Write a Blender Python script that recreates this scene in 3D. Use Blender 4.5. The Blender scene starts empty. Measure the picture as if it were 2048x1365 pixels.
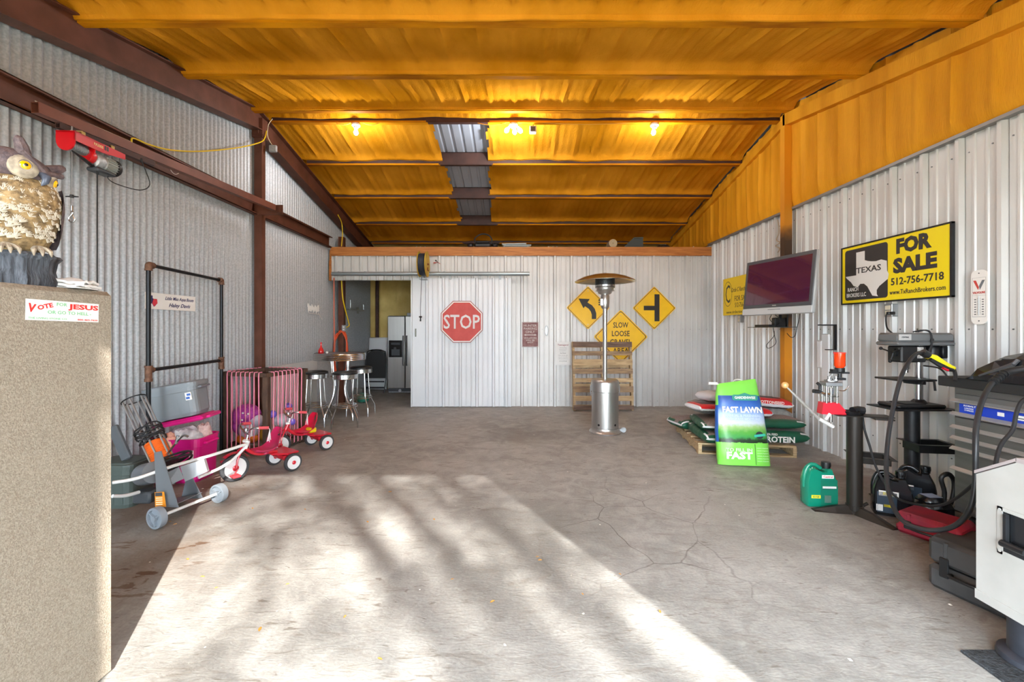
import bpy, math, random
from mathutils import Matrix, Vector, noise
R = math.radians; PI = math.pi
sc = bpy.context.scene; COL = sc.collection

# ---------------- camera, sky, sun, exposure ----------------
FPX = 853.3; CX = 1028.0; CY = 659.0; EYE = 1.43
cam = bpy.data.objects.new('camera', bpy.data.cameras.new('camera')); COL.objects.link(cam)
cam.location = (0, 0, EYE); cam.rotation_euler = (PI/2, 0, 0)
cam.data.sensor_width = 36; cam.data.lens = FPX/2048*36
cam.data.shift_x = -(CX-1024)/2048; cam.data.shift_y = -(682.5-CY)/2048
cam.data.clip_start = .05
sc.camera = cam
sc.view_settings.view_transform = 'Standard'; sc.view_settings.look = 'None'
sc.view_settings.gamma = 1; sc.view_settings.use_curve_mapping = False
sc.view_settings.exposure = 0.28
sc.cycles.max_bounces = 14; sc.cycles.diffuse_bounces = 9; sc.cycles.glossy_bounces = 5
sc.cycles.transparent_max_bounces = 8; sc.cycles.sample_clamp_indirect = 12
sc.cycles.caustics_reflective = False; sc.cycles.caustics_refractive = False
w = bpy.data.worlds.new('sky'); sc.world = w; w.use_nodes = True
bg = w.node_tree.nodes['Background']
bg.inputs[0].default_value = (.80, .91, 1.0, 1); bg.inputs[1].default_value = SKY = 19.0
SUN_AZ = Vector((.52, -1, 0)).normalized(); SUN_T = .496
sd = bpy.data.lights.new('sun', 'SUN'); sd.energy = 18.5; sd.angle = R(.55); sd.color = (1, .96, .9)
sun = bpy.data.objects.new('sun', sd); COL.objects.link(sun)
SUNV = Vector((SUN_AZ.x, SUN_AZ.y, SUN_T)).normalized()
sun.rotation_euler = SUNV.to_track_quat('Z', 'Y').to_euler(); sun.location = SUNV*20

# ---------------- helpers ----------------
def P(px, py, Y): return Vector(((px-CX)/FPX*Y, Y, EYE-(py-CY)/FPX*Y))
def PX(px, py, x):
    s = (px-CX)/x; return Vector((x, FPX/s, EYE-(py-CY)/s))
def F(px, py, z=0):
    Y = (EYE-z)*FPX/(py-CY); return Vector(((px-CX)/FPX*Y, Y, z))
def lin(h):
    if isinstance(h, tuple): return (*h[:3], 1)
    h = h.lstrip('#'); v = [int(h[i:i+2], 16)/255 for i in (0, 2, 4)]
    return (*[c/12.92 if c <= .04045 else ((c+.055)/1.055)**2.4 for c in v], 1)
_M = {}
def mat(name, color, rough=.6, metal=0, var=0, vscale=8, color2=None, bump=0, bscale=60, stretch=None, spec=.5, emit=None, estr=0, alpha=1, trans=0, coat=0, detail=4):
    if name in _M: return _M[name]
    m = bpy.data.materials.new(name); m.use_nodes = True; _M[name] = m
    nt = m.node_tree; b = nt.nodes['Principled BSDF']
    b.inputs['Base Color'].default_value = lin(color)
    b.inputs['Roughness'].default_value = rough; b.inputs['Metallic'].default_value = metal
    b.inputs['Specular IOR Level'].default_value = spec
    b.inputs['Coat Weight'].default_value = coat
    b.inputs['Transmission Weight'].default_value = trans; b.inputs['Alpha'].default_value = alpha
    m.diffuse_color = lin(color)
    if emit: b.inputs['Emission Color'].default_value = lin(emit); b.inputs['Emission Strength'].default_value = estr
    if var or color2 or bump:
        tc = nt.nodes.new('ShaderNodeTexCoord'); src = tc.outputs['Object']
        if stretch:
            mp = nt.nodes.new('ShaderNodeMapping'); mp.inputs['Scale'].default_value = stretch
            nt.links.new(src, mp.inputs[0]); src = mp.outputs[0]
    if var or color2:
        n = nt.nodes.new('ShaderNodeTexNoise'); n.inputs['Scale'].default_value = vscale; n.inputs['Detail'].default_value = detail
        nt.links.new(src, n.inputs['Vector'])
        r = nt.nodes.new('ShaderNodeValToRGB'); nt.links.new(n.outputs[0], r.inputs[0])
        c = lin(color); c2 = lin(color2) if color2 else tuple(max(0, x*(1-var)) for x in c[:3])+(1,)
        r.color_ramp.elements[0].position = .35; r.color_ramp.elements[1].position = .65
        r.color_ramp.elements[0].color = c2; r.color_ramp.elements[1].color = c
        nt.links.new(r.outputs[0], b.inputs['Base Color'])
    if bump:
        n2 = nt.nodes.new('ShaderNodeTexNoise'); n2.inputs['Scale'].default_value = bscale; n2.inputs['Detail'].default_value = 3
        nt.links.new(src, n2.inputs['Vector'])
        bp = nt.nodes.new('ShaderNodeBump'); bp.inputs['Strength'].default_value = bump; bp.inputs['Distance'].default_value = .01
        nt.links.new(n2.outputs[0], bp.inputs['Height']); nt.links.new(bp.outputs[0], b.inputs['Normal'])
    return m
def T(x=0, y=0, z=0): return Matrix.Translation((x, y, z))
def RX(d): return Matrix.Rotation(R(d), 4, 'X')
def RY(d): return Matrix.Rotation(R(d), 4, 'Y')
def RZ(d): return Matrix.Rotation(R(d), 4, 'Z')
def basis(d):
    d = Vector(d).normalized(); u = Vector((0, 0, 1)) if abs(d.z) < .95 else Vector((1, 0, 0))
    a = d.cross(u).normalized(); return a, d.cross(a).normalized()
class MB:
    def __init__(s, M=None): s.v = []; s.f = []; s.mi = []; s.M = M or Matrix(); s.m = 0
    def add(s, vs, fs):
        o = len(s.v); s.v += [tuple(s.M @ Vector(v)) for v in vs]
        for f in fs: s.f.append([o+i for i in f]); s.mi.append(s.m)
        return s
    def at(s, M): s.M = M; return s
    def box(s, a, b, M=None, taper=1.0, bev=0):
        x0, y0, z0 = a; x1, y1, z1 = b
        x0, x1 = min(x0, x1), max(x0, x1); y0, y1 = min(y0, y1), max(y0, y1); z0, z1 = min(z0, z1), max(z0, z1)
        cx, cy = (x0+x1)/2, (y0+y1)/2; t = lambda q, c: c+(q-c)*taper
        k = min(bev, (x1-x0)*.45, (y1-y0)*.45, (z1-z0)*.45)
        if k > 0:
            pts = []; lv = [(z0, k), (z0+k, 0), (z1-k, 0), (z1, k)]
            for z, i in lv:
                w = (z-z0)/(z1-z0); f = taper*w+(1-w)
                hx, hy = (x1-x0)/2*1.0, (y1-y0)/2
                q = []
                for sx, sy in ((-1, -1), (1, -1), (1, 1), (-1, 1)):
                    A = (sx*(hx-k), sy*(hy-i)); B = (sx*(hx-i), sy*(hy-k))
                    q += [A, B] if sx*sy < 0 else [B, A]
                pts += [(cx+px*f, cy+py*f, z) for px, py in q]
            fs = [[7-i for i in range(8)], [24+i for i in range(8)]]
            for r in range(3):
                for i in range(8): j = (i+1) % 8; fs.append([r*8+i, r*8+j, r*8+8+j, r*8+8+i])
            vs = pts
        else:
            vs = [(x0, y0, z0), (x1, y0, z0), (x1, y1, z0), (x0, y1, z0)] + [(t(x, cx), t(y, cy), z1) for x, y in ((x0, y0), (x1, y0), (x1, y1), (x0, y1))]
            fs = [[3, 2, 1, 0], [4, 5, 6, 7], [0, 1, 5, 4], [1, 2, 6, 5], [2, 3, 7, 6], [3, 0, 4, 7]]
        if M is not None: vs = [M @ Vector(v) for v in vs]
        return s.add(vs, fs)
    def tube(s, pts, r, n=8, closed=False, caps=True):
        pts = [Vector(p) for p in pts]; k = len(pts)
        rr = r if isinstance(r, (list, tuple)) else [r]*k
        vs = []; a = None
        for i, p in enumerate(pts):
            if closed: d = pts[(i+1) % k]-pts[i-1]
            else: d = pts[min(i+1, k-1)]-pts[max(i-1, 0)]
            if d.length < 1e-9: d = Vector((0, 0, 1))
            d.normalize()
            if a is None: a, _ = basis(d)
            else:
                a = a-d*a.dot(d)
                if a.length < 1e-6: a, _ = basis(d)
                a.normalize()
            b = d.cross(a)
            for j in range(n):
                t = 2*PI*j/n; vs.append(p+(a*math.cos(t)+b*math.sin(t))*rr[i])
        fs = []
        for i in range(k if closed else k-1):
            i2 = (i+1) % k
            for j in range(n): j2 = (j+1) % n; fs.append([i*n+j, i*n+j2, i2*n+j2, i2*n+j])
        if not closed and caps: fs += [[n-1-j for j in range(n)], [(k-1)*n+j for j in range(n)]]
        return s.add(vs, fs)
    def cyl(s, p, q, r, n=16, r2=None):
        return s.tube([p, q], [r, r if r2 is None else r2], n)
    def lathe(s, prof, n=24, M=None, sx=1, sy=1, cap=True):
        vs = []; k = len(prof)
        for r, z in prof:
            for j in range(n): t = 2*PI*j/n; vs.append((r*math.cos(t)*sx, r*math.sin(t)*sy, z))
        fs = [[i*n+j, i*n+(j+1) % n, (i+1)*n+(j+1) % n, (i+1)*n+j] for i in range(k-1) for j in range(n)]
        if cap:
            if prof[0][0] > 1e-5: fs.append([n-1-j for j in range(n)])
            if prof[-1][0] > 1e-5: fs.append([(k-1)*n+j for j in range(n)])
        if M is not None: vs = [M @ Vector(v) for v in vs]
        return s.add(vs, fs)
    def ball(s, c, r, n=12, sc3=(1, 1, 1)):
        h = n//2+1
        prof = [(math.sin(PI*i/h)*1.0, -math.cos(PI*i/h)) for i in range(h+1)]
        vs = []
        for rr, z in prof:
            for j in range(n): t = 2*PI*j/n; vs.append((c[0]+r*sc3[0]*rr*math.cos(t), c[1]+r*sc3[1]*rr*math.sin(t), c[2]+r*sc3[2]*z))
        fs = [[i*n+j, i*n+(j+1) % n, (i+1)*n+(j+1) % n, (i+1)*n+j] for i in range(h) for j in range(n)]
        return s.add(vs, fs)
    def prism(s, poly, d, M=None):     # poly in local x,z ; extruded along y from 0 to d
        n = len(poly); a = sum(poly[i][0]*poly[(i+1) % n][1]-poly[(i+1) % n][0]*poly[i][1] for i in range(n))
        if a < 0: poly = poly[::-1]
        vs = [(x, 0, z) for x, z in poly]+[(x, d, z) for x, z in poly]
        fs = [list(range(n)), [2*n-1-i for i in range(n)]]+[[(i+1) % n, i, n+i, n+(i+1) % n] for i in range(n)]
        if d < 0: fs = [f[::-1] for f in fs]
        if M is not None: vs = [M @ Vector(v) for v in vs]
        return s.add(vs, fs)
    def build(s, name, m, parent=None, smooth=False, loc=None):
        me = bpy.data.meshes.new(name); me.from_pydata(s.v, [], s.f)
        for x in (m if isinstance(m, (list, tuple)) else [m]): me.materials.append(x)
        if any(s.mi): me.polygons.foreach_set('material_index', s.mi)
        if smooth:
            me.polygons.foreach_set('use_smooth', [True]*len(me.polygons))
            try: me.set_sharp_from_angle(angle=R(40))
            except Exception: pass
        me.update()
        o = bpy.data.objects.new(name, me); COL.objects.link(o)
        if parent: o.parent = parent
        if loc is not None: o.location = loc
        return o
def tag(o, label, cat, group=None, kind=None):
    o['label'] = label; o['category'] = cat
    if group: o['group'] = group
    if kind: o['kind'] = kind
    return o
def thing(name, label, cat, loc=(0, 0, 0), rz=0, group=None, rot=None):
    o = bpy.data.objects.new(name, None); COL.objects.link(o); o.empty_display_size = .1
    o.location = loc; o.rotation_euler = rot if rot else (0, 0, R(rz))
    return tag(o, label, cat, group)
def struct(o): o['kind'] = 'structure'; return o
def one(name, mb, m, label, cat, group=None, smooth=False, loc=(0, 0, 0), rz=0, rot=None):   # a thing that is one mesh
    o = mb.build(name, m, None, smooth); o.location = loc; o.rotation_euler = rot if rot else (0, 0, R(rz))
    return tag(o, label, cat, group)
def copy_tree(o, parent=None):
    c = o.copy(); COL.objects.link(c); c.parent = parent
    for ch in list(o.children): copy_tree(ch, c)
    return c
def smoothpath(pts, k=6):
    pts = [Vector(p) for p in pts]; out = []
    for i in range(len(pts)-1):
        p0, p1, p2, p3 = pts[max(i-1, 0)], pts[i], pts[i+1], pts[min(i+2, len(pts)-1)]
        for j in range(k):
            t = j/k; out.append(.5*((2*p1)+(p2-p0)*t+(2*p0-5*p1+4*p2-p3)*t*t+(3*p1-p0-3*p2+p3)*t**3))
    return out+[pts[-1]]
def words(body, w, h, m, parent, M, name='lettering', bold=0, shear=0, ext=.0012, cond=None):
    """Lettering: text fitted to w x h, centred at M's origin, in M's x-z plane facing -y."""
    cu = bpy.data.curves.new(name, 'FONT'); cu.body = body; cu.size = 1; cu.offset = bold; cu.shear = shear
    cu.extrude = 0; cu.resolution_u = 2; cu.align_x = 'CENTER'
    o = bpy.data.objects.new(name, cu)
    me = bpy.data.meshes.new_from_object(o); bpy.data.objects.remove(o); bpy.data.curves.remove(cu)
    xs = [v.co.x for v in me.vertices]; ys = [v.co.y for v in me.vertices]
    x0, x1, y0, y1 = min(xs), max(xs), min(ys), max(ys)
    ax, ay = w/(x1-x0), h/(y1-y0)
    vs = [(((v.co.x-(x0+x1)/2)*ax), 0.0, ((v.co.y-(y0+y1)/2)*ay)) for v in me.vertices]
    fs = [list(p.vertices) for p in me.polygons]
    # thickness: a shallow relief
    n = len(vs); allv = [(x, -ext, z) for x, y, z in vs]+[(x, 0, z) for x, y, z in vs]
    from collections import Counter
    ed = Counter(); dirn = {}
    for f in fs:
        for i in range(len(f)):
            a, b = f[i], f[(i+1) % len(f)]; k = (min(a, b), max(a, b)); ed[k] += 1; dirn[k] = (a, b)
    side = [[dirn[k][1], dirn[k][0], dirn[k][0]+n, dirn[k][1]+n] for k, c in ed.items() if c == 1]
    bpy.data.meshes.remove(me)
    mb = MB(M); mb.add(allv, fs+side); return mb.build(name, m, parent)
rnd = random.Random(7)

# ---------------- materials ----------------
SCREW = mat('screw steel', '#6f7274', .4, .7)
GALV = mat('galvanised steel', '#b9bdc0', .45, .35, color2='#a6abaf', vscale=60, detail=1)
WHITEP = mat('white ribbed panel', '#d3d3d1', .42, .1, color2='#c8c8c6', vscale=1.5)
DOORP = mat('white door panel', '#d9dbdd', .4, .1, color2='#cfd2d5', vscale=1.2)
FOAM = mat('orange spray foam', '#dd9426', .62, 0, color2='#bf7a12', vscale=2.2, stretch=(1, .5, 1), bump=.55, bscale=55, spec=0)
FOAMW = mat('amber spray foam wall', '#e39f24', .62, 0, color2='#cb8716', vscale=1.6, stretch=(1, 3, .4), bump=.4, bscale=38, spec=.15)
FOAMY = mat('pale yellow spray foam', '#e0c578', .7, 0, color2='#c9aa5c', vscale=3, bump=.5, bscale=30)
RUST = mat('red oxide steel', '#6b3f2f', .55, .15, color2='#56301f', vscale=5, bump=.1, bscale=90)
DRUST = mat('dark brown steel', '#4c2f28', .6, .15, color2='#3a2420', vscale=6)
FPUR = mat('foam covered purlin', '#dc8f12', .6, 0, color2='#9a5a12', vscale=1.7, stretch=(.7, 3, 3), bump=.3, bscale=60, spec=.03)
DECK = mat('bare grey roof deck', '#a9adb8', .5, .1)
WOOD = mat('orange stained wood', '#c27e3e', .6, 0, color2='#a0602a', vscale=7, stretch=(.6, 6, 9), bump=.1, bscale=40)
PALW = mat('weathered pallet wood', '#a98f6d', .8, 0, color2='#7b6450', vscale=6, stretch=(1, 6, 6), bump=.3, bscale=60)
PALW2 = mat('pale pallet wood', '#c9b088', .8, 0, color2='#a48a66', vscale=6, stretch=(1, 6, 6), bump=.3, bscale=60)
PALD = mat('dark pallet board', '#7b6557', .85, 0, color2='#5d4b41', vscale=5, stretch=(1, 6, 6), bump=.3, bscale=60)
CHROME = mat('chrome', '#bfc1c2', .24, 1)
SATIN = mat('satin stainless steel', '#c3c2bf', .33, .92, var=.1, vscale=3, stretch=(8, 8, .3))
ALU = mat('dull aluminium', '#a6a9ab', .38, .85)
BLACK = mat('black plastic', '#17181a', .45)
BLACKM = mat('black painted metal', '#26272a', .42, .3, color2='#1d1e20', vscale=20)
DGREY = mat('dark grey plastic', '#3c3f43', .5)
RUBBER = mat('black rubber', '#1d1d1f', .7)
YEL = mat('sign yellow', '#f4c40c', .45, color2='#eab90c', vscale=5)
SBLK = mat('sign black', '#1d1a18', .5)
SWHITE = mat('sign white', '#e9e7e2', .5)
SRED = mat('faded sign red', '#c8463d', .5, color2='#bd3b34', vscale=7)
RED = mat('glossy red', '#c3162b', .25, coat=.4)
ORANGE = mat('orange plastic', '#ee6b1b', .45)
BULB = mat('lit bulb glass', '#fff6e0', .3, emit='#fff1d6', estr=60)
# ---------------- the building ----------------
XL, XR, YB, YR, YF, YRIDGE = -3.45, 3.655, 7.916, 10.3, -.8, 5.56
ZR, SL = 4.24, .2026
def zb(Y): return ZR-SL*abs(Y-YRIDGE)     # underside of the purlins

# floor: concrete slab with mottling, stains and scratches
def floor_mat():
    m = bpy.data.materials.new('worn concrete'); m.use_nodes = True; nt = m.node_tree; N = nt.nodes; L = nt.links
    b = N['Principled BSDF']; tc = N.new('ShaderNodeTexCoord')
    def noi(scale, det=6, st=(1, 1, 1), dist=0, loc=(0, 0, 0), rough=.5, rz=0):
        mp = N.new('ShaderNodeMapping'); mp.inputs['Scale'].default_value = st; mp.inputs['Location'].default_value = loc
        mp.inputs['Rotation'].default_value = (0, 0, rz)
        L.new(tc.outputs['Object'], mp.inputs[0]); n = N.new('ShaderNodeTexNoise')
        n.inputs['Scale'].default_value = scale; n.inputs['Detail'].default_value = det; n.inputs['Distortion'].default_value = dist
        n.inputs['Roughness'].default_value = rough
        L.new(mp.outputs[0], n.inputs['Vector']); return n.outputs[0]
    def ramp(src, p0, p1, c0=(0, 0, 0, 1), c1=(1, 1, 1, 1)):
        r = N.new('ShaderNodeValToRGB'); r.color_ramp.elements[0].position = p0; r.color_ramp.elements[1].position = p1
        r.color_ramp.elements[0].color = c0; r.color_ramp.elements[1].color = c1; L.new(src, r.inputs[0]); return r.outputs[0]
    def mix(f, a, c, mode='MIX'):
        x = N.new('ShaderNodeMix'); x.data_type = 'RGBA'; x.blend_type = mode
        if isinstance(f, float): x.inputs[0].default_value = f
        else: L.new(f, x.inputs[0])
        for i, q in ((6, a), (7, c)):
            if isinstance(q, tuple): x.inputs[i].default_value = q
            else: L.new(q, x.inputs[i])
        return x.outputs[2]
    def spot(cx, cy, rx, ry, soft=.5):           # mask of a stain with a ragged edge
        sp = N.new('ShaderNodeVectorMath'); sp.operation = 'SUBTRACT'; L.new(tc.outputs['Object'], sp.inputs[0]); sp.inputs[1].default_value = (cx, cy, 0)
        s2 = N.new('ShaderNodeVectorMath'); s2.operation = 'MULTIPLY'; L.new(sp.outputs[0], s2.inputs[0]); s2.inputs[1].default_value = (1/rx, 1/ry, 0)
        ln = N.new('ShaderNodeVectorMath'); ln.operation = 'LENGTH'; L.new(s2.outputs[0], ln.inputs[0])
        ad = N.new('ShaderNodeMath'); ad.operation = 'ADD'; L.new(ln.outputs['Value'], ad.inputs[0])
        nn = N.new('ShaderNodeMath'); nn.operation = 'MULTIPLY_ADD'; L.new(noi(3.5, 5, loc=(cx, cy, 0)), nn.inputs[0]); nn.inputs[1].default_value = 1.6; nn.inputs[2].default_value = -.8
        L.new(nn.outputs[0], ad.inputs[1]); return ramp(ad.outputs[0], soft, 1.05, (1, 1, 1, 1), (0, 0, 0, 1))
    base = mix(ramp(noi(.9, 7, dist=.4), .32, .68), lin('#878682'), lin('#a19f9a'))
    base = mix(ramp(noi(5, 8, dist=.8, rough=.65), .4, .75), base, lin('#b2b1ac'))
    streak = ramp(noi(3.2, 7, (1, 3.2, 1), 1.2, rz=.35, rough=.6), .56, .72)
    base = mix(streak, base, lin('#87827a'))
    # fine wavy trowel lines
    base = mix(ramp(noi(5.5, 5, (1, 4.5, 1), 2.2, (3, 1, 0), rz=.45), .63, .70), base, lin('#7b766e'))
    # dark tyre scuffs and stains
    scr = mix(ramp(noi(7, 3, (1, 1, 1), 3.5, (5, 2, 0)), .492, .5), (0, 0, 0, 1), (1, 1, 1, 1)); scr = ramp(noi(4, 2, (1, 1, 1), 2.5, (5, 2, 0)), .49, .5, (0,0,0,1), (1,1,1,1))
    for cx, cy, rx, ry, k, c in ((.15, 5.75, .75, .55, .55, '#6f6a62'), (.2, 3.1, .9, .7, .55, '#6b6a66'), (-.05, 2.5, .8, .9, .4, '#7b7872'),
                                 (-2.9, 3.6, .9, 1.3, .8, '#6a5443'), (-2.3, 2.6, .7, .7, .65, '#73604f'), (-2.6, 5.3, .9, .9, .5, '#7e6f60'), (3.1, 4.2, .8, .9, .6, '#6d5750'),
                                 (2.6, 2.2, 1.1, 1.4, .35, '#77726b'), (3.2, 2.9, .8, 1.2, .5, '#5c5350'), (1.9, 3.1, .9, .8, .25, '#7d786f'), (-3, 7.3, .9, .8, .5, '#6f675e')):
        f = N.new('ShaderNodeMath'); f.operation = 'MULTIPLY'; L.new(spot(cx, cy, rx, ry, .1), f.inputs[0]); f.inputs[1].default_value = k
        base = mix(f.outputs[0], base, lin(c))
    # rust-brown flaked patches near the left wall
    br = N.new('ShaderNodeMath'); br.operation = 'MULTIPLY'; L.new(spot(-2.4, 2.55, .75, .6, .3), br.inputs[0]); L.new(ramp(noi(4.5, 6, (1, 2.2, 1), .8, (1, 7, 0), rz=-.5), .6, .63), br.inputs[1])
    base = mix(br.outputs[0], base, lin('#5d4028'))
    # white paint flecks / chips
    base = mix(ramp(noi(16, 2, loc=(9, 9, 0)), .765, .775), base, lin('#d8d5cc'))
    # fine grey speckle
    sp = noi(70, 3); hs = N.new('ShaderNodeHueSaturation'); L.new(base, hs.inputs['Color']); mr = N.new('ShaderNodeMapRange')
    mr.inputs[1].default_value = .3; mr.inputs[2].default_value = .7; mr.inputs[3].default_value = .9; mr.inputs[4].default_value = 1.1
    L.new(sp, mr.inputs[0]); L.new(mr.outputs[0], hs.inputs['Value'])
    # hairline cracks / scratches in the middle
    wv = N.new('ShaderNodeTexVoronoi'); wv.feature = 'DISTANCE_TO_EDGE'; wv.inputs['Scale'].default_value = 1.9
    mp = N.new('ShaderNodeMapping'); L.new(tc.outputs['Object'], mp.inputs[0]); mp.inputs['Rotation'].default_value = (0, 0, .6)
    ds = N.new('ShaderNodeMix'); ds.data_type = 'RGBA'; ds.inputs[0].default_value = .12; L.new(mp.outputs[0], ds.inputs[6])
    nz = N.new('ShaderNodeTexNoise'); nz.inputs['Scale'].default_value = 3; L.new(tc.outputs['Object'], nz.inputs[0]); L.new(nz.outputs[1], ds.inputs[7]); L.new(ds.outputs[2], wv.inputs['Vector'])
    cr = N.new('ShaderNodeMath'); cr.operation = 'MULTIPLY'; L.new(ramp(wv.outputs[0], .0035, .0075, (1, 1, 1, 1), (0, 0, 0, 1)), cr.inputs[0]); L.new(spot(.9, 3.1, 1.0, 1.0, .1), cr.inputs[1])
    fin = mix(cr.outputs[0], hs.outputs[0], lin('#5d5852'))
    L.new(fin, b.inputs['Base Color'])
    rr = N.new('ShaderNodeMapRange'); rr.inputs[3].default_value = .42; rr.inputs[4].default_value = .78; L.new(noi(2, 5), rr.inputs[0]); L.new(rr.outputs[0], b.inputs['Roughness'])
    bp = N.new('ShaderNodeBump'); bp.inputs['Strength'].default_value = .25; bp.inputs['Distance'].default_value = .01; L.new(noi(14, 6, (1, 2.5, 1), 1.5, rz=.4), bp.inputs['Height']); L.new(bp.outputs[0], b.inputs['Normal'])
    return m
fl = MB(); fl.box((XL-.1, YF-.4, -.12), (XR+.1, YR+.1, 0)); struct(fl.build('floor', floor_mat()))
gr = MB(); gr.box((-40, -60, -.3), (40, 60, -.121))
struct(gr.build('floor_outside', mat('dry gravel ground', '#b3aa98', .9, color2='#9b917e', vscale=3)))

# corrugated left wall (sine profile)
def corr(y0, y1, x, pitch, amp, ztop, z0=0, sgn=1):
    mb = MB(); n = int((y1-y0)/pitch*8)+1; vs = []
    for i in range(n+1):
        y = y0+(y1-y0)*i/n; xx = x+amp*math.cos(2*PI*y/pitch); vs += [(xx, y, z0), (xx, y, ztop(y))]
    for i in range(n+1):
        y = y0+(y1-y0)*i/n; vs += [(x-.03*sgn, y, z0), (x-.03*sgn, y, ztop(y))]
    fs = []; o = 2*(n+1)
    for i in range(n):
        a = 2*i; fs.append([a, a+2, a+3, a+1]); fs.append([o+a+1, o+a+3, o+a+2, o+a])
        fs.append([a+1, a+3, o+a+3, o+a+1])
    mb.add(vs, fs); return mb
YL0 = -.8
# ridge of the profile exactly where the roof bends
wl = corr(YL0, YRIDGE, XL, .0675, .011, lambda y: zb(y)+.2); wl2 = corr(YRIDGE, YR, XL, .0675, .011, lambda y: zb(y)+.2)
wl.add(wl2.v, wl2.f)
struct(wl.build('wall_left', GALV, smooth=True))

# ribbed (R) panel profile: returns list of (t, depth)
def rprofile(t0, t1, ribs, h=.032, minor=True):
    pts = [(t0, 0)]
    for r in ribs:
        if r-.04 < t0 or r+.04 > t1: continue
        pts += [(r-.040, 0), (r-.039, -.012), (r-.030, -.012), (r-.029, 0), (r-.015, h), (r+.015, h), (r+.029, 0)]  # groove added at each rib's left foot to draw its dark shade line
        if minor:
            for q in (.105, .2):
                if r+q+.02 < t1: pts += [(r+q-.015, 0), (r+q-.008, .009), (r+q+.008, .009), (r+q+.015, 0)]
    return sorted(pts+[(t1, 0)], key=lambda p: p[0])
def extrude(pf, f, lo, hi, mb, back):
    vs = []
    for t, d in pf: vs += [f(t, d, lo(t)), f(t, d, hi(t))]
    o = len(vs)
    for t, d in pf: vs += [f(t, back, lo(t)), f(t, back, hi(t))]
    fs = []
    for i in range(len(pf)-1):
        a = 2*i; fs += [[a, a+2, a+3, a+1], [o+a+1, o+a+3, o+a+2, o+a], [a+1, a+3, o+a+3, o+a+1], [a+2, a, o+a, o+a+2]]
    n = 2*(len(pf)-1); fs += [[0, 1, o+1, o], [n+1, n, o+n, o+n+1]]
    mb.add(vs, fs)
# right wall
ribs = [4.711+.305*k for k in range(-18, 11)]
wr = MB(); extrude(rprofile(YF, YB+.3, ribs, .034), lambda t, d, z: (XR-d, t, z), lambda t: 0, lambda t: 3.0, wr, -.05)
WR = wr.build('wall_right', WHITEP); struct(WR)
def screws(f, ts, zs, r=.006):
    mb = MB()
    for t in ts:
        for z in zs:
            p, nrm = f(t, z); a = Vector(p); mb.cyl(a, a+Vector(nrm)*.005, r, 6)
    return mb
screws(lambda t, z: ((XR, t, z), (-1, 0, 0)), [r+q for r in ribs if r > 2.5 for q in (.07, .24)], (.35, 1.43, 2.85)).build('screw_row', SCREW, WR)
# back wall, with the sliding-door opening at its left
OPX = -1.62; ZO = 2.34
br_ = [.148+.305*k for k in range(-6, 12)]
wb = MB(); extrude(rprofile(OPX, XR, br_, .036), lambda t, d, z: (t, YB-d, z), lambda t: 0, lambda t: 2.8, wb, -.06)
hr = [-3.386+.09+.153*k for k in range(0, 12)]
extrude(rprofile(XL+.03, OPX, hr, .02, False), lambda t, d, z: (t, YB-d, z), lambda t: ZO, lambda t: 2.8, wb, -.05)
WB = wb.build('wall_back', WHITEP); struct(WB)
screws(lambda t, z: ((t, YB, z), (0, -1, 0)), [r+q for r in br_ if r > .4 for q in (.07, .24)], (.1, 1.43, 2.7), .005).build('screw_row', SCREW, WB)
# foam-coated upper right wall
def grid(us, vs_, f, mb):
    o = []
    for u in us:
        for v in vs_: o.append(f(u, v))
    k = len(vs_); fs = [[i*k+j, (i+1)*k+j, (i+1)*k+j+1, i*k+j+1] for i in range(len(us)-1) for j in range(k-1)]
    mb.add(o, fs)
def fr(a, b, n): return [a+(b-a)*i/n for i in range(n+1)]
def foamwall(u, v):
    rib = max(0, math.cos(2*PI*(u-4.711)/.305))**6*.014+.006*max(0, math.cos(2*PI*(u-4.711)/.1525))
    z = 3.0+(zb(u)+.1-3.0)*v; edge = min(1, (z-3.0)/.12)
    n_ = noise.noise(Vector((u*2.2, z*1.5, 3)))*.015
    return (XR-.035-(.03+rib+n_)*edge**.5, u, z)
fw = MB(); grid(fr(YF, YRIDGE, 200), fr(0, 1, 14), foamwall, fw); grid(fr(YRIDGE, YR, 160), fr(0, 1, 14), foamwall, fw)
fw.box((XR-.03, YF, 3.0), (XR+.05, YR, 3.01))
struct(fw.build('wall_right_upper', FOAMW, smooth=True))
jt = MB(); jt.box((XR-.062, YF, 2.985), (XR+.01, YB, 3.012)); struct(jt.build('trim_1', mat('grey flashing', '#8d8b88', .5, .5)))
hp = MB(); hp.box((XR+.02, YF, 3.0), (XR+.06, YRIDGE, 3.3)); hp.v = hp.v; 
# outer skin of the right gable so that no light leaks above the siding
ow = MB(); n = 40; ys = fr(YF, YR, n); vs = []
for y in ys: vs += [(XR+.06, y, 2.9), (XR+.06, y, zb(y)+.3)]
ow.add(vs, [[2*i, 2*i+2, 2*i+3, 2*i+1] for i in range(n)]); ow.box((XR+.055, YB, 0), (XR+.075, YR, 3.0)); struct(ow.build('wall_right_outer', DECK))
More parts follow.
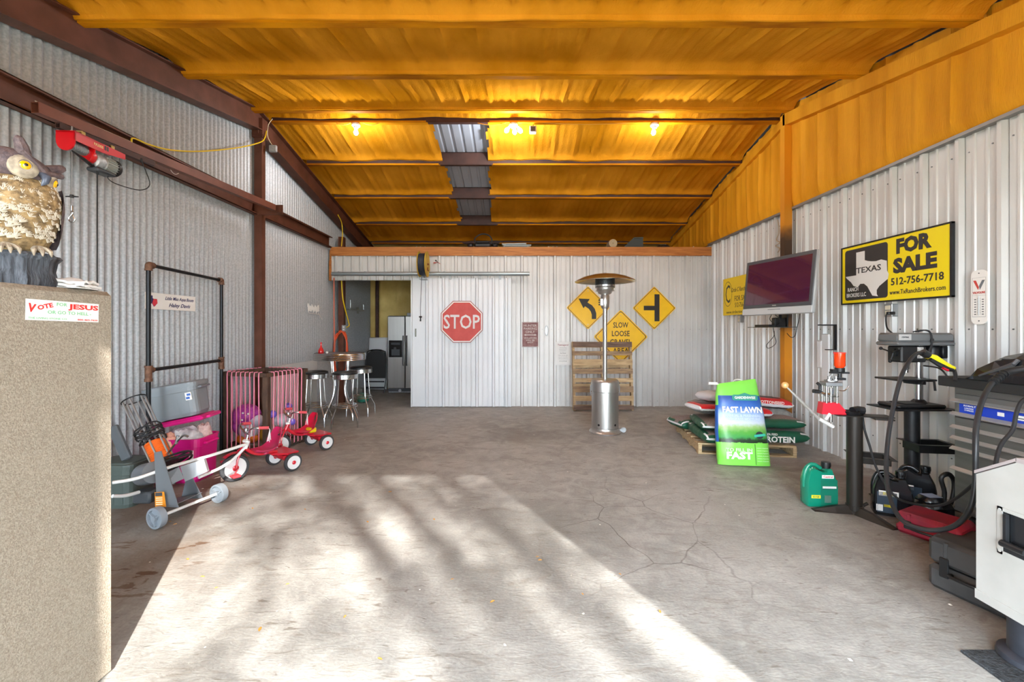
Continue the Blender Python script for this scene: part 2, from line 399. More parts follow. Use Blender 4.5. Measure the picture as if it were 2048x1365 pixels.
# rear wall of the back room, pale foam
rw = MB()
grid(fr(XL, XR, 140), fr(0, 1, 20), lambda u, v: (u, YR-.03-.03*max(0, math.cos(2*PI*u/.4))**3-.02*noise.noise(Vector((u*3, v*7, 0))), v*3.35), rw)
rw.box((XL-.05, YR+.01, 0), (XR+.05, YR+.05, 3.6)); struct(rw.build('wall_rear', FOAMY, smooth=True))
cf = MB(); cf.box((-3.28, YR-.2, 0), (-3.36+.0, YR-.05, 3.3)); 
tr = MB(); tr.box((P(742, 0, YR-.12).x, YR-.16, 0), (P(751, 0, YR-.12).x, YR-.06, 3.3)); struct(tr.build('trim_2', FOAMY))
tr = MB(); tr.box((P(752, 0, YR-.12).x, YR-.14, 0), (P(757, 0, YR-.12).x, YR-.07, 3.3)); struct(tr.build('trim_3', DRUST))
# front wall: the open roll-up doorway the daylight comes through (behind the camera), plus an unseen gap at far left added for more light
fwl = MB(); JX0, JX1, ZH = -.38, 2.318, 2.8
fwl.box((-2.05, YF-.05, 0), (JX0, YF+.05, ZH)); fwl.box((JX1, YF-.05, 0), (XR+.05, YF+.05, ZH)); fwl.box((XL, YF-.05, ZH), (XR+.05, YF+.05, 3.2))
struct(fwl.build('wall_front', WHITEP))

# roof deck (bare ribbed metal) and the foam sprayed under it
PUR = [-.4, .65, 1.7, 2.45, 3.256, 4.30, 5.44, 5.72, 6.69, 7.72, 8.80, 9.75]
PUR = [-.65, .35, 1.32, 2.28, 3.256, 4.30, 5.44, 5.72, 6.69, 7.72, 8.80, 9.75]
dk = MB(); xs = []
for k in range(-12, 13):
    c = k*.305/2
    xs += [(c-.03, 0), (c-.012, .02), (c+.012, .02), (c+.03, 0)]
xs = [(XL-.02, 0)]+[q for q in xs if XL < q[0] < XR]+[(XR+.06, 0)]
for a, b in ((YF-.25, YRIDGE), (YRIDGE, YR+.1)):
    vs = []
    for x, d in xs: vs += [(x, a, zb(a)+.2+d), (x, b, zb(b)+.2+d)]
    n = len(xs); top = []
    for x, d in xs: top += [(x, a, zb(a)+.26), (x, b, zb(b)+.26)]
    fs = []
    for i in range(n-1):
        j = 2*i; fs += [[j, j+1, j+3, j+2], [2*n+j+2, 2*n+j+3, 2*n+j+1, 2*n+j]]
    fs += [[0, 2, 2*n+2, 2*n]] if 0 else []
    dk.add(vs+top, fs)
dk.box((XL-.02, YF-.26, zb(YF-.25)+.18), (XR+.06, YF-.25, zb(YF-.25)+.27))
struct(dk.build('ceiling_deck', DECK))
HX0, HX1 = -1.13, -.38
cm = MB()
for k in range(len(PUR)):
    a = PUR[k-1]+.065 if k else YF+.05
    b = PUR[k]-.012
    front = b < 5.5; low = .012 if front else .062
    thick = .09
    if b-a < .3: prof = [(a, .19), (b, .05)]
    else:
        prof = [(a, .16), (a+.06, .2-thick+.01), (a+.12, .2-thick)]
        m0 = b-.17
        for q in fr(a+.2, m0, 6): prof.append((q, .2-thick))
        prof += [(b-.11, .2-thick-.006), (b-.065, .2-thick-.024), (b-.035, .2-thick-.06), (b-.02, .03+low), (b-.008, low), (b+.006, low-.004)]
        prof = [(y, min(h, .17) if h > low else h) for y, h in prof]
    xs2 = fr(XL+.1, XR-.1, 232); hole = a > 5.6 and b < 8.9
    vs = []; cols = []
    for x in xs2:
        wob = noise.noise(Vector((x*1.3, k*3.1, 0)))
        for (y, h) in prof:
            rib = max(0, math.cos(2*PI*(x+.1*noise.noise(Vector((k*2.0, y*.6, 1))))/.305))**5*.021 + .006*math.cos(2*PI*x/.1017)
            t = min(1, max(0, (h-.05)/.06))
            nn = .010*noise.noise(Vector((x*1.6, y*3, 5)))+.006*noise.noise(Vector((x*7, y*7, 2)))
            dz = -(rib*t)+nn*(.5+.5*t)
            if h <= low+.001: dz = (.012 if front else .026)*(wob+.4*noise.noise(Vector((x*5, k*7., 3))))
            vs.append((x, y-.006*noise.noise(Vector((x*4, y*9, 8))), zb(y)+h+dz))
    n = len(prof)
    for i in range(len(xs2)-1):
        for j in range(n-1):
            xm = (xs2[i]+xs2[i+1])/2; ym = prof[j][0]
            wv = .035*noise.noise(Vector((ym*5, 0, 1)))
            if hole and HX0+wv+(.02*(ym-6)) < xm < HX1+wv-(.03*(ym-6)): continue
            cols.append([i*n+j, i*n+j+1, (i+1)*n+j+1, (i+1)*n+j])
    cm.add(vs, cols)
struct(cm.build('ceiling', FOAM, smooth=True))
ti = 4
for k, y in enumerate(PUR):
    mb = MB(); z = zb(y); x0, x1 = XL+.06, XR-.07
    if 5.5 < y: x0 = XL+.2
    mb.box((x0, y, z+.006), (x1, y+.008, z+.2)); mb.box((x0, y, z), (x1, y+.06, z+.008)); mb.box((x0, y+.052, z+.008), (x1, y+.06, z+.022)); mb.box((x0, y, z+.19), (x1, y+.06, z+.199))
    if y > 5.5:
        mb.m = 1; mb.box((x0, y-.004, z-.004), (HX0-.03, y+.062, z+.0)); mb.box((HX1+.03, y-.004, z-.004), (x1, y+.062, z+.0))
        mb.box((x0, y-.006, z-.004), (HX0-.05, y-.001, z+.02)); mb.box((HX1+.05, y-.006, z-.004), (x1, y-.001, z+.02))
    struct(mb.build('trim_%d' % ti, [FPUR if y < 5.5 else DRUST, FPUR])); ti += 1
# rafters
def rafter(x0, x1, ya, yb, dep, m, up=.04, web=None):
    global ti
    mb = MB(); f = .012
    def slab(xa, xb, za, zc):
        vs = []
        for y in (ya, yb):
            for x, z in ((xa, za), (xb, za), (xb, zc), (xa, zc)): vs.append((x, y, zb(y)+z))
        mb.add(vs, [[0, 1, 2, 3], [7, 6, 5, 4], [0, 4, 5, 1], [1, 5, 6, 2], [2, 6, 7, 3], [3, 7, 4, 0]])
    if web is None: slab(x0, x1, -dep, up)
    else:
        slab(x0, x1, -dep, -dep+f); slab(x0, x1, up-f, up); slab(web-.004, web+.004, -dep, up)
    struct(mb.build('trim_%d' % ti, m)); ti += 1
rafter(XL+.03, -3.28, YL0, YRIDGE, .21, RUST, .05, web=-3.34)
rafter(XL+.03, -3.28, YRIDGE, YR, .26, RUST, .03, web=-3.34)
rafter(3.5, XR-.01, YF, YRIDGE, .16, FOAMW, -.01)
rafter(3.54, XR-.01, YRIDGE, YR, .12, FOAMW, -.01)
# posts
mb = MB(); mb.box((-3.41, 5.60, 0), (-3.31, 5.68, zb(5.6)-.05)); mb.box((-3.43, 5.58, 3.95), (-3.29, 5.70, 4.2)); struct(mb.build('trim_%d' % ti, RUST)); ti += 1
def postmat():
    m = bpy.data.materials.new('scorched foam-stained post'); m.use_nodes = True; nt = m.node_tree; b = nt.nodes['Principled BSDF']; b.inputs['Roughness'].default_value = .6
    tc = nt.nodes.new('ShaderNodeTexCoord'); sp = nt.nodes.new('ShaderNodeSeparateXYZ'); nt.links.new(tc.outputs['Object'], sp.inputs[0])
    r = nt.nodes.new('ShaderNodeValToRGB'); mr = nt.nodes.new('ShaderNodeMapRange'); mr.inputs[2].default_value = 4.3
    ns = nt.nodes.new('ShaderNodeTexNoise'); ns.inputs['Scale'].default_value = 4; nt.links.new(tc.outputs['Object'], ns.inputs[0])
    ad = nt.nodes.new('ShaderNodeMath'); ad.operation = 'MULTIPLY_ADD'; ad.inputs[1].default_value = .5; nt.links.new(ns.outputs[0], ad.inputs[0]); nt.links.new(sp.outputs[2], ad.inputs[2])
    nt.links.new(ad.outputs[0], mr.inputs[0]); nt.links.new(mr.outputs[0], r.inputs[0])
    el = r.color_ramp.elements; el[0].position = .1; el[0].color = lin('#7a4a1c'); el[1].position = .3; el[1].color = lin('#d98a18')
    for p, c in ((.38, '#c97f1a'), (.42, '#3c2a20'), (.66, '#46301f'), (.72, '#c98318'), (1, '#e39a12')):
        e = el.new(p); e.color = lin(c)
    nt.links.new(r.outputs[0], b.inputs['Base Color']); return m
mb = MB(); mb.box((3.50, 5.52, 0), (3.60, 5.61, zb(5.56)-.02)); struct(mb.build('trim_%d' % ti, postmat())); ti += 1
mb = MB(); mb.box((-3.36, 8.16, 0), (-3.26, 8.26, 3.2)); struct(mb.build('trim_%d' % ti, RUST)); ti += 1
# girt on the left wall (C channel, open to the room)
def cchan(p0, p1, h, d, m, f=.007):
    global ti
    mb = MB(); z0 = p0.z; 
    for a in ((0, f, 0, h), (0, d, 0, f), (0, d, h-f, h), (d-f, d, 0, .02), (d-f, d, h-.02, h)):
        mb.box((p0.x+a[0], p0.y, z0+a[2]), (p0.x+a[1], p1.y, z0+a[3]))
    struct(mb.build('trim_%d' % ti, m)); ti += 1
cchan(Vector((-3.43, YL0, 2.935)), Vector((0, YB-.02, 0)), .2, .07, RUST)
# wood plate above the back wall and its loft floor
mb = MB(); mb.box((XL+.065, YB-.045, 2.79), (XR-.005, YB-.0, 2.95)); struct(mb.build('trim_%d' % ti, WOOD)); ti += 1
mb = MB(); mb.box((XL+.03, YB-.01, 2.55), (XL+.062, YB+.03, 2.9)); mb.box((XL+.03, YB-.03, 2.33), (XL+.065, YB+.02, 2.7)); struct(mb.build('trim_%d' % ti, WOOD)); ti += 1
mb = MB(); mb.box((XL+.1, YB, 2.88), (XR-.02, YR-.1, 2.951)); struct(mb.build('ceiling_loft', mat('loft boards', '#8a5a36', .7))); 
# white lower panel on the left wall
mb = MB(); mb.box((XL+.012, 5.85, 0), (XL+.035, 7.40, .90)); struct(mb.build('wall_left_panel', mat('white wainscot panel', '#d9d9d6', .6, color2='#c9c9c5', vscale=3)))
# tree outside the doorway whose leaves dapple the sunlight
def tree():
    c = Vector((0, 3.0, .6))+SUNV*17.5
    t = thing('shade_tree', 'broad live oak outside the open doorway', 'tree', (c.x, c.y, -.12))
    mb = MB(T(-c.x, -c.y, .12)); r_ = random.Random(3)
    mb.tube([(c.x, c.y, -.12), (c.x+.1, c.y, 2), (c.x-.1, c.y, 4)], [.3, .24, .2], 10)
    tips = []
    for i in range(9):
        a = 2*PI*i/9; q = c+Vector((math.cos(a)*2.6, math.sin(a)*2.6, r_.uniform(-1, 2.5)))
        mb.tube(smoothpath([(c.x-.1, c.y, 3.7), (c.x+(q.x-c.x)*.4, c.y+(q.y-c.y)*.4, (q.z+4)/2), q], 4), [.09]*8+[.03], 6); tips.append(q)
    mb.build('trunk', mat('oak bark', '#5a4a3c', .9), t, True)
    lf = MB(T(-c.x, -c.y, .12)); vs = []; fs = []
    cl = [c+Vector((r_.gauss(0, 1.9), r_.gauss(0, 1.9), r_.gauss(0, 1.5))) for _ in range(130)]
    for q in cl:
        sg = r_.uniform(.16, .42)
        for _ in range(75):
            p = q+Vector((r_.gauss(0, sg), r_.gauss(0, sg), r_.gauss(0, sg*.7)))
            d = Vector((r_.gauss(0, 1), r_.gauss(0, 1), r_.gauss(0, 1))).normalized(); a, b = basis(d); s_ = r_.uniform(.03, .055)
            o = len(vs); vs += [p-a*s_*1.6, p-b*s_*.7, p+a*s_*1.6, p+b*s_*.7]; fs.append([o, o+1, o+2, o+3])
    lf.add(vs, fs); fo = lf.build('foliage', mat('oak leaves', '#4d6a2c', .7), t)
tree()
# ---------------- left side ----------------
# gun safe with its side to the room
SAFE = mat('tan textured paint', '#9f9484', .75, color2='#877c6d', vscale=140, bump=.5, bscale=220, detail=2)
t = thing('metal_safe', 'tall tan textured metal safe standing at the left edge of the picture', 'safe', (-2.13, 1.30, 0))
mb = MB(); mb.box((-.462, -.46, .0), (.462, .484, 1.585), bev=.018); mb.build('body', SAFE, t, True)
mb = MB(); mb.box((-.42, -.485, .06), (.42, -.46, 1.53), bev=.008); mb.build('door', SAFE, t)
mb = MB(); mb.cyl((.2, -.49, .85), (.2, -.53, .85), .03); mb.box((.17, -.535, .70), (.19, -.515, 1.0)); mb.build('handle', CHROME, t)
# bumper sticker on the safe
pL, pR = PX(52, 602, -1.664), PX(198, 645, -1.664)
t = thing('bumper_sticker', 'white religious bumper sticker with red and green lettering on the tan safe', 'sticker', (-1.6665, (pL.y+pR.y)/2, 1.43+.085), 90)
t.rotation_euler = (0, R(1.0), R(90))
W_, H_ = (pR.y-pL.y), .073
SY0 = (pL.y+pR.y)/2
def zz(py): return EYE-(py-CY)*1.664/(1028-125)
t.location.z = zz(623)
mb = MB(); mb.box((-W_/2, -.001, -H_/2), (W_/2, 0, H_/2)); mb.build('backing', SWHITE, t)
G_ = mat('faded green ink', '#74bb86', .5); RR_ = mat('sticker red ink', '#d9332f', .5)
def u(px): return (PX(px, 620, -1.664).y-SY0)
def lt(body, px0, px1, z, h, m, b=.03, rot=0):
    a, c = u(px0), u(px1); words(body, c-a, h, m, t, T((a+c)/2, -.0012, z) @ RY(rot), bold=b, ext=.0004)
lt('V', 56, 72, .006, .030, RR_, .04, 10); lt('OTE', 75, 107, .014, .017, RR_, .04, -16)
lt('FOR', 114, 135, .0245, .0125, G_, .02); lt('JESUS', 137, 197, .0165, .025, RR_, .04)
lt('OR GO TO HELL -', 96, 183, -.0055, .0125, G_, .02)
lt('THE LIVING STONE CO.', 57, 136, -.0285, .0065, G_, .02); lt('800-463-7625', 156, 196, -.029, .0065, RR_, .03)

# owl decoy
def owl():
    L0 = Vector((-1.80, 1.55, 1.586))
    t = thing('owl_decoy', 'plastic horned owl decoy on a grey stump standing on the safe', 'owl decoy', L0, 60)
    t.scale = (.95, .95, .98)
    bark = mat('grey painted bark', '#5b6068', .7, color2='#23252b', vscale=14, stretch=(4, 4, .5), bump=.8, bscale=30)
    mb = MB(); n = 28; vs = []
    prof = [(.100, 0), (.104, .02), (.092, .06), (.096, .095), (.108, .112), (.10, .122), (.05, .126), (0, .127)]
    for r, z in prof:
        for j in range(n):
            a = 2*PI*j/n; q = r*(1+.09*math.sin(a*7+z*9)+.05*math.sin(a*13+2)); vs.append((q*math.cos(a), q*math.sin(a), z))
    mb.add(vs, [[i*n+j, i*n+(j+1) % n, (i+1)*n+(j+1) % n, (i+1)*n+j] for i in range(len(prof)-1) for j in range(n)]+[[n-1-j for j in range(n)]])
    mb.build('stump', bark, t, True)
    breast = mat('speckled owl breast', '#a88b5f', .75, color2='#5f4c33', vscale=45, bump=.5, bscale=50)
    # body: pear leaning, x = left/right of bird, -y = front
    mb = MB(); n = 28; vs = []; fs = []
    prof = [(.05, .125, 0), (.078, .15, 0), (.094, .19, 0), (.108, .24, -.004), (.116, .29, -.006), (.114, .33, -.008), (.104, .365, -.01), (.085, .39, -.01), (.05, .40, -.01)]
    for r, z, oy in prof:
        for j in range(n): a = 2*PI*j/n; vs.append((r*1.0*math.cos(a), oy+r*.92*math.sin(a), z))
    fs = [[i*n+j, i*n+(j+1) % n, (i+1)*n+(j+1) % n, (i+1)*n+j] for i in range(len(prof)-1) for j in range(n)]
    mb.add(vs, fs); body = mb.build('body', breast, t, True)
    # feather tufts: little raised white stars
    mb = MB(); r_ = random.Random(5)
    for k in range(230):
        a = r_.uniform(-2.75, -.4); z = r_.uniform(.165, .375)
        rr = .112 if z > .24 else .085+(z-.15)*.3
        if z > .33: rr = .112-(z-.33)*.35
        c = Vector((rr*math.cos(a), -.006+rr*.92*math.sin(a), z)); nrm = Vector((math.cos(a), math.sin(a), 0)); p_, q_ = basis(nrm)
        for i in range(6):
            b = PI*.15+PI*i/6*1.4+r_.uniform(-.2, .2); d = p_*math.cos(b)-q_*abs(math.sin(b)) if i else -q_
            mb.tube([c+nrm*.002, c+d*.016+nrm*.001], [.0021, .0008], 4)
    mb.build('breast_feathers', mat('white feather paint', '#c6bcaa', .7), body)
    brown = mat('mauve brown feathers', '#6d5c5c', .75, color2='#4c4044', vscale=60, bump=.5, bscale=90)
    for s in (-1, 1):
        mb = MB(); k = 12; vs = []
        for i in range(k+1):
            v = i/k; z = .385-.235*v; wdt = .075*math.sin(PI*(.12+.80*v))**.7
            for j in range(9):
                q = j/8-.5; a = (0 if s > 0 else PI)+q*1.9*s*(1)+s*.25*1
                rr = .120-(abs(z-.30)**1.6)*.42
                a = (PI/2-s*PI/2)+s*(.45+q*2.1*(wdt/.075)); vs.append((rr*math.cos(a)*1.02, -.004+rr*.96*math.sin(a), z))
        mb.add(vs, [[i*9+j, i*9+j+1, (i+1)*9+j+1, (i+1)*9+j] if s > 0 else [i*9+j, (i+1)*9+j, (i+1)*9+j+1, i*9+j+1] for i in range(k) for j in range(8)])
        mb.build('wing', brown, t, True)
    # head, turned and tilted
    Mh = T(.0, -.014, .43) @ RZ(34) @ RY(17) @ RX(8)
    mb = MB(Mh); mb.ball((0, .005, .0), .1, 24, (1.06, .92, .62)); head = mb.build('head', brown, t, True)
    mb = MB(Mh)
    for s in (-1, 1): mb.tube([(s*.045, -.045, .035), (s*.068, -.05, .058), (s*.085, -.046, .078), (s*.088, -.04, .084)], [.022, .019, .014, .006], 8)
    mb.tube([(-.075, -.072, .036), (0, -.094, .0), (.075, -.072, .036)], [.010, .012, .010], 8)
    mb.build('ear_tufts', brown, head, True)
    face = mat('pale facial disc', '#b9ab95', .75, color2='#8f8373', vscale=50)
    for s in (-1, 1):
        q = Mh @ T(s*.047, -.066, -.012) @ RZ(s*30) @ RX(90)
        mb = MB(q); mb.lathe([(.040, -.008), (.041, .004), (.032, .016), (.018, .02)], 20, cap=True); mb.build('facial_disc', face, head, True)
        mb = MB(q @ T(0, .003, .012)); mb.ball((0, 0, .004), .0165, 16, (1, 1, .7)); e = mb.build('eye', mat('amber eye', '#f0b30a', .15, coat=1), head, True)
        mb = MB(q @ T(0, .003, .012)); mb.ball((0, 0, .0095), .009, 12, (1, 1, .8)); mb.build('pupil', BLACK, e, True)
        mb = MB(q @ T(0, .003, .012)); mb.tube([(.0175*math.cos(a), .0175*math.sin(a), .006) for a in [2*PI*i/18 for i in range(18)]], .0022, 5, True); mb.build('eye_rim', BLACK, e, True)
    mb = MB(Mh); mb.tube([(0, -.086, -.004), (0, -.108, -.018), (0, -.112, -.036), (0, -.104, -.052)], [.013, .014, .010, .002], 10)
    mb.build('beak', mat('slate beak', '#4a5160', .35), head, True)
    for s in (-1, 1):
        mb = MB()
        for i in (-1, 0, 1): mb.tube([(s*.04, -.05, .145), (s*.04+i*.018, -.085, .135), (s*.04+i*.022, -.105, .125), (s*.04+i*.023, -.112, .108)], [.012, .009, .007, .002], 6)
        mb.build('talons', face, t, True)
owl()
# folded white rag behind the owl
mb = MB()
for k, (w_, d_, z_) in enumerate(((.15, .14, 0), (.13, .12, .012), (.10, .1, .026))):
    n = 12; vs = []
    for i in range(n+1):
        for j in range(n+1):
            a, b = i/n-.5, j/n-.5
            vs.append((a*w_+.012*k, b*d_, z_+.014*math.exp(-(a*a+b*b)*6)+.008*noise.noise(Vector((a*5, b*5, k*3.))) + (.016*max(0, -a) if k else 0)))
    lo = [(x, y, z-.011 if 0 else max(0, z-.009)) for x, y, z in vs]
    m_ = (n+1)*(n+1); fs = [[i*(n+1)+j, (i+1)*(n+1)+j, (i+1)*(n+1)+j+1, i*(n+1)+j+1] for i in range(n) for j in range(n)]
    fs2 = [[m_+q for q in f[::-1]] for f in fs]
    bd = [i*(n+1) for i in range(n+1)]+[n*(n+1)+j for j in range(1, n+1)]+[i*(n+1)+n for i in range(n-1, -1, -1)]+[j for j in range(n-1, 0, -1)]
    mb.add(vs+lo, fs+fs2+[[bd[i], bd[(i+1) % len(bd)], m_+bd[(i+1) % len(bd)], m_+bd[i]][::-1] for i in range(len(bd))])
q = P(133, 568, 1.66)
one('rag', mb, mat('white cotton rag', '#e4e4e2', .85, bump=.3, bscale=60), 'crumpled white rag lying on the safe beside the owl', 'rag', None, True, (q.x, 1.665, 1.588), 20)
mb = MB(); mb.cyl((0, 0, 0), (0, 0, .028), .012); mb.cyl((0, 0, .028), (0, 0, .034), .014); q = P(107, 560, 1.72)
one('brown_jar', mb, mat('brown jar', '#4a3422', .4), 'small brown cylinder between the owl and the white rag', 'jar', None, True, (q.x, 1.735, 1.587))

# hoist rail and hoist
def ptube(name, a, b, w_, h_, m, th=.006):
    """hollow rectangular tube from a to b"""
    a, b = Vector(a), Vector(b); d = (b-a).normalized(); s = d.cross(Vector((0, 0, 1))).normalized(); up = s.cross(d)
    mb = MB(); vs = []
    for p in (a, b):
        for k in (1, 0):
            ww, hh = w_/2-(0 if k else th), h_/2-(0 if k else th)
            for sx, sz in ((-1, -1), (1, -1), (1, 1), (-1, 1)): vs.append(p+s*sx*ww+up*sz*hh)
    fs = []
    for i in range(4):
        j = (i+1) % 4
        fs += [[i, 8+i, 8+j, j], [4+j, 12+j, 12+i, 4+i], [i, j, 4+j, 4+i], [8+j, 8+i, 12+i, 12+j]]
    mb.add(vs, fs); return mb
RAILM = mat('red oxide tube', '#7a4634', .5, .1, color2='#643626', vscale=4)
A, B = Vector((-3.29, 2.93, 2.955)), Vector((-3.10, 5.50, 3.0))
rail = ptube('x', A, B, .06, .075, RAILM)
rl = tag(rail.build('hoist_rail', RAILM), 'long rust red steel tube carrying the electric hoist along the left wall', 'rail')
A2, B2 = P(130, 254, 3.15), P(260, 312, 3.9)
A2 = Vector((-3.23, 3.02, 2.875)); B2 = Vector((-3.17, 3.75, 2.885))
tag(ptube('x', A2, B2, .04, .04, RAILM).build('hanger_tube', DRUST), 'short dark square tube under the hoist rail that the hoist straps loop over', 'tube')
mb = MB(); mb.box((-3.30, 5.60, 2.95), (-3.04, 5.66, 2.96)); mb.box((-3.40, 5.585, 2.93), (-3.03, 5.60, 3.06)); mb.box((-3.09, 5.56, 2.95), (-3.03, 5.70, 2.955))
tag(mb.build('rail_bracket', RUST), 'rust red steel bracket holding the rail end at the left post', 'bracket')
def hoist():
    L0 = Vector((-3.19, 3.17, 2.775))
    t = thing('electric_hoist', 'red electric cable hoist hanging from the rusty rail', 'hoist', L0, 3)
    t.scale = (.76, .76, .86)
    HR = mat('hoist red', '#d3131f', .3, coat=.3)
    # red frame: x = across, y = along (away from camera)
    mb = MB(); pl = [(-.085, .075), (.085, .075), (.085, .0)]+[(.085*math.cos(a), -.0+.085*math.sin(a)) for a in [-PI*i/10 for i in range(1, 10)]]+[(-.085, 0)]
    mb.prism(pl, .012, T(0, -.19, 0)); mb.prism([(x*.9, z*.9) for x, z in pl], .01, T(0, .02, 0))
    mb.box((-.085, -.19, .065), (.085, .36, .078)); mb.box((.073, -.19, -.0), (.085, .10, .078))
    mb.add([(.086, .10, .0), (.086, .36, .03), (.086, .36, .078), (.086, .10, .078), (.078, .10, .0), (.078, .36, .03), (.078, .36, .078), (.078, .10, .078)], [[0, 1, 2, 3], [7, 6, 5, 4], [0, 4, 5, 1], [1, 5, 6, 2], [3, 2, 6, 7], [0, 3, 7, 4]])
    fr_ = mb.build('frame', HR, t)
    words('PA200B', .10, .026, mat('pale gold ink', '#f1c58d', .5), fr_, T(.0865, .05, .045) @ RZ(90), 'model_marking', bold=.03)
    mb = MB(); mb.box((.086, .115, .03), (.0875, .135, .07)); mb.box((.086, .142, .03), (.0875, .16, .07)); mb.build('warning_label', BLACK, fr_)
    mb = MB(); mb.cyl((0, -.17, -.02), (0, .0, -.02), .045, 20); [mb.tube([(.047*math.cos(a), -.16+.012*k, -.02+.047*math.sin(a)) for a in [2*PI*i/16 for i in range(16)]], .003, 5, True) for k in range(13)]
    mb.build('cable_drum', ALU, t, True)
    mb = MB(); mb.lathe([(.055, 0), (.062, .01), (.062, .05), (.05, .07)], 24, T(.01, .0, -.055) @ RX(-90)); mb.build('drum_flange', HR, t, True)
    mb = MB(); mb.lathe([(.03, 0), (.06, .02), (.068, .06), (.06, .10), (.066, .11)], 24, T(.02, .05, -.075) @ RX(-90)); mb.build('gearbox', GALV, t, True)
    mb = MB(); mb.lathe([(.062, 0), (.062, .12)], 24, T(.02, .16, -.075) @ RX(-90))
    for k in range(20):
        a = 2*PI*k/20; M_ = T(.02, .17, -.075) @ RY(a*180/PI); mb.box((-.0025, 0, .06), (.0025, .11, .074), M_)
    mb.build('motor', mat('motor grey', '#a2a69f', .5, .2), t)
    mb = MB(); mb.lathe([(.076, 0), (.078, .03), (.06, .055), (0, .06)], 24, T(.02, .28, -.075) @ RX(-90)); mb.build('fan_cover', BLACK, t, True)
    mb = MB(); mb.box((-.03, .04, -.175), (.09, .25, -.14), bev=.012); mb.build('control_box', DGREY, t, True)
    mb = MB(); mb.tube([(.02, .08, -.14), (.05, -.06, -.115), (.06, -.19, -.09)], [.018, .014, .006], 6); mb.build('limit_arm', BLACK, t)
    STR = mat('tan nylon strap', '#c9b173', .8)
    for y in (-.05, .27): mb = MB(); mb.box((-.03, y-.018, .078), (-.022, y+.018, .125)); mb.box((.03, y-.018, .078), (.038, y+.018, .125)); mb.box((-.03, y-.018, .118), (.038, y+.018, .125)); mb.build('strap', STR, t)
    mb = MB(); mb.cyl((.04, -.17, .06), (.04, -.17, .12), .006, 8); mb.cyl((.04, -.17, .078), (.04, -.17, .086), .013, 6); mb.build('bolt', ALU, t)
    # hook on its cable, limit bar above it
    hx, hy = .04, -.17
    mb = MB(); mb.cyl((hx, hy, -.05), (hx, hy, -.62), .0018, 6); cab = mb.build('lifting_cable', ALU, t)
    mb = MB(); mb.tube([(hx-.055, hy, -.463), (hx-.02, hy, -.462), (hx, hy, -.46), (hx+.02, hy, -.462), (hx+.058, hy, -.464)], [.005, .006, .013, .006, .005], 8); mb.cyl((hx, hy, -.448), (hx, hy, -.472), .015, 10); mb.build('limit_bar', BLACK, cab)
    mb = MB(); mb.cyl((hx, hy, -.54), (hx, hy, -.58), .008, 8); mb.tube([(hx-.004, hy, -.58), (hx+.012, hy, -.595), (hx-.006, hy, -.61)], .005, 6)
    mb.tube(smoothpath([(hx+.01, hy, -.60), (hx-.008, hy, -.62), (hx-.026, hy, -.642), (hx-.02, hy, -.668), (hx+.006, hy, -.675), (hx+.026, hy, -.66), (hx+.03, hy, -.645)], 4), [.006]*20+[.007]*4+[.002], 8)
    mb.tube([(hx+.004, hy, -.61), (hx+.022, hy, -.65)], .003, 6); mb.build('hook', CHROME, cab, True)
    Q = lambda v: v-L0
    mb = MB(); mb.tube([(.03, .10, -.17), (.03, .10, -.20), (.03, .10, -1.6)], [.012, .005, .0045], 8); mb.build('pendant_cord', RUBBER, t)
    mb = MB(); pts = smoothpath([(.05, .2, -.16), (.05, .2, -.2), (.07, .28, -.225), (.12, .50, -.215), (.15, .60, -.13), (.13, .55, .02), (.125, .52, .07)], 5); mb.tube(pts, .0045, 7); mb.cyl((.125, .52, .06), (.125, .52, .10), .011); mb.build('power_cord', RUBBER, t, True)
hoist()
# yellow extension cord draped from the rail to the post
def cord(name, pts, r, m, label, cat='cord', k=6, n=7, group=None):
    pts = [Vector(p) for p in pts]; c = pts[0]
    mb = MB(T(-c.x, -c.y, -c.z)); mb.tube(smoothpath(pts, k), r, n); return one(name, mb, m, label, cat, group, True, c)
YC = mat('yellow cord jacket', '#e8c61c', .5)
OC = mat('orange cord jacket', '#e4592a', .5)
W = lambda px, py, x=-3.3: PX(px, py, x)
cord('extension_cord', [W(264, 291), W(263, 282), W(268, 277), W(300, 290), W(340, 300), W(390, 303), W(440, 300), W(490, 293, -3.27), W(522, 284, -3.27), W(530, 275, -3.27), W(533, 262, -3.27)], .007, YC, 'yellow extension cord draped from the hoist rail to the left post')
cord('wire', [W(70, 202, -3.28), W(110, 221, -3.27), W(150, 237, -3.26), W(200, 257, -3.25), W(262, 284, -3.23)], .004, mat('dusty wire', '#b3a596', .7), 'pale thin wire running along the top of the hoist rail', 'wire')
cord('wire', [W(338, 325, -3.345), W(342, 341, -3.35), W(352, 349, -3.35), W(364, 341, -3.345)], .003, mat('white wire', '#d9cfc6', .7), 'short white wire loop hanging over the girt', 'wire')
cord('wire', [W(545, 238, -3.2), W(537, 250, -3.24), W(535, 270, -3.25), W(541, 285, -3.24), W(550, 297, -3.2)], .004, mat('cream wire', '#d6c8a8', .6), 'cream cable hanging beside the top of the left post', 'wire')
mb = MB(); mb.box((-.05, -.04, -.045), (.05, .0, .045), bev=.008); t_ = W(548, 299, -3.2)
one('junction_box', mb, GALV, 'small grey junction box hanging beside the top of the left post', 'electrical box', None, False, t_)
# yellow cord down to the loft
cord('extension_cord', [W(676, 430, -3.2), W(683, 445, -3.2), W(685, 465, -3.2), W(684, 482, -3.2), W(683, 493, -3.2)], .008, YC, 'yellow cord hanging from the rafter above the wood plate')

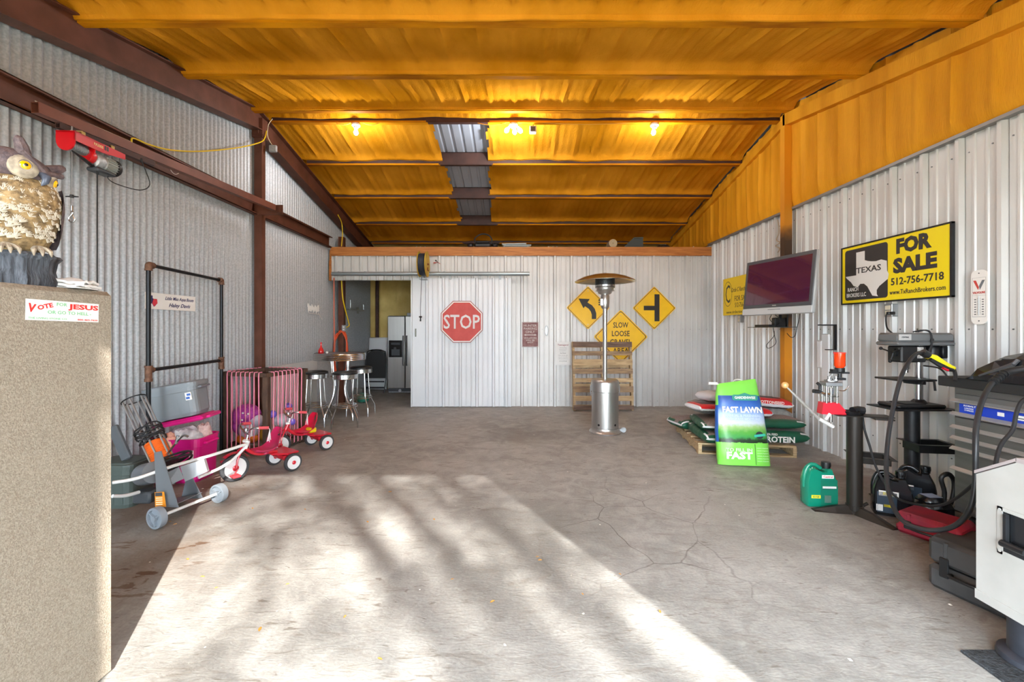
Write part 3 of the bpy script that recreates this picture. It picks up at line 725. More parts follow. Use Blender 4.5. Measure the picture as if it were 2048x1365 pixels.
# black pipe frame against the left wall
def pipeframe():
    x = -3.385; y0, y1 = PX(297, 600, x).y, PX(443, 600, x).y; zt = 1.995; zm = 1.07
    a_ = Vector((-3.22, P(297, 0, 3.74).y, 0)); a_.x = (297-CX)/FPX*3.74; b_ = Vector(((443-CX)/FPX*4.93, 4.93, 0))
    t = thing('pipe_frame', 'tall black iron pipe frame with rusty fittings leaning on the corrugated wall', 'pipe frame', a_, -math.degrees(math.atan2((b_-a_).x, (b_-a_).y)))
    L = (b_-a_).length; bp_ = mat('black iron pipe', '#16181c', .35, .5); ft = mat('rusty pipe fitting', '#7d5a45', .7, .2, color2='#5f4030', vscale=30, bump=.3)
    for y in (0, L): mb = MB(); mb.cyl((0, y, 0), (0, y, zt), .0175, 12); mb.build('upright', bp_, t, True)
    mb = MB(); mb.cyl((0, 0, zt), (0, L, zt), .0165, 12); mb.build('top_bar', bp_, t, True)
    mb = MB(); mb.cyl((0, 0, zm), (0, L, zm), .0165, 12); mb.build('cross_bar', bp_, t, True)
    for y, s in ((0, 1), (L, -1)):
        mb = MB(); mb.tube(smoothpath([(0, y, zt-.045), (0, y, zt-.01), (0, y+s*.012, zt+.004), (0, y+s*.05, zt)], 3), .026, 12); mb.cyl((0, y, zt-.05), (0, y, zt-.035), .029, 12); mb.cyl((0, y+s*.04, zt), (0, y+s*.055, zt), .029, 12); mb.build('elbow_fitting', ft, t, True)
        mb = MB(); mb.cyl((0, y, zm-.09), (0, y, zm+.04), .026, 12); mb.cyl((0, y, zm+.025), (0, y, zm+.04), .03, 12); mb.cyl((0, y, zm-.1), (0, y, zm-.075), .03, 12); mb.cyl((0, y, zm), (0, y+s*.05, zm), .026, 12); mb.build('tee_fitting', ft, t, True)
pipeframe()
# banner sign
a, b = PX(289, 584, -3.43), PX(390, 596, -3.43); zc = 1.70
t = thing('banner_sign', 'small white banner with blue script and a red, white and blue state map', 'sign', (-3.428, (a.y+b.y)/2, zc), 90)
w_ = b.y-a.y; mb = MB(); mb.box((-w_/2, -.002, -.078), (w_/2, .0, .078)); mb.build('backing', SWHITE, t)
NAVY = mat('navy ink', '#22245c', .5)
words('Little Miss Aqua Boom', .37, .045, NAVY, t, T(.10, -.003, .030), shear=.4, bold=.01); words('Haley Davis', .28, .05, NAVY, t, T(.10, -.003, -.036), shear=.4, bold=.015)
TX = [(-.18, .42), (0, .42), (0, .2), (.16, .16), (.3, .17), (.4, .14), (.42, -.08), (.45, -.16), (.3, -.26), (.2, -.34), (.17, -.45), (.1, -.44), (.02, -.3), (-.08, -.2), (-.2, -.26), (-.3, -.13), (-.42, 0), (-.18, 0)]
mb = MB(T(-.23, -.003, 0)); mb.prism([(x*.12, max(z, -.0)*.12 if 0 else z*.12) for x, z in TX], .001); mb.build('state_map', NAVY, t)
mb = MB(T(-.23, -.0036, 0)); mb.prism([(.01, .02), (.05, .02), (.055, -.02), (.025, -.05), (.01, -.045), (-.005, -.02)], .001); mb.build('map_patch', RED, t)
# small script ornament
t = thing('script_ornament', 'small white wire lettering ornament on the corrugated wall', 'ornament', (-3.425, 7.30, 1.43+(659-619)*3.42/398), 90)
mb = MB(); r_ = random.Random(2); pts = []
for i in range(40):
    pts.append((-.24+.42*i/39, -.01, .06*math.sin(i*1.9)+.02*r_.uniform(-1, 1)+.01))
mb.tube(smoothpath(pts, 3), .006, 5); mb.tube([(-.2, -.01, -.07), (.2, -.01, -.085)], .006, 5); mb.tube([(.13, -.01, .0), (.26, -.01, .05)], .005, 5); mb.tube([(.14, -.01, -.06), (.3, -.01, -.17)], .005, 5)
mb.build('wire_letters', SWHITE, t)

# storage: pink tub, pink lid, grey tote
PINK = mat('hot pink plastic', '#d9157f', .35, color2='#cf1077', vscale=2); GTOTE = mat('grey tote plastic', '#80868b', .4)
def tote(name, label, loc, rz, L, Wd, H, m, lidm=None, rot=None, top=1.08, lidtop=None):
    t = thing(name, label, 'storage tub', loc, rz, rot=rot)
    mb = MB(); n = 8; r = .06
    def ring(l, w_, z, r=.06):
        o = []
        for cx, cy, a0 in ((l/2-r, w_/2-r, 0), (-l/2+r, w_/2-r, 90), (-l/2+r, -w_/2+r, 180), (l/2-r, -w_/2+r, 270)):
            for k in range(5): a = R(a0+22.5*k); o.append((cx+r*math.cos(a), cy+r*math.sin(a), z))
        return o
    lv = [ring(L/top*.94, Wd/top*.94, 0), ring(L/top, Wd/top, .03), ring(L*.985, Wd*.985, H*.80), ring(L*1.0, Wd*1.0, H*.81), ring(L*1.0, Wd*1.0, H*.97), ring(L*1.03, Wd*1.03, H*.97), ring(L*1.03, Wd*1.03, H), ring(L*.97, Wd*.97, H), ring(L*.94, Wd*.94, .03)]
    vs = [p for l in lv for p in l]; k = 20
    fs = [[i*k+j, i*k+(j+1) % k, (i+1)*k+(j+1) % k, (i+1)*k+j] for i in range(len(lv)-1) for j in range(k)]+[[k-1-j for j in range(k)], [(len(lv)-1)*k+j for j in range(k)]]
    mb.add(vs, fs)
    for s in (-1, 1):      # moulded vertical ribs
        for q in (-.3, -.1, .1, .3): mb.box((q*L-.012, s*Wd*.5/top-.006, .04), (q*L+.012, s*Wd*.5*.99+.003, H*.7))
    mb.build('tub', m, t)
    for s in (-1, 1): mb = MB(); mb.box((s*L*.5-.01, -.09, H*.84), (s*L*.5+.035*s, .09, H*.90), bev=.008); mb.build('grip', m, t)
    if lidm:
        mb = MB(); lv = [ring(L*1.05, Wd*1.05, H-.02), ring(L*1.06, Wd*1.06, H+.005), ring(L*1.05, Wd*1.05, H+.02), ring(L*.97, Wd*.97, H+.022), ring(L*.93, Wd*.93, H+.012), ring(L*.85, Wd*.85, H+.012), ring(L*.82, Wd*.8, H+.026)]
        vs = [p for l in lv for p in l]; mb.add(vs, [[i*k+j, i*k+(j+1) % k, (i+1)*k+(j+1) % k, (i+1)*k+j] for i in range(len(lv)-1) for j in range(k)]+[[k-1-j for j in range(k)], [(len(lv)-1)*k+j for j in range(k)]])
        mb.build('lid', lidm, t)
    return t
tb = tote('storage_tub', 'open hot pink plastic tub full of clothes by the left wall', (-3.165, 4.10, 0), 3, .465, .34, .41, PINK)
mb = MB(); mb.box((.16, -.177, .22), (.195, -.167, .31)); mb.m = 1; mb.box((.163, -.179, .285), (.192, -.17, .305)); mb.build('label_sticker', [SWHITE, SRED], tb)
# clothes heap in it
def heap(name, m, c, rx, ry, h, label, seed, rz=0):
    mb = MB(); n, k = 26, 12; vs = []
    for i in range(k+1):
        f = i/k; rr = math.cos(f*PI/2)**.6; z = h*math.sin(f*PI/2)
        for j in range(n):
            a = 2*PI*j/n; p = Vector((math.cos(a)*rr, math.sin(a)*rr, f)); q = 1+.16*noise.noise(p*2.3+Vector((seed, 0, 0)))+.08*noise.noise(p*7+Vector((seed, 1, 0)))
            vs.append((rx*rr*math.cos(a)*q, ry*rr*math.sin(a)*q, z*q+.012*noise.noise(p*9)))
    mb.add(vs, [[i*n+j, i*n+(j+1) % n, (i+1)*n+(j+1) % n, (i+1)*n+j] for i in range(k) for j in range(n)]+[[n-1-j for j in range(n)]])
    return one(name, mb, m, label, 'clothes', None, True, c, rz)
CL1 = mat('white print cloth', '#dcdad8', .9, color2='#a9a7ab', vscale=16, bump=.6, bscale=14); CL2 = mat('salmon cloth', '#eab096', .9, color2='#dd9a82', vscale=9, bump=.6, bscale=12); CL3 = mat('pink striped cloth', '#e3c8bf', .9, color2='#c9a9a4', vscale=30, bump=.5, bscale=14)
heap('folded_clothes', CL1, (-3.14, 4.09, .34), .17, .12, .15, 'white patterned clothes heaped in the pink tub', 1)
heap('folded_clothes', CL3, (-3.02, 4.16, .35), .06, .08, .16, 'pale pink shirt at the far end of the pink tub', 4)
heap('folded_clothes', CL2, (-3.23, 3.97, .33), .11, .06, .13, 'salmon cloth spilling over the rim of the pink tub', 8)
# pink lid lying tilted on the tub, grey tote above
def tubLid(name, label, m, loc, rot, L=.86, Wd=.48):
    mb = MB(); mb.box((-L/2, -Wd/2, 0), (L/2, Wd/2, .035), bev=.014); mb.box((-L*.42, -Wd*.38, .03), (L*.42, Wd*.38, .045), bev=.006)
    for s in (-1, 1): mb.box((s*L/2-.02, -.1, .004), (s*(L/2+.03), .1, .03), bev=.006)
    return one(name, mb, m, label, 'lid', None, False, loc, rot=rot)
tubLid('tub_lid', 'hot pink lid lying tilted between the pink tub and the grey tote', PINK, (-3.135, 4.09, .545), (0, R(-11), R(9)), .46, .34)
gt = tote('storage_tub', 'closed grey plastic tote resting on the pink lid by the left wall', (-3.165, 4.07, .60), 0, .43, .29, .29, GTOTE, GTOTE, rot=(0, R(-10), R(12)))
mb = MB(); mb.box((.13, -.148, .15), (.18, -.14, .22)); mb.m = 1; mb.box((.135, -.15, .16), (.165, -.145, .18)); mb.box((.145, -.15, .19), (.175, -.145, .21)); mb.build('label_sticker', [SWHITE, mat('label blue', '#2a5cb0', .5)], gt)
# dark green tote behind the safe
DG = mat('dark green grey plastic', '#4d5753', .5)
q = F(245, 1015)
tote('storage_tub', 'dark green grey tote half hidden behind the tan safe', (-3.225, 3.52, 0), 0, .36, .28, .33, DG, DG)
mb = MB(T(0, 0, 0)); mb.box((-.04, -.02, 0), (.04, .02, .30), bev=.01)
one('camp_chair', mb, mat('dark grey canvas', '#55595d', .8), 'dark grey folded camp chair leaning behind the dark green tote', 'chair', None, False, (-3.17, 3.50, .36), rot=(R(0), R(-24), R(0)))

# cord reel with chrome rods and orange cord, leaning on the wheeled cart
def reel():
    # axis direction from top to bottom of the spool
    a = P(268, 800, 3.60); b = P(330, 932, 3.52); d = (b-a).normalized(); L0 = b
    t = thing('cord_reel', 'leaning cord reel with chrome rods and orange cord', 'cord reel', L0)
    u_, v_ = basis(d); Ln = (b-a).length
    def pt(s, r, ang): return (a-b)+d*s+(u_*math.cos(ang)+v_*math.sin(ang))*r
    for k in range(6):
        an = 2*PI*k/6+.4; mb = MB(); mb.cyl(pt(0, .075, an), pt(Ln, .075, an), .0075, 8); mb.build('rod', ALU, t, True)
    mb = MB(); mb.tube([pt(0, .085, 2*PI*i/16) for i in range(16)], .005, 6, True); mb.build('top_ring', BLACKM, t)
    mb = MB()
    for i in range(15):
        s = Ln*(.66+.019*i); mb.tube([pt(s, .066, 2*PI*j/16) for j in range(16)], .0065, 6, True)
    mb.cyl(pt(Ln*.64, 0, 0), pt(Ln*.95, 0, 0), .058, 18)
    mb.build('orange_cord', ORANGE, t, True)
    mb = MB(); r_ = random.Random(4)
    for i in range(9):
        s = Ln*(.44+.022*i); ph = r_.uniform(0, 6); mb.tube([pt(s+.018*math.sin(ph+2*PI*j/14*2), .088+.008*r_.random(), 2*PI*j/14) for j in range(14)], .0055, 6, True)
    mb.build('black_cable', RUBBER, t, True)
    mb = MB(); n = 28
    c = pt(Ln*.97, 0, 0)
    for r0, z0 in ((.19, 0), (.185, .03)):
        mb.tube([pt(Ln*.97+z0, r0, 2*PI*i/n) for i in range(n)], .009, 7, True)
    for i in range(6): an = 2*PI*i/6; mb.tube([pt(Ln*.97, .03, an), pt(Ln*.97, .19, an)], .008, 6)
    mb.cyl(pt(Ln*.955, 0, 0), pt(Ln*1.0, 0, 0), .10, 24)
    mb.build('reel_flange', BLACKM, t)
    mb = MB(); c = pt(Ln*.94, .15, 0); q = P(372, 868, 3.32)-L0
    mb.tube(smoothpath([pt(Ln*.9, .05, PI*1.5), P(352, 886, 3.5)-L0, P(366, 872, 3.5)-L0, P(376, 874, 3.5)-L0], 4), .009, 7); mb.cyl(P(352, 888, 3.5)-L0, P(356, 872, 3.5)-L0, .012, 10); mb.build('crank', CHROME, t, True)
reel()
# wheeled cart: grey body on two plastic wheels with white tubular handles
def cart():
    wl_, wr_ = F(314, 1057), F(438, 1005); c = (wl_+wr_)/2
    t = thing('wheeled_tool', 'grey wheeled yard tool with white tubular handles and two plastic wheels', 'yard tool', c)
    ax = (wr_-wl_).normalized(); Lw = (wr_-wl_).length
    GP = mat('grey plastic wheel', '#8b939b', .5); GB = mat('grey painted sheet metal', '#7b7f85', .35, .3); WT = mat('white powder coated tube', '#dcdcda', .35)
    O = lambda p: Vector(p)-c
    for p, s, y in ((wl_, -1, 0), (wr_, 1, 0)):
        q = O((p.x, p.y, .076)); M_ = Matrix.Translation(q) @ ax.to_track_quat('Z', 'Y').to_matrix().to_4x4()
        mb = MB(M_); mb.lathe([(.060, -.024), (.075, -.022), (.076, 0), (.075, .022), (.060, .024), (.060, .004), (.0, .004)], 28, cap=False); mb.lathe([(.060, -.024), (.060, -.004), (.0, -.004)], 28, cap=False)
        mb.lathe([(.018, -.028), (.018, .028)], 14)
        for i in range(3):
            mb.box((0, -.004, -.02), (.062, .004, .02), RZ(120*i+30)); mb.box((0, -.010, -.016), (.062, .010, .016), RZ(120*i+30)) if 0 else None
        mb.build('wheel', GP, t, True)
    mb = MB(); a0 = O((wl_.x, wl_.y, .076)); b0 = O((wr_.x, wr_.y, .076)); mb.tube([a0, b0], .011, 10); mb.build('axle', WT, t)
    # base plate between the wheels
    def quad(pts, th, nm, m, nr=None):
        pts = [O(p) for p in pts]; n_ = (pts[1]-pts[0]).cross(pts[2]-pts[0]).normalized()*th; k = len(pts)
        mb = MB(); mb.add([p for p in pts]+[p+n_ for p in pts], [list(range(k))[::-1], [k+i for i in range(k)]]+[[i, (i+1) % k, k+(i+1) % k, k+i] for i in range(k)]); return mb.build(nm, m, t)
    quad([P(348, 1012, 3.18), P(404, 986, 3.42), P(366, 996, 3.62), P(320, 1003, 3.3)], .004, 'base_plate', GB)
    pl = quad([P(308, 906, 3.12), P(322, 903, 3.12), P(357, 1016, 3.15), P(314, 1014, 3.15)], .006, 'side_plate', GB)
    quad([P(372, 958, 3.36), P(384, 955, 3.36), P(405, 997, 3.44), P(362, 1000, 3.44)], .006, 'side_plate', GB)
    mb = MB(); M0 = [O(P(312, 984, 3.135)), O(P(331, 983, 3.135)), O(P(335, 1013, 3.140)), O(P(313, 1013, 3.140))]
    mb.add([p+Vector((0, -.012, 0)) for p in M0], [[3, 2, 1, 0]]); mb.m = 1
    up = M0[0]-M0[3]; rt = M0[1]-M0[0]; b_ = M0[3]+Vector((0, -.0128, 0))
    mb.add([b_+up*.72+rt*.05, b_+up*.72+rt*.8, b_+up*.97+rt*.8, b_+up*.97+rt*.05], [[0, 1, 2, 3]]); mb.m = 2
    for z_ in (.12, .26, .42, .56): mb.add([b_+up*z_+rt*.1, b_+up*z_+rt*.8, b_+up*(z_+.06)+rt*.8, b_+up*(z_+.06)+rt*.1], [[0, 1, 2, 3]])
    mb.build('warning_label', [mat('label orange', '#e08a1e', .5), DGREY, mat('label cream', '#f3e3bd', .5)], pl)
    # motor housing (rounded barrel) and upper box
    a1, b1 = O(P(276, 935, 3.25)), O(P(306, 925, 3.22)); 
    d_ = Vector((.18, -.02, .03)); mb = MB(); mb.tube([O(P(285, 950, 3.28))-Vector((.0, 0, .0)), O(P(285, 950, 3.28))+Vector((.01, 0, 0)), O(P(309, 945, 3.22))], [.07, .082, .080], 22); mb.build('drum_housing', GB, t, True)
    q = O(P(292, 990, 3.25)); mb = MB(); mb.box((q.x-.07, q.y-.05, q.z-.055), (q.x+.07, q.y+.07, q.z+.035), bev=.015); mb.build('lower_housing', DGREY, t, True)
    quad([P(360, 934, 3.30), P(408, 919, 3.36), P(415, 944, 3.36), P(370, 964, 3.30)], .05, 'battery_box', mat('pale grey sheet metal', '#a6a9ad', .3, .4))
    quad([P(326, 950, 3.2), P(358, 934, 3.3), P(368, 958, 3.3), P(330, 975, 3.2)], .02, 'deflector', GB)
    mb = MB(); mb.cyl(O(P(335, 968, 3.25)), O(P(345, 962, 3.25)), .03, 16); mb.tube([O(P(330, 972, 3.24)), O(P(368, 946, 3.34))], .012, 8); mb.build('chain_sprocket', CHROME, t, True)
    mb = MB(); mb.tube(smoothpath([O(p) for p in (P(225, 966, 3.02), P(275, 957, 3.1), P(345, 933, 3.25), (P(420, 912, 3.5)), P(495, 888, 3.76))], 6), .0125, 10); mb.build('handle', WT, t, True)
    mb = MB(); mb.tube(smoothpath([O(p) for p in (P(398, 955, 3.40), P(420, 946, 3.5), P(445, 934, 3.6), P(470, 916, 3.7), P(493, 892, 3.77))], 6), .0125, 10); mb.build('handle', WT, t, True)
    mb = MB(); mb.tube(smoothpath([O(p) for p in (P(225, 993, 3.0), P(250, 992, 3.08), P(278, 985, 3.18))], 6), .0125, 10); mb.build('handle', WT, t, True)
    mb = MB(); mb.cyl(O(P(490, 898, 3.76)), O(P(496, 882, 3.78)), .019, 12); mb.build('end_cap', WT, t, True)
cart()
# ---------------- middle and back ----------------
PCORD = mat('pink cord', '#ef8fa6', .6)
CW = mat('rough dark brown timber', '#5a4233', .85, color2='#3f2d24', vscale=6, stretch=(4, 4, 1), bump=.4, bscale=40)
def cage():
    A = Vector((-3.385, 5.02, 0)); B = Vector((-2.83, 4.88, 0)); C_ = Vector((-2.69, 5.42, 0)); D = A+C_-B; H = .93
    c = B.copy(); t = thing('ball_cage', 'brown wooden toy corral strung with pink cords in front of the left post', 'toy cage', c)
    cs = [A-c, B-c, C_-c, D-c]
    for p in cs: mb = MB(); mb.box((p.x-.03, p.y-.03, 0), (p.x+.03, p.y+.03, H-.04)); mb.build('corner_post', CW, t)
    for z0, z1, nm in ((H-.045, H, 'top_rail'), (.03, .075, 'bottom_rail')):
        for i in range(4):
            p, q = cs[i], cs[(i+1) % 4]; d = (q-p).normalized(); M_ = Matrix.Translation(p) @ d.to_track_quat('X', 'Z').to_matrix().to_4x4()
            ang = math.degrees(math.atan2(d.y, d.x)); mb = MB(Matrix.Translation(p) @ RZ(ang)); e = .05 if z0 > .5 else 0
            mb.box((-e, -.04, z0), ((q-p).length+e, .04, z1)); mb.build(nm, CW, t)
    for i in range(4):
        p, q = cs[i], cs[(i+1) % 4]; d = (q-p).normalized(); nn = Vector((d.y, -d.x, 0)); k = 8
        for j in range(k):
            a = p+(q-p)*((j+1)/(k+1)); o = nn*.046
            mb = MB(); sw = rnd.uniform(-.01, .01)
            mb.tube([a-nn*.0+Vector((0, 0, H+.006)), a+o*.9+Vector((0, 0, H+.004)), a+o+Vector((0, 0, H-.03)), a+o*.9+d*sw+Vector((0, 0, .4)), a+o+Vector((0, 0, .05)), a+o*.4+Vector((0, 0, .025))], .006, 6)
            mb.build('cord', PCORD, t, True)
cage()
def ballthing(name, px, py, Y, r, m, label, cat='ball', s3=(1, 1, 1), group=None):
    p = P(px, py, Y); mb = MB(); mb.ball((0, 0, 0), r, 20, s3); return one(name, mb, m, label, cat, group, True, p)
PUR_ = mat('purple plastic', '#7b63c9', .3); MAG = mat('shiny magenta fabric', '#c04ab0', .35, color2='#a83297', vscale=40, bump=.6, bscale=60)
# big plush toy: magenta cap over a white body
p = P(500, 850, 5.12); mb = MB()
t = thing('plush_toy', 'large shiny magenta and white stuffed toy inside the cage', 'stuffed toy', (p.x, p.y, .13))
mb = MB(); mb.ball((-.04, 0, .27), .15, 24, (1.05, .95, .9)); mb.ball((-.13, 0, .16), .09, 18, (.8, 1, 1.3)); mb.build('cap', MAG, t, True)
mb = MB(); mb.ball((.01, -.03, .11), .12, 20, (1, .9, .95)); mb.ball((.07, -.01, .2), .09, 18); mb.build('body', mat('white plush', '#d6d3dc', .8, color2='#b5b0c0', vscale=9), t, True)
mb = MB(); [mb.ball((x, -.135+abs(x)*.1, z), .012, 8) for x, z in ((-.03, .28), (.03, .29), (.0, .32), (.06, .31), (-.01, .24))]; mb.build('spots', SWHITE, t, True)
ballthing('toy_pumpkin', 484, 884, 5.05, .062, mat('pumpkin orange', '#e27a1c', .5), 'orange pumpkin ball at the left of the cage floor', 'pumpkin', (1, 1, .85)).location.z = .13
ballthing('toy_pumpkin', 505, 884, 5.08, .062, mat('pumpkin orange', '#e27a1c', .5), 'orange pumpkin ball next to the leftmost one in the cage', 'pumpkin', (1, 1, .85)).location.z = .13
ballthing('ochre_bag', 525, 875, 5.2, .07, mat('ochre cloth', '#b98a2a', .8, bump=.5, bscale=20), 'crumpled ochre cloth on the cage floor behind the front post', 'cloth', (1, 1, 1.2)).location.z = .16
ballthing('toy_ball', 545, 829, 5.18, .047, PUR_, 'purple ball just right of the front cage post')
ballthing('toy_ball', 577, 813, 5.3, .043, PUR_, 'purple ball high at the right side of the cage')
ballthing('toy_ball', 584, 844, 5.22, .042, PUR_, 'purple ball low at the right side of the cage')
ballthing('toy_ball', 563, 842, 5.2, .085, mat('clear white plastic', '#cfd2da', .3), 'large pale ball between the purple balls in the cage')

# tricycles
def tricycle(c, ang, label, first=None, seatm=None):
    """x forward, y left; origin on the floor under the middle"""
    t = thing('tricycle', label, 'tricycle', c, ang, 'red toddler tricycles')
    TR = mat('tricycle red', '#cf2335', .28, coat=.3); WW = mat('white wheel disc', '#e6e6e6', .35); TY = mat('grey rubber tyre', '#3b3c3f', .6); CH = CHROME
    def wheel(x, y, r, w_):
        M_ = T(x, y, r) @ RX(90); mb = MB(M_); mb.lathe([(r*.76, -w_), (r*.93, -w_), (r, -w_*.55), (r, w_*.55), (r*.93, w_), (r*.76, w_)], 28, cap=False); wh = mb.build('wheel', TY, t, True)
        for s in (-1, 1): mb = MB(M_ @ T(0, 0, s*w_*.8) @ (RX(180) if s < 0 else Matrix())); mb.lathe([(r*.78, 0), (r*.74, .006), (r*.45, .002), (r*.2, .004), (0, .004)], 28, cap=False); mb.build('wheel_disc', WW, wh, True)
        for s in (-1, 1): mb = MB(M_ @ T(0, 0, s*w_*.8) @ (RX(180) if s < 0 else Matrix())); mb.lathe([(r*.22, 0), (r*.22, .008), (r*.12, .014), (0, .015)], 16, cap=False); mb.build('hub_cap', TR, wh, True)
    wheel(.27, 0, .125, .022); wheel(-.19, -.175, .088, .02); wheel(-.19, .175, .088, .02)
    # fork, head tube, handlebar
    mb = MB()
    for s in (-1, 1): mb.tube([(.27, s*.036, .125), (.262, s*.037, .2), (.225, s*.03, .275), (.20, 0, .30)], .009, 8)
    mb.cyl((.205, 0, .27), (.175, 0, .345), .022, 12); mb.build('fork', TR, t, True)
    mb = MB(); n = 10; vs = []
    for i in range(n+1):
        a = R(30+100*i/n)
        for y in (-.035, 0, .035): vs.append((.27-.145*math.cos(a)*1.0, y, .125+.145*math.sin(a)+(.006 if y == 0 else 0)))
    mb.add(vs, [[i*3+j, i*3+j+1, (i+1)*3+j+1, (i+1)*3+j] for i in range(n) for j in range(2)]); mb.build('front_fender', TR, t, True)
    mb = MB(); mb.lathe([(.022, 0), (.026, .004), (.026, .02), (.018, .026)], 14, T(.175, 0, .345)); mb.build('headset_cap', SWHITE, t, True)
    mb = MB(); st = Vector((.165, 0, .36)); mb.tube([st, st+Vector((-.012, 0, .06))], .009, 8)
    for s in (-1, 1): mb.tube(smoothpath([st+Vector((-.012, 0, .055)), st+Vector((-.0, s*.05, .075)), st+Vector((.01, s*.10, .12)), st+Vector((-.02, s*.15, .135)), st+Vector((-.09, s*.17, .125))], 4), .0085, 8)
    mb.build('handlebar', CH, t, True)
    for s in (-1, 1):
        g0, g1 = st+Vector((-.035, s*.157, .133)), st+Vector((-.115, s*.178, .122)); mb = MB(); mb.cyl(g0, g1, .015, 10); g_ = mb.build('grip', mat('grip red', '#d8505a', .5), t, True)
        mb = MB()
        for k in range(6): e = g1+Vector((rnd.uniform(-.02, .01), rnd.uniform(-.015, .015), -.13+rnd.uniform(-.02, .02))); mb.tube([g1, g1+Vector((-.012, 0, -.02)), e], .0028, 4)
        mb.build('streamers', mat('white ribbon', '#ecdfe0', .5), g_)
    mb = MB(); mb.cyl(st+Vector((.02, .03, .10)), st+Vector((.02, .03, .125)), .022, 12); mb.build('bell', CH, t, True)
    # frame
    mb = MB(); mb.tube(smoothpath([(.185, 0, .30), (.12, 0, .235), (.04, 0, .20), (-.06, 0, .195), (-.12, 0, .185)], 4), .017, 10)
    mb.tube([(-.10, 0, .18), (-.19, 0, .095)], .013, 8); mb.tube([(-.19, -.17, .088), (-.19, .17, .088)], .009, 8); mb.build('frame', TR, t, True)
    # rear step
    mb = MB(); pts = [(-.27, -.14), (-.27, .14), (-.16, .15), (-.10, .07), (-.06, .03), (-.06, -.03), (-.10, -.07), (-.16, -.15)]
    mb.prism([(x, y) for x, y in pts], .016, T(0, 0, .165) @ RX(90) @ T(0, -.0, 0) @ Matrix.Scale(1, 4)); mb.box((-.25, -.11, .11), (-.13, .11, .15), bev=.01); mb.build('rear_step', TR, t, True)
    # moulded seat: a swept shell
    sm = seatm or mat('seat red', '#d0163a', .3, coat=.3)
    prof = [(.105, .235, .055), (.07, .222, .085), (.02, .217, .10), (-.03, .222, .11), (-.075, .245, .115), (-.11, .29, .11), (-.135, .345, .098), (-.155, .40, .072), (-.163, .425, .038)]
    vs = []; k = 9
    for th in (0, 1):
        for x, z, w_ in prof:
            for j in range(k):
                q = j/(k-1)*2-1; lift = .028*abs(q)**2.5; nx = .5 if z > .24 else 0
                vs.append((x+(lift*1.1 if z > .27 else 0)-(.008*th if z > .27 else 0), q*w_, z+(lift if z <= .3 else lift*.3)-(.008*th if z <= .27 else .002*th)))
    n = len(prof); o = n*k; fs = []
    for i in range(n-1):
        for j in range(k-1):
            if i == 6 and j in (3, 4): continue
            a = i*k+j; fs += [[a, a+1, a+k+1, a+k], [o+a+k, o+a+k+1, o+a+1, o+a]]
    for i in range(n-1): fs += [[i*k, i*k+k, o+i*k+k, o+i*k], [i*k+k-1, o+i*k+k-1, o+i*k+2*k-1, i*k+2*k-1]]
    fs += [[j, o+j, o+j+1, j+1] for j in range(k-1)]+[[(n-1)*k+j, (n-1)*k+j+1, o+(n-1)*k+j+1, o+(n-1)*k+j] for j in range(k-1)]
    mb = MB(); mb.add(vs, fs); mb.cyl((-.01, 0, .19), (-.01, 0, .218), .03, 10); mb.build('seat', sm, t, True)
    for s in (-1, 1):
        mb = MB(); a = Vector((.27, s*.04, .125)); e = a+Vector((.0, s*.02, -.05*s)); mb.tube([a, a+Vector((0, s*.02, 0)), e+Vector((.03, 0, 0)), e+Vector((.03, s*.05, 0))], .006, 6); mb.box(tuple(e+Vector((.0, s*.0, -.012))), tuple(e+Vector((.07, s*.075, .012))), bev=.006); mb.build('pedal', mat('pedal red', '#c8404a', .5), t)
    return t
f1 = F(472, 962); r1 = (F(585, 943)+F(549, 930))/2
def heading(f, r): return math.degrees(math.atan2((f-r).y, (f-r).x))
t1 = tricycle((f1*.42+r1*.58), heading(f1, r1), 'front red tricycle whose big white wheel touches the sunlit floor', seatm=mat('faded seat rose', '#c22558', .3, coat=.3))
f2, r2 = Vector((-2.64, 4.80, 0)), Vector((-2.36, 5.17, 0))
t2 = tricycle((f2*.42+r2*.58), heading(f2, r2), 'rear red tricycle parked in front of the bar stools')
mb = MB(); mb.box((-.14, -.05, .20), (-.05, .05, .26), bev=.012); mb.build('side_badge', mat('yellow panel', '#e6cc14', .4), t2)

# bar table and stools
def stool(c, rz, label):
    t = thing('bar_stool', label, 'bar stool', c, rz, 'chrome bar stools around the high table')
    mb = MB(); mb.lathe([(0, .765), (.165, .765), (.178, .775), (.18, .785), (.172, .80), (.13, .812), (0, .816)], 32); mb.build('seat', mat('black vinyl', '#1b1b1d', .35), t, True)
    mb = MB(); mb.lathe([(.170, .70), (.176, .702)]+[(.178-(.003 if i % 2 else 0), .705+.0085*i) for i in range(8)]+[(.176, .768), (.168, .77)], 36, cap=False); mb.build('seat_ring', CHROME, t, True)
    for k in range(4):
        a = PI/4+k*PI/2; ca, sa = math.cos(a), math.sin(a); mb = MB()
        mb.tube(smoothpath([(ca*r, sa*r, z) for r, z in ((.125, .705), (.138, .5), (.155, .31), (.18, .255), (.225, .17), (.245, .12), (.25, .0))], 3), .0095, 8); mb.build('leg', CHROME, t, True)
    mb = MB(); mb.tube([(.172*math.cos(2*PI*i/32), .172*math.sin(2*PI*i/32), .29) for i in range(32)], .008, 8, True); mb.build('footrest_ring', CHROME, t, True)
    mb = MB(); mb.tube([(.165*math.cos(2*PI*i/32), .165*math.sin(2*PI*i/32), .315) for i in range(32)], .006, 8, True); mb.build('brace_ring', CHROME, t, True)
    return t
sA = P(631, 700, 6.36); stool((sA.x, 6.36, 0), 8, 'chrome bar stool with black seat, leftmost at the high table')
sB = P(690, 700, 6.30); stool((sB.x, 6.30, 0), 20, 'chrome bar stool with black seat, nearest in front of the high table')
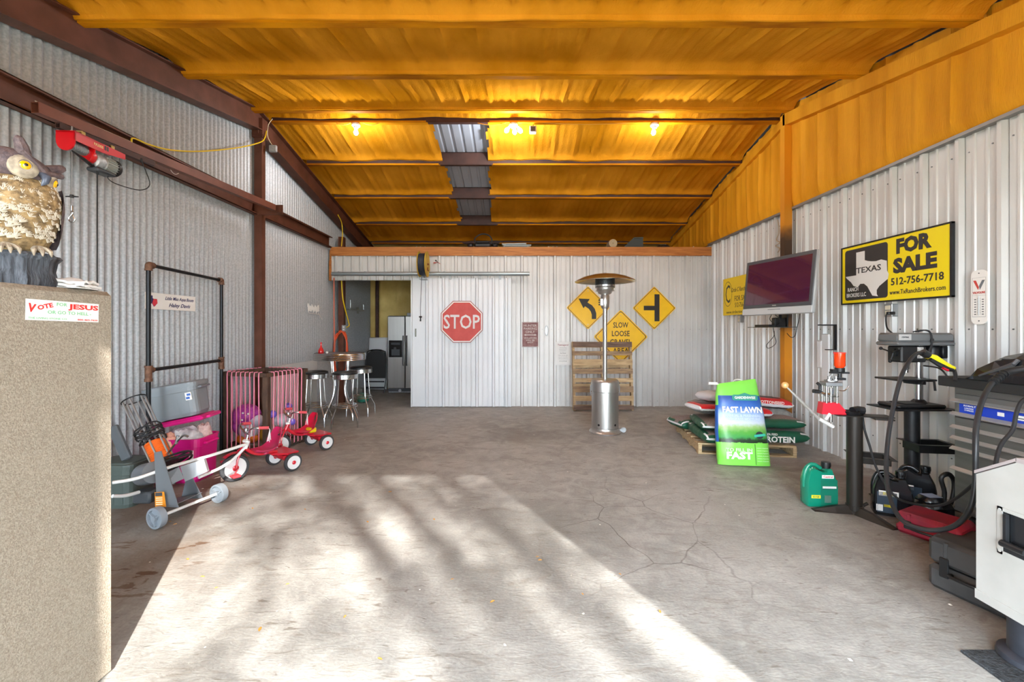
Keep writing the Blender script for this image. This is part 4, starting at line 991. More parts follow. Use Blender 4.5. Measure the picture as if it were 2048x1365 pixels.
sC = P(722, 700, 7.15); stool((sC.x, 7.15, 0), 0, 'chrome bar stool with black seat, right of the high table near the doorway')
tc_ = P(680, 707, 6.80)
t = thing('bar_table', 'high round bar table with a ribbed chrome edge and tubular legs', 'table', (tc_.x, 6.80, 0))
mb = MB(); mb.lathe([(0, 1.0), (.37, 1.0), (.37, 1.047), (.36, 1.05), (0, 1.05)], 40); mb.build('tabletop', mat('grey laminate top', '#77777a', .35), t, True)
mb = MB(); mb.lathe([(.372, .945)]+[(.392-(.005 if i % 2 else 0), .948+.0133*i) for i in range(8)]+[(.375, 1.053)], 44, cap=False); mb.build('edge_band', CHROME, t, True)
for k in range(4):
    a = PI/4+k*PI/2+.3; ca, sa = math.cos(a), math.sin(a); mb = MB()
    mb.tube(smoothpath([(ca*r, sa*r, z) for r, z in ((.17, .98), (.15, .75), (.11, .55), (.13, .38), (.22, .2), (.28, .10), (.29, 0))], 3), .014, 8); mb.build('leg', CHROME, t, True)
mb = MB(); mb.tube([(.145*math.cos(2*PI*i/32), .145*math.sin(2*PI*i/32), .68) for i in range(32)], .009, 8, True); mb.build('brace_ring', CHROME, t, True)
mb = MB(); mb.lathe([(.038, 0), (.044, .01), (.04, .05), (.025, .08), (.014, .10), (.012, .15), (.015, .175), (.0, .176)], 20)
q = P(641, 707, 6.66); one('bottle', mb, mat('red glossy glass', '#c81f22', .15, coat=.5), 'red long-necked bottle on the bar table', 'bottle', None, True, (q.x, 6.68, 1.05))
ballthing('cup', 654, 703, 6.62, .02, SWHITE, 'tiny white cup beside the red bottle', 'cup').location.z = 1.072

# outlets, cords and hooks inside the doorway
cord('extension_cord', [PX(683, 560, -3.25), PX(686, 600, -3.22), PX(696, 640, -3.22), PX(698, 652, -3.22), PX(690, 656, -3.24)], .011, YC, 'yellow cord hanging to the outlet on the brown post in the doorway')
cord('hose', [PX(668, 556, -3.33), PX(668, 620, -3.33), PX(669, 700, -3.33), PX(670, 720, -3.33)], .011, mat('faded orange hose', '#d46a4b', .5), 'straight orange cord hanging at the left edge of the doorway', 'cord')
def coil():
    t0 = PX(682, 700, -3.2); c = Vector((-3.29, 8.11, 1.05))
    mb = MB(); r_ = random.Random(9); pts = []
    for i in range(70):
        a = i*.55; k = r_.uniform(.9, 1.1); pts.append((.125*math.sin(a)*k, .03*math.sin(i*1.3), .0+.34*math.cos(a)*k-.22*(1 if math.cos(a) < 0 else 0)+.0))
    mb.tube(smoothpath(pts, 4), .009, 6); one('hose_coil', mb, OC, 'orange cord coiled and hanging on the brown post behind the bar table', 'cord coil', None, True, c)
coil()
mb = MB(); mb.box((-.035, -.02, -.06), (.035, .02, .06), bev=.005); mb.m = 1; mb.box((-.015, -.024, .01), (.015, -.02, .035)); mb.box((-.015, -.024, -.035), (.015, -.02, -.01))
one('outlet_box', mb, [ALU, SWHITE], 'metal outlet box on the brown post inside the doorway', 'outlet', None, False, PX(688, 657, -3.24))
mb = MB(); mb.box((-.02, -.035, -.05), (.0, .035, .05)); one('switch_box', mb, ALU, 'small grey switch box left of the brown post', 'switch', None, False, PX(678, 658, -3.40))
mb = MB(); a_, b_ = PX(701, 600, -3.30), PX(727, 606, -3.30)
L_ = b_.y-a_.y; mb.tube(smoothpath([(0, 0, .19), (0, 0, .03), (0, .03, 0), (0, L_-.03, 0), (0, L_, .03), (0, L_, .14)], 3), .010, 8)
mb.box((-.13, .0, -.01), (0.0, .02, .01)); mb.box((-.13, L_-.02, -.01), (0.0, L_, .01)); mb.box((-.13, L_-.05, -.06), (-.12, L_+.05, .08))
one('wall_hook', mb, ALU, 'U shaped steel rack on the dark left wall inside the doorway', 'wall rack', None, True, (a_.x, a_.y, 1.43+(659-619)*a_.y/FPX))
# folding table, folding chair, fridge
t = thing('folding_table', 'white folding table leaning upright beside the refrigerator', 'table', (P(755, 700, 10.0).x, 10.0, 0), 0, rot=(R(-4), 0, 0))
mb = MB(); mb.box((-.23, -.025, .02), (.23, .025, 1.24), bev=.02); mb.build('tabletop', mat('white blow-moulded plastic', '#d5d6d6', .5), t, True)
mb = MB(); mb.tube([(-.15, .045, .2), (-.15, .045, 1.0), (.15, .045, 1.0), (.15, .045, .2)], .013, 8); mb.build('folded_legs', ALU, t, True)
ZCH = 9.55; fx = P(750, 700, ZCH).x; t = thing('folding_chair', 'black folding chair leaning against the white folding table', 'chair', (fx, ZCH, 0), 0, rot=(R(-6), 0, 0))
mb = MB()
for s in (-1, 1): mb.tube([(s*.20, 0, 0), (s*.235, 0, .3), (s*.235, 0, .75), (s*.20, 0, .93), (s*.1, 0, .965), (0, 0, .97)], .013, 8)
mb.build('frame', BLACKM, t, True)
mb = MB(); mb.prism([(-.22, .33), (.22, .33), (.225, .75), (.19, .9), (.1, .95), (-.1, .95), (-.19, .9), (-.225, .75)], .03, T(0, -.02, 0)); mb.build('seat_and_back', mat('black metal panel', '#101113', .5), t)
mb = MB(); mb.box((-.2, -.01, .24), (.2, .01, .27)); mb.box((-.2, -.01, .10), (.2, .01, .14)); mb.build('cross_bar', BLACKM, t)
def fridge():
    Yf = 9.60; x0 = P(775, 0, Yf).x; w_ = .91; h = 1.735; t = thing('refrigerator', 'stainless side-by-side refrigerator with a black ice dispenser behind the sliding door', 'refrigerator', (x0+w_/2, Yf+.06, 0))
    mb = MB(); mb.box((-w_/2, .0, .03), (w_/2, .52, h), bev=.01); mb.build('body', mat('grey fridge side', '#8f9194', .5), t)
    sp = -w_/2+.395
    ld = MB(); ld.box((-w_/2, -.06, .10), (sp-.004, 0, h-.01), bev=.012); ld = ld.build('door', SATIN, t, True)
    rd = MB(); rd.box((sp+.004, -.06, .10), (w_/2, 0, h-.01), bev=.012); rd = rd.build('door', SATIN, t, True)
    for d_, x in ((ld, sp-.04), (rd, sp+.04)): mb = MB(); mb.tube(smoothpath([(x, -.06, .62), (x, -.10, .65), (x, -.105, .95), (x, -.10, 1.25), (x, -.06, 1.28)], 3), .011, 8); mb.build('handle', mat('dark handle', '#55585b', .3, .8), d_, True)
    a = -w_/2+.03; mb = MB(); mb.box((a, -.064, .80), (sp-.065, -.055, 1.18), bev=.003); dp = mb.build('ice_dispenser', mat('black gloss panel', '#0c0d10', .2), ld)
    mb = MB(); mb.box((a+.05, -.066, 1.08), (sp-.11, -.063, 1.13)); mb.box((a+.06, -.066, .84), (sp-.12, -.063, .98)); mb.cyl((a+.14, -.07, 1.0), (a+.14, -.06, 1.0), .03, 12); mb.build('dispenser_buttons', DGREY, dp)
    mb = MB(); mb.box((-w_/2+.02, -.05, .0), (w_/2, .02, .09)); mb.build('toe_grille', DGREY, t)
    mb = MB(); mb.cyl((-w_/2+.28, -.07, .05), (-w_/2+.28, -.05, .05), .032, 14); mb.box((-w_/2+.03, -.06, .01), (w_/2, -.055, .025)); mb.build('exposed_fittings', GALV, t)
    mb = MB(); mb.box((-.45, -.02, 0), (-.38, .1, .03), bev=.005); mb.build('hinge_cover', BLACK, t, loc=(0, 0, h-.02)) if 0 else None
fridge()
mb = MB(); mb.box((-.05, -.04, 0), (.05, .04, .07), bev=.006); one('small_box', mb, mat('pale plastic', '#b9bcc0', .5), 'small pale box on top of the refrigerator', 'box', None, False, (P(819, 0, 9.8).x, 9.8, 1.735))
q = F(720, 808); mb = MB(); mb.lathe([(.04, 0), (.10, .02), (.125, .08), (.11, .14), (.06, .165), (.055, .18), (0, .18)], 22)
one('green_jug', mb, mat('teal green plastic', '#2b7a68', .3), 'round teal green pot on the floor under the far bar stool', 'pot', None, True, (q.x, 8.35, 0))
mb = MB(); mb.box((-.11, -.08, 0), (.11, .08, .22)); 
for i in range(4): mb.box((-.115, -.085, .03+.05*i), (.115, .085, .045+.05*i))
one('storage_crate', mb, mat('dusty grey crate', '#6d6f6c', .7), 'small grey ribbed crate on the floor behind the teal pot', 'crate', None, False, (P(716, 0, 8.75).x, 8.75, 0))

# sliding door, rail, handles
YD = 7.80
t = thing('sliding_door', 'white ribbed metal sliding barn door with a stop sign fixed on it', 'door', (P(822, 0, YD).x, YD, .012))
x1 = P(1022, 0, YD).x-t.location.x
dr = [P(px, 0, YD).x-t.location.x for px in (854, 887, 920.5, 954, 987, 1013)]
mb = MB(); extrude(rprofile(0, x1, dr, .03), lambda q, d, z: (q, .02-d, z), lambda q: 0, lambda q: 2.355, mb, -.02); mb.build('panel', DOORP, t)
mb = MB(); mb.box((0, -.018, 0), (.02, .05, 2.355)); mb.box((x1-.02, -.018, 0), (x1, .05, 2.355)); mb.build('edge_trim', DOORP, t)
hx = P(831, 0, YD).x-t.location.x; mb = MB(); mb.tube([(hx, .015, 1.30), (hx, -.02, 1.31), (hx, -.02, 1.40), (hx, .015, 1.41)], .008, 8); mb.box((hx-.012, .005, 1.28), (hx+.012, .02, 1.43)); mb.build('pull_handle', mat('tarnished zinc', '#8c9086', .5, .6), t, True)
mb = MB()
for px in (845, 900, 960, 1000): x = P(px, 0, YD).x-t.location.x; mb.box((x-.02, -.0, 2.33), (x+.02, .02, 2.42)); mb.cyl((x, -.015, 2.42), (x, .03, 2.42), .03, 12)
mb.build('roller_hanger', GALV, t)
a, b = P(663, 0, 7.74).x, P(1059, 0, 7.76).x
mb = MB(); mb.tube([(0, 0, 0), (b-a, 0, 0)], .036, 12)
for i in range(8): mb.box((.1+i*.48, 0, -.01), (.13+i*.48, .15, .045))
one('door_rail', mb, mat('galvanised track', '#9fa9ad', .35, .6), 'long galvanised track the sliding barn door hangs from', 'rail', None, True, (a, 7.76, 1.43+(659-548)*7.76/FPX))
q = P(1093, 662, YB-.02); mb = MB(); mb.lathe([(.035, 0), (.035, .008), (.028, .012), (0, .008)], 20, RX(90), sx=1.0, sy=2.9); mb.m = 1; mb.lathe([(.022, .0095), (.022, .014), (0, .014)], 16, RX(90), sx=1, sy=2.9)
one('flush_pull', mb, [mat('brushed zinc', '#a9abac', .4, .7), ALU], 'oval flush pull handle on the back wall between the two small signs', 'handle', None, True, (q.x, YB-.002, q.z))

# signs on the back
def sign_at(px, py, Y, name, label, rz=0, off=0): p = P(px, py, Y); return thing(name, label, 'sign', (p.x, Y, p.z), rz)
t = sign_at(923.5, 644, 7.766, 'stop_sign', 'faded red octagonal stop sign on the sliding door')
def ngon(n, r, a0): return [(r*math.cos(a0+2*PI*i/n), r*math.sin(a0+2*PI*i/n)) for i in range(n)]
R8 = .381/math.cos(PI/8)
mb = MB(); mb.prism(ngon(8, R8, PI/8), .003); mb.build('plate', mat('worn sign edge', '#9b5a55', .5), t)
mb = MB(T(0, -.0012, 0)); mb.prism(ngon(8, R8*.965, PI/8), .001); mb.build('white_border', SWHITE, t)
mb = MB(T(0, -.0024, 0)); mb.prism(ngon(8, R8*.915, PI/8), .001); mb.build('red_field', SRED, t)
words('STOP', .66, .26, mat('weathered white', '#d8d3d2', .5), t, T(0, -.0026, 0), bold=.012)
def diamond(px, py, Y, half, label):
    t = sign_at(px, py, Y, 'road_sign', label)
    def rd(h):      # rounded diamond
        o = []; r = h*.06
        for i in range(4):
            a = PI/2*i; c = ((h-r*1.414)*math.cos(a), (h-r*1.414)*math.sin(a))
            for k in range(-2, 3): b = a+k*PI/8; o.append((c[0]+r*math.cos(b), c[1]+r*math.sin(b)))
        return o
    mb = MB(); mb.prism(rd(half), .003); mb.build('plate', YEL, t)
    mb = MB(T(0, -.001, 0)); ou, inn = rd(half*.955), rd(half*.925); n = len(ou)
    mb.add([(x, 0, z) for x, z in ou+inn]+[(x, -.0006, z) for x, z in ou+inn], [[2*n+i, 2*n+(i+1) % n, 3*n+(i+1) % n, 3*n+i] for i in range(n)]+[[i, (i+1) % n, 2*n+(i+1) % n, 2*n+i] for i in range(n)]+[[2*n+n+i, 3*n+(i+1) % n, n+(i+1) % n, n+i] for i in range(n)]); mb.build('border', SBLK, t)
    mb = MB(); [mb.cyl((0, -.004, s*half*.77), (0, 0, s*half*.77), .008, 8) for s in (-1, 1)]; [mb.cyl((s*half*.77, -.004, 0), (s*half*.77, 0, 0), .008, 8) for s in (-1, )]; mb.build('bolts', ALU, t)
    return t
Ys = YB-.04
k_ = Ys/FPX
t = diamond(1176, 616, Ys, 43.5*k_, 'yellow diamond road sign with a curving arrow, behind the patio heater')
def px2(pts): return [((x-1176)*k_, (616-y)*k_) for x, y in pts]
arc = [(1183.5, 638.5), (1183.5, 630), (1182, 623), (1178, 617), (1171, 611.5)]
arc2 = [(1166, 605), (1174, 608), (1184, 614), (1190, 622), (1192.5, 630), (1192.5, 638.5)]
mb = MB(T(0, -.0015, 0)); mb.prism(px2([(1183.5, 638.5), (1183.5, 630), (1181.5, 623.5), (1177.5, 618), (1170, 613), (1167, 617), (1157, 597.5), (1179.5, 598.5), (1175, 605.5), (1184, 611), (1189.5, 618), (1192.5, 627), (1192.5, 638.5)]), .001); mb.build('arrow', SBLK, t)
mb = MB(T(0, -.0015, 0))
for y0 in (599.5, 604, 608.5): mb.box(((1197-1176)*k_, 0, (616-y0-2.5)*k_), ((1203.5-1176)*k_, .001, (616-y0)*k_))
mb.build('side_mark', SBLK, t)
t = diamond(1308.5, 616.5, Ys, 43.5*k_, 'yellow diamond side road sign, right of the patio heater')
mb = MB(T(0, -.0015, 0)); mb.box((.5*k_, 0, -26.5*k_), (10.5*k_, .001, 27.5*k_)); mb.box((-21*k_, 0, -4.5*k_), (.5*k_, .001, 4.5*k_)); mb.build('symbol', SBLK, t)
Y3 = YB-.05; k3 = Y3/FPX
t = diamond(1241.5, 674, Y3, 54.5*k3, 'large yellow loose gravel warning sign partly hidden by the leaning pallet')
for tx, py, w_ in (('SLOW', 650.5, 30), ('LOOSE', 667.5, 35.5), ('GRAVEL', 684.5, 43), ('AREA', 702, 32)): words(tx, w_*k3, 11*k3, SBLK, t, T(0, -.0015, (674-py)*k3), bold=.012)
# parking sign
t = sign_at(1060.5, 669.5, YB-.04, 'parking_sign', 'rusty maroon parking sign with raised silver lettering')
MRN = mat('maroon pressed tin', '#6e3f40', .55, color2='#8a6260', vscale=12); SIL = mat('worn silver paint', '#c4b6b0', .5)
w_, h_ = 33*k_, 50*k_; mb = MB(); mb.box((-w_/2, -.004, -h_/2), (w_/2, 0, h_/2), bev=.0); mb.build('plate', MRN, t)
def frame_box(mb, w_, h_, th, y0, y1):
    mb.box((-w_/2, y0, -h_/2), (w_/2, y1, -h_/2+th)); mb.box((-w_/2, y0, h_/2-th), (w_/2, y1, h_/2)); mb.box((-w_/2, y0, -h_/2), (-w_/2+th, y1, h_/2)); mb.box((w_/2-th, y0, -h_/2), (w_/2, y1, h_/2))
mb = MB(); frame_box(mb, w_*.98, h_*.98, .007, -.006, -.004); mb.build('raised_border', SIL, t)
for tx, z, ww, hh in (('HUNTER', .165, .24, .04), ('PARKING', .108, .24, .042), ('ONLY', .05, .17, .045), ('VIOLATORS', -.065, .23, .035), ('WILL BE', -.108, .16, .032), ('SHOT', -.147, .11, .028)): words(tx, ww, hh, SIL, t, T(0, -.0045, z), bold=.01)
mb = MB(T(0, -.0055, -.008)); mb.box((-.08, 0, -.008), (.08, .001, .008)); mb.prism([(-.12, 0), (-.08, .02), (-.08, -.02)], .001); mb.prism([(.12, 0), (.08, .02), (.08, -.02)], .001); mb.build('arrow', SIL, t)
# notice
t = sign_at(1126, 707.5, YB-.04, 'notice_board', 'white tin notice with a maroon heading beside the leaning pallet')
w_, h_ = 30.5*k_, 47*k_; mb = MB(); mb.box((-w_/2, -.003, -h_/2), (w_/2, 0, h_/2)); mb.build('plate', mat('cream white tin', '#dcdcda', .5), t)
mb = MB(); frame_box(mb, w_*.94, h_*.96, .002, -.0036, -.003); mb.build('border', mat('faint grey ink', '#a7a7a5', .5), t)
INK = mat('dark grey ink', '#5a5a5c', .5)
words('Teenagers!', .20, .042, mat('maroon ink', '#8c3346', .5), t, T(0, -.0035, .155), bold=.01)
for i, (tx, ww, hh) in enumerate((('Tired of being', .13, .017), ('harassed by your', .14, .017), ('stupid parents?', .13, .017), ('Act Now!', .11, .026), ('Move out, get a job,', .17, .017), ('pay your own bills', .16, .017), ('while you still know', .17, .017), ('everything!', .14, .022))):
    words(tx, ww, hh, INK, t, T(0, -.0035, (.105, .076, .048, .008, -.034, -.066, -.098, -.14)[i]))

# pallets
def pallet(t, L, W_, mats, H=.125, nb=7, tops=None):
    """L along x (boards run along x), W_ along y; 3 stringers along y"""
    for i in range(3):
        x = -L/2+.02+(L-.04)*i/2; mb = MB(); mb.box((x-.019, -W_/2, .018), (x+.019, W_/2, H-.018)); mb.build('stringer', mats[1], t)
    for i in range(nb):
        y = -W_/2+.05+(W_-.1)*i/(nb-1); w2 = .045+.008*((i*7) % 3-1)
        mb = MB(); mb.box((-L/2+.004*((i*5) % 3), y-w2, H-.018), (L/2-.006*((i*3) % 3), y+w2, H)); mb.build('deck_board', mats[0 if i % 2 else 2] if tops is None else tops[i % len(tops)], t)
    for i in range(4):
        y = -W_/2+.05+(W_-.1)*i/3; mb = MB(); mb.box((-L/2, y-.045, 0), (L/2, y+.045, .018)); mb.build('bottom_board', mats[1], t)
q0 = F(1204, 823); Yp = 7.62
t = thing('pallet', 'weathered wooden pallet leaning against the back wall behind the patio heater', 'pallet', (P(1207, 0, 7.5).x, 7.50, .56), 0, rot=(R(90-7), 0, 0))
pallet(t, 1.05, 1.20, [PALD, PALW2, PALW], nb=8, tops=[PALD, PALW2, PALW, PALW2, PALW, PALW2, PALW, PALD]); t.location = (P(1207, 0, 7.42).x, 7.585, .602)
t = thing('pallet', 'flat wooden pallet under the stacked feed sacks', 'pallet', (2.71, 5.365, 0), -8.6)
pallet(t, 1.04, 1.12, [PALW, PALW2, PALW2])

# patio heater
def heater():
    c = F(1210, 865); c = Vector((P(1210, 0, 5.92).x, 5.92, 0)); s = FPX/5.92
    t = thing('patio_heater', 'tall stainless steel propane patio heater with a round reflector', 'patio heater', c)
    Z = lambda py: EYE-(py-CY)/s
    mb = MB(); mb.lathe([(.0, 0), (.215, 0), (.218, .02), (.205, .03), (.19, .062), (.188, .075), (.0, .075)], 40); mb.build('base', SATIN, t, True)
    mb = MB(); mb.lathe([(.178, .075), (.183, .08), (.183, .57), (.19, .575), (.19, .70), (.183, .722), (.17, .735), (.0, .745)], 44); hb = mb.build('tank_housing', SATIN, t, True)
    for a in (-2.25, -.95): mb = MB(); mb.cyl((.1825*math.cos(a), .1825*math.sin(a), .13), (.1845*math.cos(a), .1845*math.sin(a), .13), .016, 14); mb.build('vent_hole', BLACK, hb)
    mb = MB()
    for s_ in (-1, 1): mb.tube(smoothpath([(s_*.188, 0, .66), (s_*.20, 0, .65), (s_*.20, 0, .55), (s_*.185, 0, .54)], 3), .006, 8)
    mb.build('side_clip', ALU, hb, True)
    mb = MB(); mb.cyl((0, 0, .74), (0, 0, Z(585)), .030, 20); mb.build('pole', SATIN, t, True)
    mb = MB(); mb.lathe([(.04, Z(618)), (.055, Z(614)), (.06, Z(605)), (.06, Z(592)), (.045, Z(588))], 24); mb.box((-.075, -.045, Z(612)), (-.02, -.02, Z(598)), bev=.005); mb.build('control_valve', SATIN, t, True)
    mb = MB(); mb.lathe([(.05, Z(590)), (.085, Z(588)), (.10, Z(584)), (.115, Z(580)), (.118, Z(575))], 30, cap=True); [mb.tube([(r*math.cos(2*PI*i/28), r*math.sin(2*PI*i/28), z) for i in range(28)], .005, 6, True) for r, z in ((.125, Z(582)), (.13, Z(576)))]; mb.build('burner_cup', SATIN, t, True)
    mb = MB(); mb.lathe([(.132, Z(575)), (.134, Z(574)), (.134, Z(553)), (.125, Z(552)), (.0, Z(552))], 36, cap=True)
    em = mb.build('burner_screen', mat('dark perforated mesh', '#44474a', .5, .7, color2='#2c2e30', vscale=90, detail=1), t, True)
    mb = MB(); mb.lathe([(.13, Z(575)), (.137, Z(574)), (.137, Z(571)), (.13, Z(570))], 36); mb.build('screen_band', CHROME, em, True)
    z0 = Z(563); mb = MB(); mb.lathe([(.415, z0-.008), (.418, z0), (.40, z0+.012), (.30, z0+.058), (.18, z0+.090), (.06, z0+.102), (0, z0+.104)], 48, cap=False); mb.lathe([(.0, z0+.098), (.06, z0+.096), (.18, z0+.084), (.30, z0+.052), (.40, z0+.006), (.415, z0-.008)], 48, cap=False)
    rf = mb.build('reflector', mat('polished aluminium', '#cfc9b8', .22, 1), t, True)
    mb = MB(); mb.cyl((0, 0, z0+.10), (0, 0, z0+.12), .02, 10); [mb.cyl((.1*math.cos(a), .1*math.sin(a), Z(553)), (.1*math.cos(a), .1*math.sin(a), z0+.085), .004, 6) for a in (0.5, 2.6, 4.7)]; mb.build('standoff', ALU, rf)
    mb = MB(); w1 = T(.25, -.02, .04); mb.lathe([(.0, -.016), (.035, -.016), (.038, 0), (.035, .016), (0, .016)], 18, w1 @ RX(90)); mb.box((.17, -.04, .02), (.24, .0, .05)); mb.tube([(.2, -.045, .05), (.26, -.045, .06)], .006, 6); mb.build('wheel', GALV, t, True)
heater()

# hose reel on the wood plate
def hreel():
    c = P(848, 529, 7.60); t = thing('hose_reel', 'yellow cable reel mounted on the wood plate above the sliding door', 'cable reel', c, 0)
    YW = mat('yellow stained plywood', '#cfae3c', .6, color2='#b8952c', vscale=6)
    for x in (-.085, .05): mb = MB(T(x, 0, 0) @ RY(90)); mb.lathe([(.0, 0), (.225, 0), (.23, .006), (.225, .012), (0, .012)], 36); mb.build('flange', YW, t, True)
    mb = MB(RY(90)); mb.cyl((0, 0, -.075), (0, 0, .05), .1, 20); mb.build('drum', YW, t, True)
    mb = MB()
    for i in range(7): mb.tube([(-.065+.0185*i, .185*math.cos(2*PI*j/28), .185*math.sin(2*PI*j/28)) for j in range(28)], .011, 6, True)
    mb.build('cable', mat('navy cable', '#232c3d', .5), t, True)
    mb = MB(); mb.box((-.02, .06, -.03), (.02, .28, .03)); mb.box((-.06, .24, -.28), (-.045, .31, .05)); mb.box((-.10, .05, -.26), (.03, .30, -.235)); mb.build('bracket', GALV, t)
    mb = MB(); mb.cyl((.06, 0, 0), (.085, 0, 0), .016, 10); mb.tube([(.07, -.02, -.06), (.07, -.03, -.1), (.07, .03, -.11)], .010, 6); mb.build('hub', mat('rust brown hub', '#7a3d22', .6), t)
hreel()
t0 = P(843, 553, 7.55); pts = [P(843, 553, 7.6), P(843, 562, 7.62), P(842, 590, 7.66), P(841, 615, 7.66), P(841, 632, 7.66)]
t = thing('hanging_plug', 'thin black cord hanging from the cable reel with a plug at its end', 'cord', pts[0])
mb = MB(Matrix.Translation(-pts[0])); mb.tube(smoothpath(pts, 3), .0045, 6); mb.build('cord', RUBBER, t)
q = pts[-1]-pts[0]; mb = MB(Matrix.Translation(q)); mb.ball((0, 0, -.02), .03, 14, (1, 1, .6)); mb.cyl((0, 0, -.03), (0, 0, -.07), .012, 10); mb.box((-.012, -.01, -.10), (.012, .01, -.07)); mb.build('plug', BLACK, t, True)
mb = MB(); mb.cyl((0, 0, 0), (.04, 0, 0), .010, 8); mb.tube(smoothpath([(.04, 0, .0), (.08, 0, .01), (.12, 0, -.02)], 3), .006, 6); mb.m = 1; mb.ball((.045, -.01, .04), .016, 10); mb.tube([(.045, -.01, .04), (.09, 0, 0)], .006, 6)
one('cable_pigtail', mb, [mat('red wire', '#a83a32', .5), BLACK], 'short red and black wire ends poking out beside the cable reel', 'wire', None, True, P(867, 526, 7.87))

# things on the loft
q = P(965, 492, 7.95)
t = thing('duffel_bag', 'black bag with an arched carry handle on the loft above the sliding door', 'bag', (q.x, 8.02, 2.952), 0)
mb = MB(); mb.box((-.16, -.06, 0), (.16, .1, .10), bev=.03); mb.ball((-.23, 0, .05), .06, 14, (1, 1, .85)); mb.ball((.23, 0, .05), .06, 14, (1, 1, .85)); mb.box((-.12, -.065, .09), (.12, .06, .13), bev=.015); mb.build('body', BLACK, t, True)
mb = MB(); mb.tube(smoothpath([(-.14, 0, .10), (-.15, 0, .18), (-.07, 0, .25), (.02, 0, .27), (.12, 0, .24), (.17, 0, .16), (.16, 0, .08)], 4), .013, 8); mb.build('handle', RUBBER, t, True)
q = P(1031, 490, 7.95); t = thing('folded_lounger', 'folded grey lawn chair lying on the loft beside the black bag', 'chair', (q.x, 8.05, 2.952), 0)
mb = MB(); 
for i, (x0, x1, z) in enumerate(((-.27, .27, .012), (-.22, .29, .045), (-.25, .2, .075))): mb.tube([(x0, -.05, z), (x1, -.05, z+.01), (x1, .2, z+.01), (x0, .2, z)], .012, 8, True)
mb.build('frame', mat('pale blue grey tube', '#a9b6b8', .4), t, True)
mb = MB(); mb.box((-.2, -.04, .03), (.22, .19, .045)); mb.box((-.18, -.03, .06), (.15, .18, .07)); mb.build('webbing', DGREY, t)
q = P(1226, 487, 7.95); mb = MB(); mb.lathe([(.0, -.12), (.075, -.12), (.078, -.1), (.078, .12), (0, .12)], 22, RX(90)); mb.m = 1; [mb.tube([(r*math.cos(2*PI*i/22), -.121, r*math.sin(2*PI*i/22)) for i in range(22)], .006, 6, True) for r in (.025, .045, .065)]
one('cloth_roll', mb, [mat('beige canvas', '#9c8d72', .85), mat('light canvas edge', '#c4b596', .85)], 'rolled beige canvas seen end-on on the loft', 'roll', None, True, (q.x, 8.06, 3.032))
q = P(1270, 484, 7.95); t = thing('dark_case', 'dark green grey box with a slanted lid at the right of the loft', 'case', (q.x, 8.06, 2.952), -8)
mb = MB(); mb.prism([(-.16, 0), (.17, 0), (.17, .20), (.0, .20), (-.16, .05)], .2, T(0, -.06, 0)); mb.build('body', mat('dark green grey box', '#2c3330', .6), t)
mb = MB(); mb.box((-.0, -.07, .175), (.175, .145, .205), bev=.008); mb.build('lid', mat('dark lid', '#39413d', .5), t)
q = P(1330, 491, 7.95); mb = MB(); mb.box((-.13, -.06, 0), (.11, .06, .04), bev=.02); mb.ball((.02, 0, .04), .06, 14, (1.4, .9, .5)); one('black_cap', mb, BLACK, 'small low black bundle at the right end of the loft', 'bundle', None, True, (q.x, 8.03, 2.952))
mb = MB(); 
for px in (833, 841, 850, 1097, 1106, 1114, 1387): x = P(px, 0, YB-.03).x-P(833, 0, YB-.03).x; mb.box((x-.008, -.004, 0), (x+.008, .004, .012))
one('staple_row', mb, SWHITE, 'small white staples along the top edge of the wood plate', 'staple', None, False, (P(833, 0, YB-.03).x, YB-.03, 2.95))

# ceiling lamps with bare bulbs
def lamp(px, py, label, bulbs, en):
    Y = 5.75; x = P(px, 0, Y).x; zt_ = zb(Y)-.004; t = thing('ceiling_lamp', label, 'lamp', (x, Y, zt_), 0, 'bare bulb lamps on the ridge purlin')
    mb = MB(); mb.lathe([(0, -.055), (.03, -.055), (.032, -.035), (.055, -.025), (.058, -.008), (.055, 0), (0, 0)], 24); mb.build('lampholder', mat('white porcelain', '#d7d5cd', .3), t, True)
    for k, (dx, dy, dz, tl) in enumerate(bulbs):
        mb = MB(T(dx, dy, dz) @ RY(tl)); mb.lathe([(0, -.115), (.018, -.11), (.029, -.09), (.029, -.07), (.014, -.035), (.013, -.02), (0, -.02)], 18); mb.build('bulb', BULB, t, True)
    l = bpy.data.lights.new('bulb_light', 'POINT'); l.energy = en; l.color = (.88, .94, 1); l.shadow_soft_size = .05
    o = bpy.data.objects.new('bulb_light', l); COL.objects.link(o); o.parent = t; o.location = (0, 0, -.21)
lamp(712, 243, 'white lampholder with a single lit bulb, left one on the ridge', [(0, 0, -.035, 0)], 26)
lamp(1027, 240, 'white lampholder with three lit bulbs at the middle of the ridge', [(-.045, 0, -.02, 35), (.045, .02, -.015, -35), (.015, -.045, -.045, 0)], 56)
lamp(1309, 247, 'white lampholder with a single lit bulb, right one on the ridge', [(-.005, 0, -.035, 6)], 26)
q = P(1066, 242, 5.75); mb = MB(); mb.box((-.045, -.035, -.05), (.045, .035, .04), bev=.006); mb.m = 1; mb.box((-.03, -.039, -.035), (.03, -.035, .025)); mb.cyl((0, 0, .04), (0, 0, .065), .008, 8)
one('ceiling_outlet', mb, [GALV, DGREY], 'small metal outlet box hanging from the ridge purlin beside the middle lamp', 'electrical box', None, False, (q.x, 5.76, zb(5.76)-.072))
zc = zb(5.72)
def cw(a, b, sag, label):
    x0, x1 = P(a, 0, 5.72).x, P(b, 0, 5.72).x
    cord('ceiling_wire', [(x0, 5.735, zc-.002), (x0*.75+x1*.25, 5.735, zc-sag*.7), ((x0+x1)/2, 5.735, zc-sag), (x0*.25+x1*.75, 5.735, zc-sag*.7), (x1, 5.735, zc-.002)], .005, mat('foam-spattered wire', '#c98b22', .6), label, 'wire')
